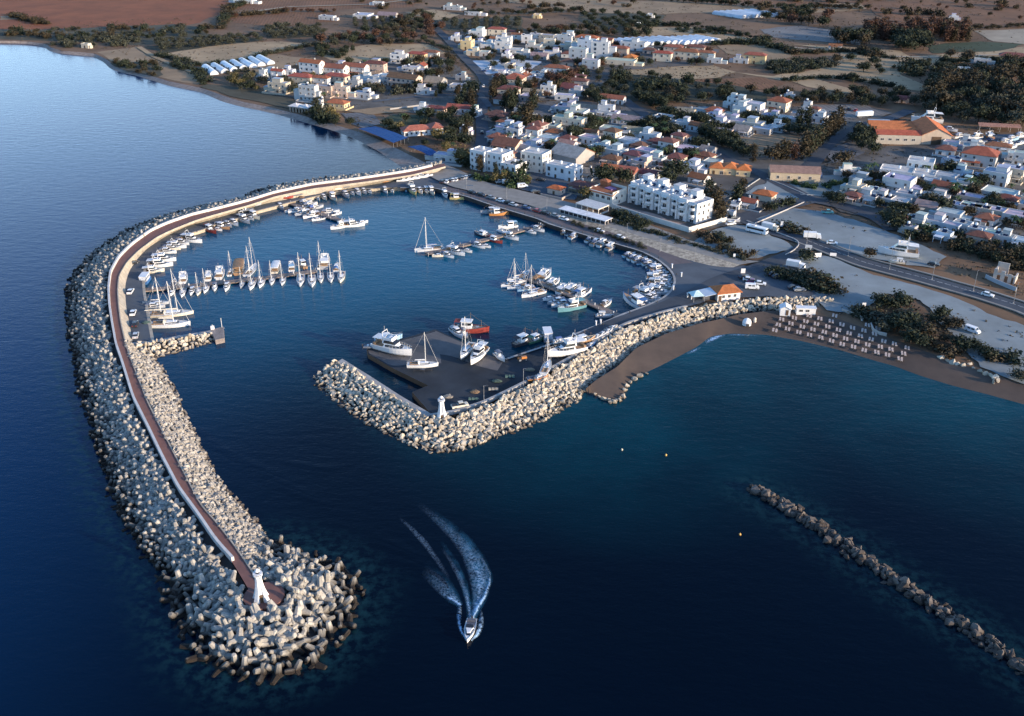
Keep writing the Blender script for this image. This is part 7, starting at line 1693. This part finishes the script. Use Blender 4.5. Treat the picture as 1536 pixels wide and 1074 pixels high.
grove([(-60,48),(120,44),(260,38),(330,44),(300,56),(200,58),(80,60)], 70, ['shrub_dark','shrub_brown','shrub_olive','round_brown'], 1.8, 4, 'dark bush on the scrubby slope above the far shore', 'bushes above the far shore', 16, 4)
grove([(60,62),(210,56),(215,68),(90,72)], 26, ['round_olive','shrub_olive'], 2.5, 4.5, 'low tree round the lone cream house by the far shore', 'trees by the far shore', 17, 4)
orchard([(218,64),(380,54),(392,62),(240,78)], 7.5, 9, -14, 'round_olive', 4.2, 'olive tree planted in rows above the bay', 'olive trees in rows above the bay', 1.25)
orchard([(395,42),(480,39),(490,54),(400,58)], 8, 11, 30, 'round_olive', 4.5, 'olive tree in the slanting grove inland of the bay', 'olive trees of the slanting grove', 1.25)
orchard([(662,32),(778,28),(786,44),(690,47)], 9, 12, 0, 'round_olive', 4.5, 'olive tree in the grove above the inland village', 'olive trees above the inland village', 1.25)
orchard([(872,20),(995,24),(988,44),(880,46)], 10, 13, 10, 'round_dark', 4.5, 'dark orchard tree in rows behind the inland apartments', 'orchard trees behind the inland apartments', 1.2)
grove([(1142,96),(1240,90),(1252,100),(1165,112)], 46, ['shrub_dark','shrub_olive'], 2.5, 4, 'low bush in the dark orchard beside the tan fields', 'bushes of the dark orchard', 19, 2.5)
for i, (x, y, h) in enumerate(sorted([(1255,94,5.5),(1275,92,5.5),(1293,80,6),(1308,91,7),(1311,99,6),(1295,108,6.5),(1300,104,5),(1316,105,4.5),(1322,111,4),(1280,124,6),(1276,120,5),(1425,86,6),(1450,92,8),(1310,84,6)])): tree(random.choice(['round_dark','round_brown']), P(x, y, LZ), h, f'lone round tree on the pale field, {ORD[i+1]} from the bay', None, 1.2)
grove([(1000,-10),(1300,-10),(1540,0),(1540,42),(1460,40),(1300,34),(1150,14)], 70, ['shrub_brown','round_brown','round_red'], 2.5, 6, 'scattered tree on the reddish plain at the skyline end', 'scattered trees on the far plain', 20, 9)
grove([(450,-6),(1000,-10),(960,14),(700,14),(600,18)], 50, ['shrub_brown','round_brown','round_red'], 2.5, 5, 'small tree beside the far tracks and fields', 'small trees among the far fields', 21, 9)
grove([(790,46),(960,42),(980,58),(860,56),(800,58)], 34, ['round_dark','round_red','round_brown'], 4, 7, 'tree in the belt behind the inland white apartments', 'trees behind the inland white apartments', 22, 4)
# hedgerows and crop rows between the far fields
def hedge(pts, step, key, h, label):
    l = px_line(pts, LZ); n = max(2, int(sum((a-c).length for a, c in zip(l[:-1], l[1:]))/step))
    for q in resample(l, n): tree(random.choice(key), Vector((q[0]+random.uniform(-1,1), q[1]+random.uniform(-2,2), LZ)), h*random.uniform(.6,1.3), label, label+'s', 1.3)
for i, (pts, ks, h) in enumerate([([(240,84),(300,98),(352,96),(400,82),(470,68)],['shrub_dark','shrub_olive'],2.4),([(345,26),(430,18),(500,18)],['shrub_brown','round_red'],3.5),([(330,42),(345,14),(420,-20)],['shrub_brown','shrub_dark'],3),([(700,22),(790,22),(870,18)],['round_dark','round_brown'],4.5),([(948,38),(1040,39),(1150,62)],['round_dark','shrub_dark'],3.5),([(1000,2),(1150,12),(1300,14)],['round_brown','round_dark'],4.5),([(1190,81),(1262,77),(1340,88)],['shrub_dark','shrub_brown'],3),([(1180,121),(1260,117),(1350,132)],['shrub_dark'],2.6),([(1400,104),(1440,94),(1536,92)],['round_dark'],4),([(1460,45),(1536,41)],['round_brown'],4),([(560,66),(640,64),(672,78)],['round_dark','round_olive'],4),([(1075,67),(1136,65),(1190,79)],['shrub_dark'],3),([(20,24),(45,32),(70,36)],['shrub_brown'],3),([(306,126),(300,108),(262,98)],['shrub_dark'],2.6)]): hedge(pts, 5.5, ks, h, 'hedgerow bush on a boundary of the far fields')
orchard([(300,100),(345,96),(390,110),(340,112)], 5, 7, -20, 'shrub_olive', 1.8, 'low vine in the rows beside the greenhouse tunnels', 'vines beside the greenhouse tunnels')
orchard([(1000,44),(1045,42),(1100,52),(1040,52)], 7, 9, 15, 'shrub_dark', 2.5, 'low fruit bush in rows on the tan far field', 'fruit bushes on the tan far field')
orchard([(520,30),(600,26),(610,40),(530,46)], 8, 9, 10, 'round_olive', 3.5, 'olive tree in rows beside the far white sheds', 'olive trees beside the far white sheds')
# garden trees by quarter
GARD = [([(388,112),(520,96),(560,104),(530,150),(480,165),(420,150)], 30, 3.5, 6.5, 'garden tree among the bayside villas', ['round_dark','round_olive','round_yellow','palm']),
 ([(520,118),(620,118),(620,142),(530,150)], 22, 3, 5, 'small garden tree on the terraces behind the villas', ['round_olive','shrub_olive','round_brown']),
 ([(330,108),(400,112),(400,136),(350,136)], 16, 3, 6, 'bush or small tree at the seaward end of the villas', ['round_dark','round_olive','round_yellow']),
 ([(560,98),(680,84),(690,140),(640,150),(610,120)], 26, 4, 7, 'garden tree between the villas and the main street', ['round_dark','round_brown','pine_dark']),
 ([(560,186),(660,170),(700,180),(700,240),(660,236),(600,206)], 30, 3.5, 7, 'tree around the red-roofed seafront restaurant', ['round_dark','palm','round_dark','round_yellow']),
 ([(690,48),(860,52),(850,100),(730,112)], 40, 3.5, 6, 'garden tree in the inland village', ['round_dark','round_brown','round_olive']),
 ([(850,66),(1080,72),(1070,98),(860,112)], 40, 3.5, 6, 'garden tree among the inland estates', ['round_dark','round_red','round_olive']),
 ([(735,112),(870,112),(880,150),(740,150)], 30, 4, 7, 'tree between the pale square and the pines', ['round_dark','round_brown','round_red']),
 ([(728,176),(830,190),(900,214),(900,240),(740,240)], 40, 3.5, 6.5, 'garden tree in the lanes above the harbour', ['round_dark','round_dark','round_brown','palm']),
 ([(830,180),(1000,190),(1060,226),(1060,244),(930,250),(900,214)], 60, 3.5, 6.5, 'garden tree among the low white blocks', ['round_dark','round_dark','round_olive','palm']),
 ([(1000,178),(1200,176),(1180,198),(1060,206)], 32, 3, 5.5, 'garden tree among the white terraces along the wood', ['round_dark','round_dark','shrub_dark']),
 ([(1260,262),(1420,258),(1545,300),(1545,350),(1440,330),(1340,322),(1280,308)], 60, 3.5, 6, 'garden tree between the estate houses below the boat sheds', ['round_dark','round_dark','palm','round_brown']),
 ([(1330,330),(1420,346),(1545,385),(1545,410),(1480,392),(1400,366),(1350,352)], 40, 2, 4, 'bush before the terrace facing the coast road', ['shrub_dark','round_dark','shrub_brown']),
 ([(690,240),(780,262),(800,276),(760,282),(700,262)], 18, 2.5, 4.5, 'bush or palm before the white block at the harbour corner', ['shrub_dark','palm','round_yellow','shrub_green'])]
for i, (pl, n, h0, h1, lb, ks) in enumerate(GARD): grove(pl, n, ks, h0, h1, lb, lb+'s', 40+i, 2.4)
# single trees that stand out
for x, y, h, k, l, wd in ((905,277,9.5,'round_dark','big round dark tree beside the restaurant with terracotta roof',1.0),(936,275,7.5,'round_dark','round dark tree before the long stone house',1.0),(1013,268,9,'round_dark','large round dark tree right behind the hotel',1.35),(1000,276,7,'round_dark','second dark tree behind the hotel roofs',1.2),(1072,318,12,'pine_brown','tall brownish tree behind the end of the hotel',1.3),(1081,330,9,'pine_brown','lower brownish tree beside the hotel end wall',1.2),(1062,296,9,'pine_dark','dark tree between the hotel and the gabled arch house',1.2),(1104,306,9,'pine_dark','dark tree before the orange-roofed row house',1.3),(1112,292,8,'pine_brown','brownish tree touching the orange-roofed row house',1.2),(1157,318,4.5,'round_dark','small round tree by the junction wall',1.1),(1149,318,4,'round_brown','small brownish tree by the junction house',1.1),(1181,307,3,'shrub_dark','dark shrub beside the village road near the junction',1.2),(781,264,7.5,'round_dark','round dark tree between white annex and cream house',1.0),(693,246,8,'round_yellow','yellowish tree behind the harbour corner',1.1),(720,258,9,'pine_brown','tall yellowish tree against the white block',.9),(880,300,6,'round_yellow','yellowish tree above the dark red house',1.1),(1209,391,4.5,'round_dark','dense dark bush at the crossroads',1.5),(1304,388,4,'round_brown','bushy tree behind the sign pole by the coast road',1.2),(1180,344,2.6,'shrub_dark','long dark bush on the bare lot by the coast road',1.9),(1192,347,2.2,'shrub_brown','brown bush on the bare lot by the coast road',1.6),(1245,303,5,'round_dark','bushy tree inside the village road bend',1.2),(1256,306,5,'round_dark','second bushy tree inside the village road bend',1.3),(1264,247,7,'round_brown','brownish tree beside the curved road',1.3),(1337,340,7.5,'round_dark','large dark tree at the end of the coast terrace',1.4),(1346,346,5.5,'round_dark','dark tree hugging the coast terrace end',1.3),(1325,284,5,'round_dark','dark tree beside the estate entrance',1.4),(1423,260,6,'round_dark','dark tree before the modern villa',1.4),(1413,318,6,'round_dark','dark tree amid the estate between two white rows',1.5),(1430,295,7,'palm','tall palm amid the estate garden',1.2),(1452,288,7,'palm','second palm amid the estate garden',1.2),(1392,308,6,'round_olive','greyish tree amid the estate between two rows',1.4),(1397,348,3,'shrub_green','green lawn-like bush before the coast terrace',2.2)): tree(k, P(x, y, LZ), h, l, None, wd)
grove([(1268,212),(1300,200),(1312,216),(1312,236),(1290,236),(1275,228)], 10, ['round_dark'], 5, 8, 'dark tree in the clump before the big orange shed', 'dark clump before the orange shed', 60, 3)
for i, (x, y) in enumerate([(1195,277),(1206,281),(1222,283),(1237,281),(1248,278),(1257,276),(1270,274)]): tree('shrub_green', P(x, y, LZ), 2.1, f'clipped round shrub on the teal gravel lot, {ORD[i+1]} from the warehouse', None, 1.0)
# bushes behind the beach and on the dividing strips
for x, y, h, k in ((1321,462,5,'round_dark'),(1351,461,5.5,'round_dark'),(1337,464,4,'round_dark'),(1356,492,6,'round_dark'),(1368,500,5.5,'round_dark'),(1385,508,5,'round_brown'),(1345,498,5,'round_dark'),(1366,514,4.5,'round_dark'),(1380,520,4,'round_dark'),(1412,480,4.5,'round_dark'),(1400,486,3.5,'round_dark'),(1432,494,4,'round_brown'),(1422,492,3.8,'round_brown'),(1326,496,4,'round_olive'),(1334,488,3.5,'round_olive'),(1317,484,2.6,'shrub_olive'),(1417,514,3.2,'round_brown'),(1437,521,4,'round_dark'),(1448,525,4,'round_dark'),(1460,526,3.6,'round_dark'),(1478,535,3.8,'round_dark'),(1488,538,2.6,'shrub_brown'),(1527,570,3.5,'round_olive'),(1514,540,2.4,'shrub_dark'),(1400,524,2.4,'shrub_brown'),(1432,532,2.2,'shrub_brown'),(1285,468,2.2,'shrub_dark'),(1296,472,2.4,'shrub_dark'),(1306,476,2.6,'shrub_olive')): tree(k, P(x, y, LZ), h, 'bushy tree in the belt between gravel lot and sunbed beach', 'bushy trees behind the sunbed beach', 1.35)
for i in range(34):
    t = i/33; x, y = 1160+t*85+random.uniform(-3,3), 408+t*26+random.uniform(-3,3); tree(random.choice(['shrub_dark','shrub_dark','shrub_brown']), P(x, y, LZ+.3), random.uniform(1.4,2.6)+(1.4 if .66 < t < .85 else 0), 'dark shrub on the strip dividing the two car parks', 'shrubs dividing the car parks', 1.3)
for i in range(30):
    t = i/29; x, y = 916+t*200+random.uniform(-2,2), 331+t*58+random.uniform(-1,2) ; tree(random.choice(['shrub_dark','shrub_olive']), P(x, y+1, LZ+.3), random.uniform(.9,1.7), 'low hedge bush along the upper edge of the promenade', 'hedge bushes along the promenade', 1.2)
for i in range(9): tree('shrub_dark', P(923+i*5.2, 322+i*2.2, LZ+.2), 2.4, 'dense clipped hedge bush below the hotel terrace wall', 'hedge bushes below the hotel terrace', 1.3)
grove([(1040,356),(1075,350),(1110,372),(1120,386),(1085,376)], 12, ['shrub_dark','shrub_brown','shrub_olive'], 1.5, 3, 'scrubby bush on the hotel lot above the promenade', 'bushes on the hotel lot', 61, 2)
for i in range(13): tree('shrub_olive', P(858+i*9+random.uniform(-2,2), 334+i*3.2, LZ+.5), random.uniform(.8,1.5), 'small shrub planted on the yellow stone bank', 'shrubs on the yellow stone bank', 1.0)
grove([(425,160),(515,176),(535,190),(500,188),(450,172)], 14, ['round_dark','round_yellow','shrub_dark'], 3, 6, 'tree above the narrow beach by the tent-roofed bar', 'trees above the narrow beach', 62, 3)
grove([(165,92),(235,94),(240,116),(195,108)], 18, ['shrub_dark','shrub_brown'], 1.8, 3.2, 'dark bush on the low cliff of the far shore', 'bushes on the far low cliff', 63, 3)
# ground cover: dry tufts nobody could count
V, F, k = [], [], 0; rn = np.random.default_rng(3)
zones_ = [([(330,110),(700,90),(720,240),(640,235),(480,172)], 900), ([(735,100),(1100,100),(1130,250),(1000,270),(740,240)], 1700), ([(1100,150),(1545,200),(1545,470),(1420,405),(1220,360),(1190,250)], 2300), ([(1210,390),(1545,490),(1545,575),(1380,520),(1250,468)], 700), ([(-100,40),(700,10),(700,100),(330,110),(150,80)], 1100), ([(700,0),(1545,0),(1545,130),(1100,130),(700,100)], 1900)]
road_pts = [(np.array([tuple(q)[:2] for q in l]), w_) for l, w_ in ROADL]; ob = np.array([(x, y, r) for x, y, r in OBST])
for pl_, n in zones_:
    pl = px_line(pl_, LZ); a = np.array([tuple(p)[:2] for p in pl]); q = rn.uniform(a.min(0), a.max(0), (n*2, 2)); q = q[inside(q, pl)][:n]
    keep = np.ones(len(q), bool)
    for l, w_ in ROADL: keep &= seg_dist(q, l) > w_/2+.6
    for x, y, r in ob: keep &= (q[:, 0]-x)**2+(q[:, 1]-y)**2 > (r*.9)**2
    for m__, pl2 in PLOTS: keep &= ~inside(q, px_line(pl2, LZ)) | (rn.random(len(q)) < .12)
    for p in q[keep]:
        s = rn.uniform(.3, .8)
        for _ in range(7):
            c = np.array([p[0], p[1], LZ+.1+s*.3])+rn.normal(size=3)*s*np.array([.7,.7,.25]); u = rn.normal(size=3); u /= np.linalg.norm(u); v = np.cross(u, rn.normal(size=3)); v /= np.linalg.norm(v); z = s*.55
            V += [c-u*z, c+v*z*.8, c+u*z, c-v*z*.8]; F.append((k,k+1,k+2,k+3)); k += 4
me = bpy.data.meshes.new('dry_scrub'); me.from_pydata([tuple(v) for v in V], [], F); me.materials.append(leaf_mat('dry_tufts', (0.115,0.090,0.058), (0.065,0.056,0.038))); o = bpy.data.objects.new('dry_scrub', me); link(o); o['kind'] = 'stuff'; o['label'] = 'dry tufts scattered over the ground of village and plain'
for o in list(PROTO.values()):
    st_ = [o]
    while st_:
        q = st_.pop()
        try: st_ += KID.get(q.name, []); bpy.data.objects.remove(q)
        except ReferenceError: pass
plant_all(); print('TREES', TN)
# ================================================================ WAKE
def foam_mat():
    m = bpy.data.materials.new('wake_foam'); m.use_nodes = True; n = m.node_tree; L = n.links; b = n.nodes['Principled BSDF']; b.inputs['Base Color'].default_value = (.36,.54,.74,1); b.inputs['Roughness'].default_value = .9
    g = n.nodes.new('ShaderNodeNewGeometry'); at = n.nodes.new('ShaderNodeAttribute'); at.attribute_name = 'foam'
    nz = n.nodes.new('ShaderNodeTexNoise'); nz.inputs['Scale'].default_value = 1.5; nz.inputs['Detail'].default_value = 6; nz.inputs['Roughness'].default_value = .7; L.new(g.outputs['Position'], nz.inputs['Vector'])
    cr = n.nodes.new('ShaderNodeMapRange'); cr.inputs[1].default_value = .40; cr.inputs[2].default_value = .60; L.new(nz.outputs[0], cr.inputs[0])
    def op(o_, a, c):
        x = n.nodes.new('ShaderNodeMath'); x.operation = o_
        for q, v in ((x.inputs[0], a), (x.inputs[1], c)):
            if isinstance(v, (int, float)): q.default_value = v
            else: L.new(v, q)
        return x.outputs[0]
    t = op('ADD', op('MULTIPLY', op('MULTIPLY', cr.outputs[0], at.outputs['Fac']), 1.15), op('MULTIPLY', op('SUBTRACT', at.outputs['Fac'], .62), .9)); t = op('MAXIMUM', t, op('MULTIPLY', op('MULTIPLY', cr.outputs[0], at.outputs['Fac']), .6)); L.new(op('MINIMUM', op('MAXIMUM', t, 0), .95), b.inputs['Alpha']); return m
M_FOAM = foam_mat()
def foam(name, left, right, dens, n=40, m=9, z=.06, hump=.0):
    """a band of foam; dens: [(t, density)] along it, fading to both edges"""
    A, C = resample(px_line(left, z), n), resample(px_line(right, z), n); b = MB(); d = []
    t = np.linspace(0, 1, n); dt = np.interp(t, [q[0] for q in dens], [q[1] for q in dens])
    for i in range(n):
        for j in range(m): u = j/(m-1); p = A[i]*(1-u)+C[i]*u; e = math.sin(math.pi*u)**.9 if 0 < u < 1 else 0; b.v.append((p[0], p[1], z+hump*e*dt[i])); d.append(dt[i]*e)
    b.f = [(i*m+j, i*m+j+1, (i+1)*m+j+1, (i+1)*m+j) for i in range(n-1) for j in range(m-1)]; b.m = [0]*len(b.f); o = b.build(name, M_FOAM); at = o.data.attributes.new('foam', 'FLOAT', 'POINT'); at.data.foreach_set('value', np.array(d, np.float32)); o['kind'] = 'stuff'; return o
foam('wake_foam', [(703,934),(714,908),(722,896),(731,876),(732,862),(722,842),(707,822)], [(708,936),(720,912),(730,896),(737,876),(736,858),(726,838),(710,818)], [(0,.95),(.3,.95),(.48,.66),(.62,.4),(1,0)], hump=.25)
foam('wake_foam', [(706,924),(709,898),(702,864),(692,834),(674,808),(645,778),(622,758)], [(716,912),(729,886),(736,866),(728,840),(706,816),(674,786),(634,754)], [(0,.55),(.2,.58),(.42,.48),(.65,.32),(.85,.16),(1,0)], hump=.12, n=60, m=13)
foam('wake_foam', [(703,930),(699,905),(693,885),(683,862),(672,842),(660,822)], [(709,930),(706,905),(702,885),(692,861),(679,840),(664,820)], [(0,.66),(.25,.52),(.6,.34),(1,0)])
foam('wake_foam', [(691,911),(676,903),(664,896),(652,886),(630,862)], [(693,906),(686,893),(679,882),(668,868),(640,846)], [(0,.66),(.3,.5),(.6,.25),(1,0)], hump=.12, m=11)
foam('wake_foam', [(690,910),(680,904),(670,898),(660,891)], [(692,907),(683,900),(673,894),(663,887)], [(0,.9),(.5,.85),(1,.1)], hump=.25)
foam('wake_foam', [(698,962),(690,950),(685,935),(684,920),(687,906)], [(701,958),(695,948),(692,934),(693,920),(693,907)], [(0,1.05),(.3,.8),(.7,.62),(1,.4)], hump=.3)
foam('wake_foam', [(706,962),(712,951),(716,938),(718,926),(719,916)], [(708,962),(720,953),(726,938),(726,926),(723,915)], [(0,1.1),(.3,.9),(.7,.58),(1,.3)], hump=.3)
foam('wake_foam', [(672,872),(652,842),(632,816),(616,797),(597,778)], [(678,868),(659,838),(640,810),(622,792),(601,775)], [(0,0),(.3,.28),(.6,.42),(.8,.3),(1,0)])
foam('surf_foam', [(1056,511),(1066,505.5),(1076,502.5),(1088,501)], [(1060,516),(1071,511.5),(1080,507),(1089,503)], [(0,.5),(.4,1.0),(.7,.9),(1,.3)])
foam('surf_foam', [(1030,529),(1040,524),(1050,520)], [(1032,532),(1043,527.5),(1052,522)], [(0,.3),(.5,.8),(1,.3)])
foam('surf_foam', [(1090,501.5),(1110,501.2),(1135,502.3)], [(1091,503.5),(1110,503.4),(1135,504)], [(0,.3),(.4,.7),(1,.2)])
def churn_mat():
    m = bpy.data.materials.new('aerated_water'); m.use_nodes = True; n = m.node_tree; L = n.links; b = n.nodes['Principled BSDF']; b.inputs['Base Color'].default_value = (.05,.27,.46,1); b.inputs['Roughness'].default_value = .6
    g = n.nodes.new('ShaderNodeNewGeometry'); at = n.nodes.new('ShaderNodeAttribute'); at.attribute_name = 'foam'; nz = n.nodes.new('ShaderNodeTexNoise'); nz.inputs['Scale'].default_value = .35; nz.inputs['Detail'].default_value = 5; L.new(g.outputs['Position'], nz.inputs['Vector'])
    r = n.nodes.new('ShaderNodeMapRange'); r.inputs[1].default_value = .3; r.inputs[2].default_value = .7; L.new(nz.outputs[0], r.inputs[0]); q = n.nodes.new('ShaderNodeMath'); q.operation = 'MULTIPLY'; L.new(r.outputs[0], q.inputs[0]); L.new(at.outputs['Fac'], q.inputs[1]); L.new(q.outputs[0], b.inputs['Alpha']); return m
M_FOAM_KEEP = M_FOAM; M_FOAM = churn_mat()
foam('aerated_wake', [(704,935),(706,905),(707,880),(699,852),(690,826),(670,800),(638,772)], [(714,930),(731,900),(741,866),(730,838),(708,808),(684,786),(646,760)], [(0,.5),(.3,.46),(.6,.32),(.85,.15),(1,0)], z=.035, m=15)
foam('aerated_wake', [(701,936),(697,905),(690,875),(678,845),(658,812)], [(710,936),(708,905),(702,873),(688,842),(664,810)], [(0,.5),(.4,.4),(.7,.2),(1,0)], z=.045, m=9)
foam('aerated_wake', [(690,912),(672,904),(655,888),(630,860)], [(695,905),(688,888),(674,866),(642,840)], [(0,.35),(.4,.22),(1,0)], z=.05, m=9)
M_FOAM = M_FOAM_KEEP
# ripples spreading from the wake: low ridges of the same water
def ripple(pts, wd, h):
    c = smooth_line(px_line(pts, 0), 40, 2); b = MB(); n = 7
    for i, q in enumerate(c):
        pass
    A, C = offset_line(c, wd/2), offset_line(c, -wd/2)
    for i in range(40):
        f = math.sin(math.pi*i/39)**.6 if 0 < i < 39 else 0
        for j in range(n): u = j/(n-1); p = A[i]*(1-u)+C[i]*u; b.v.append((p[0], p[1], .012+h*f*math.sin(math.pi*u)**2))
    b.f = [(i*n+j, i*n+j+1, (i+1)*n+j+1, (i+1)*n+j) for i in range(39) for j in range(n-1)]; b.f = [tuple(reversed(f)) for f in b.f]; b.m = [0]*len(b.f); o = b.build('wake_ripple', M_WATER, smooth=True); o['kind'] = 'stuff'
for pts in ([(294,645),(330,670),(390,701),(440,718)],[(300,658),(354,685),(415,712),(452,724)],[(380,702),(437,729),(493,754)],[(400,722),(450,742),(500,760)],[(690,907),(660,865),(624,848),(580,838)],[(660,862),(616,833),(590,822),(555,812)],[(640,838),(600,820),(560,800)],[(420,690),(470,700),(520,704)]): ripple(pts, 3.6, .05)
bpy.context.view_layer.update()
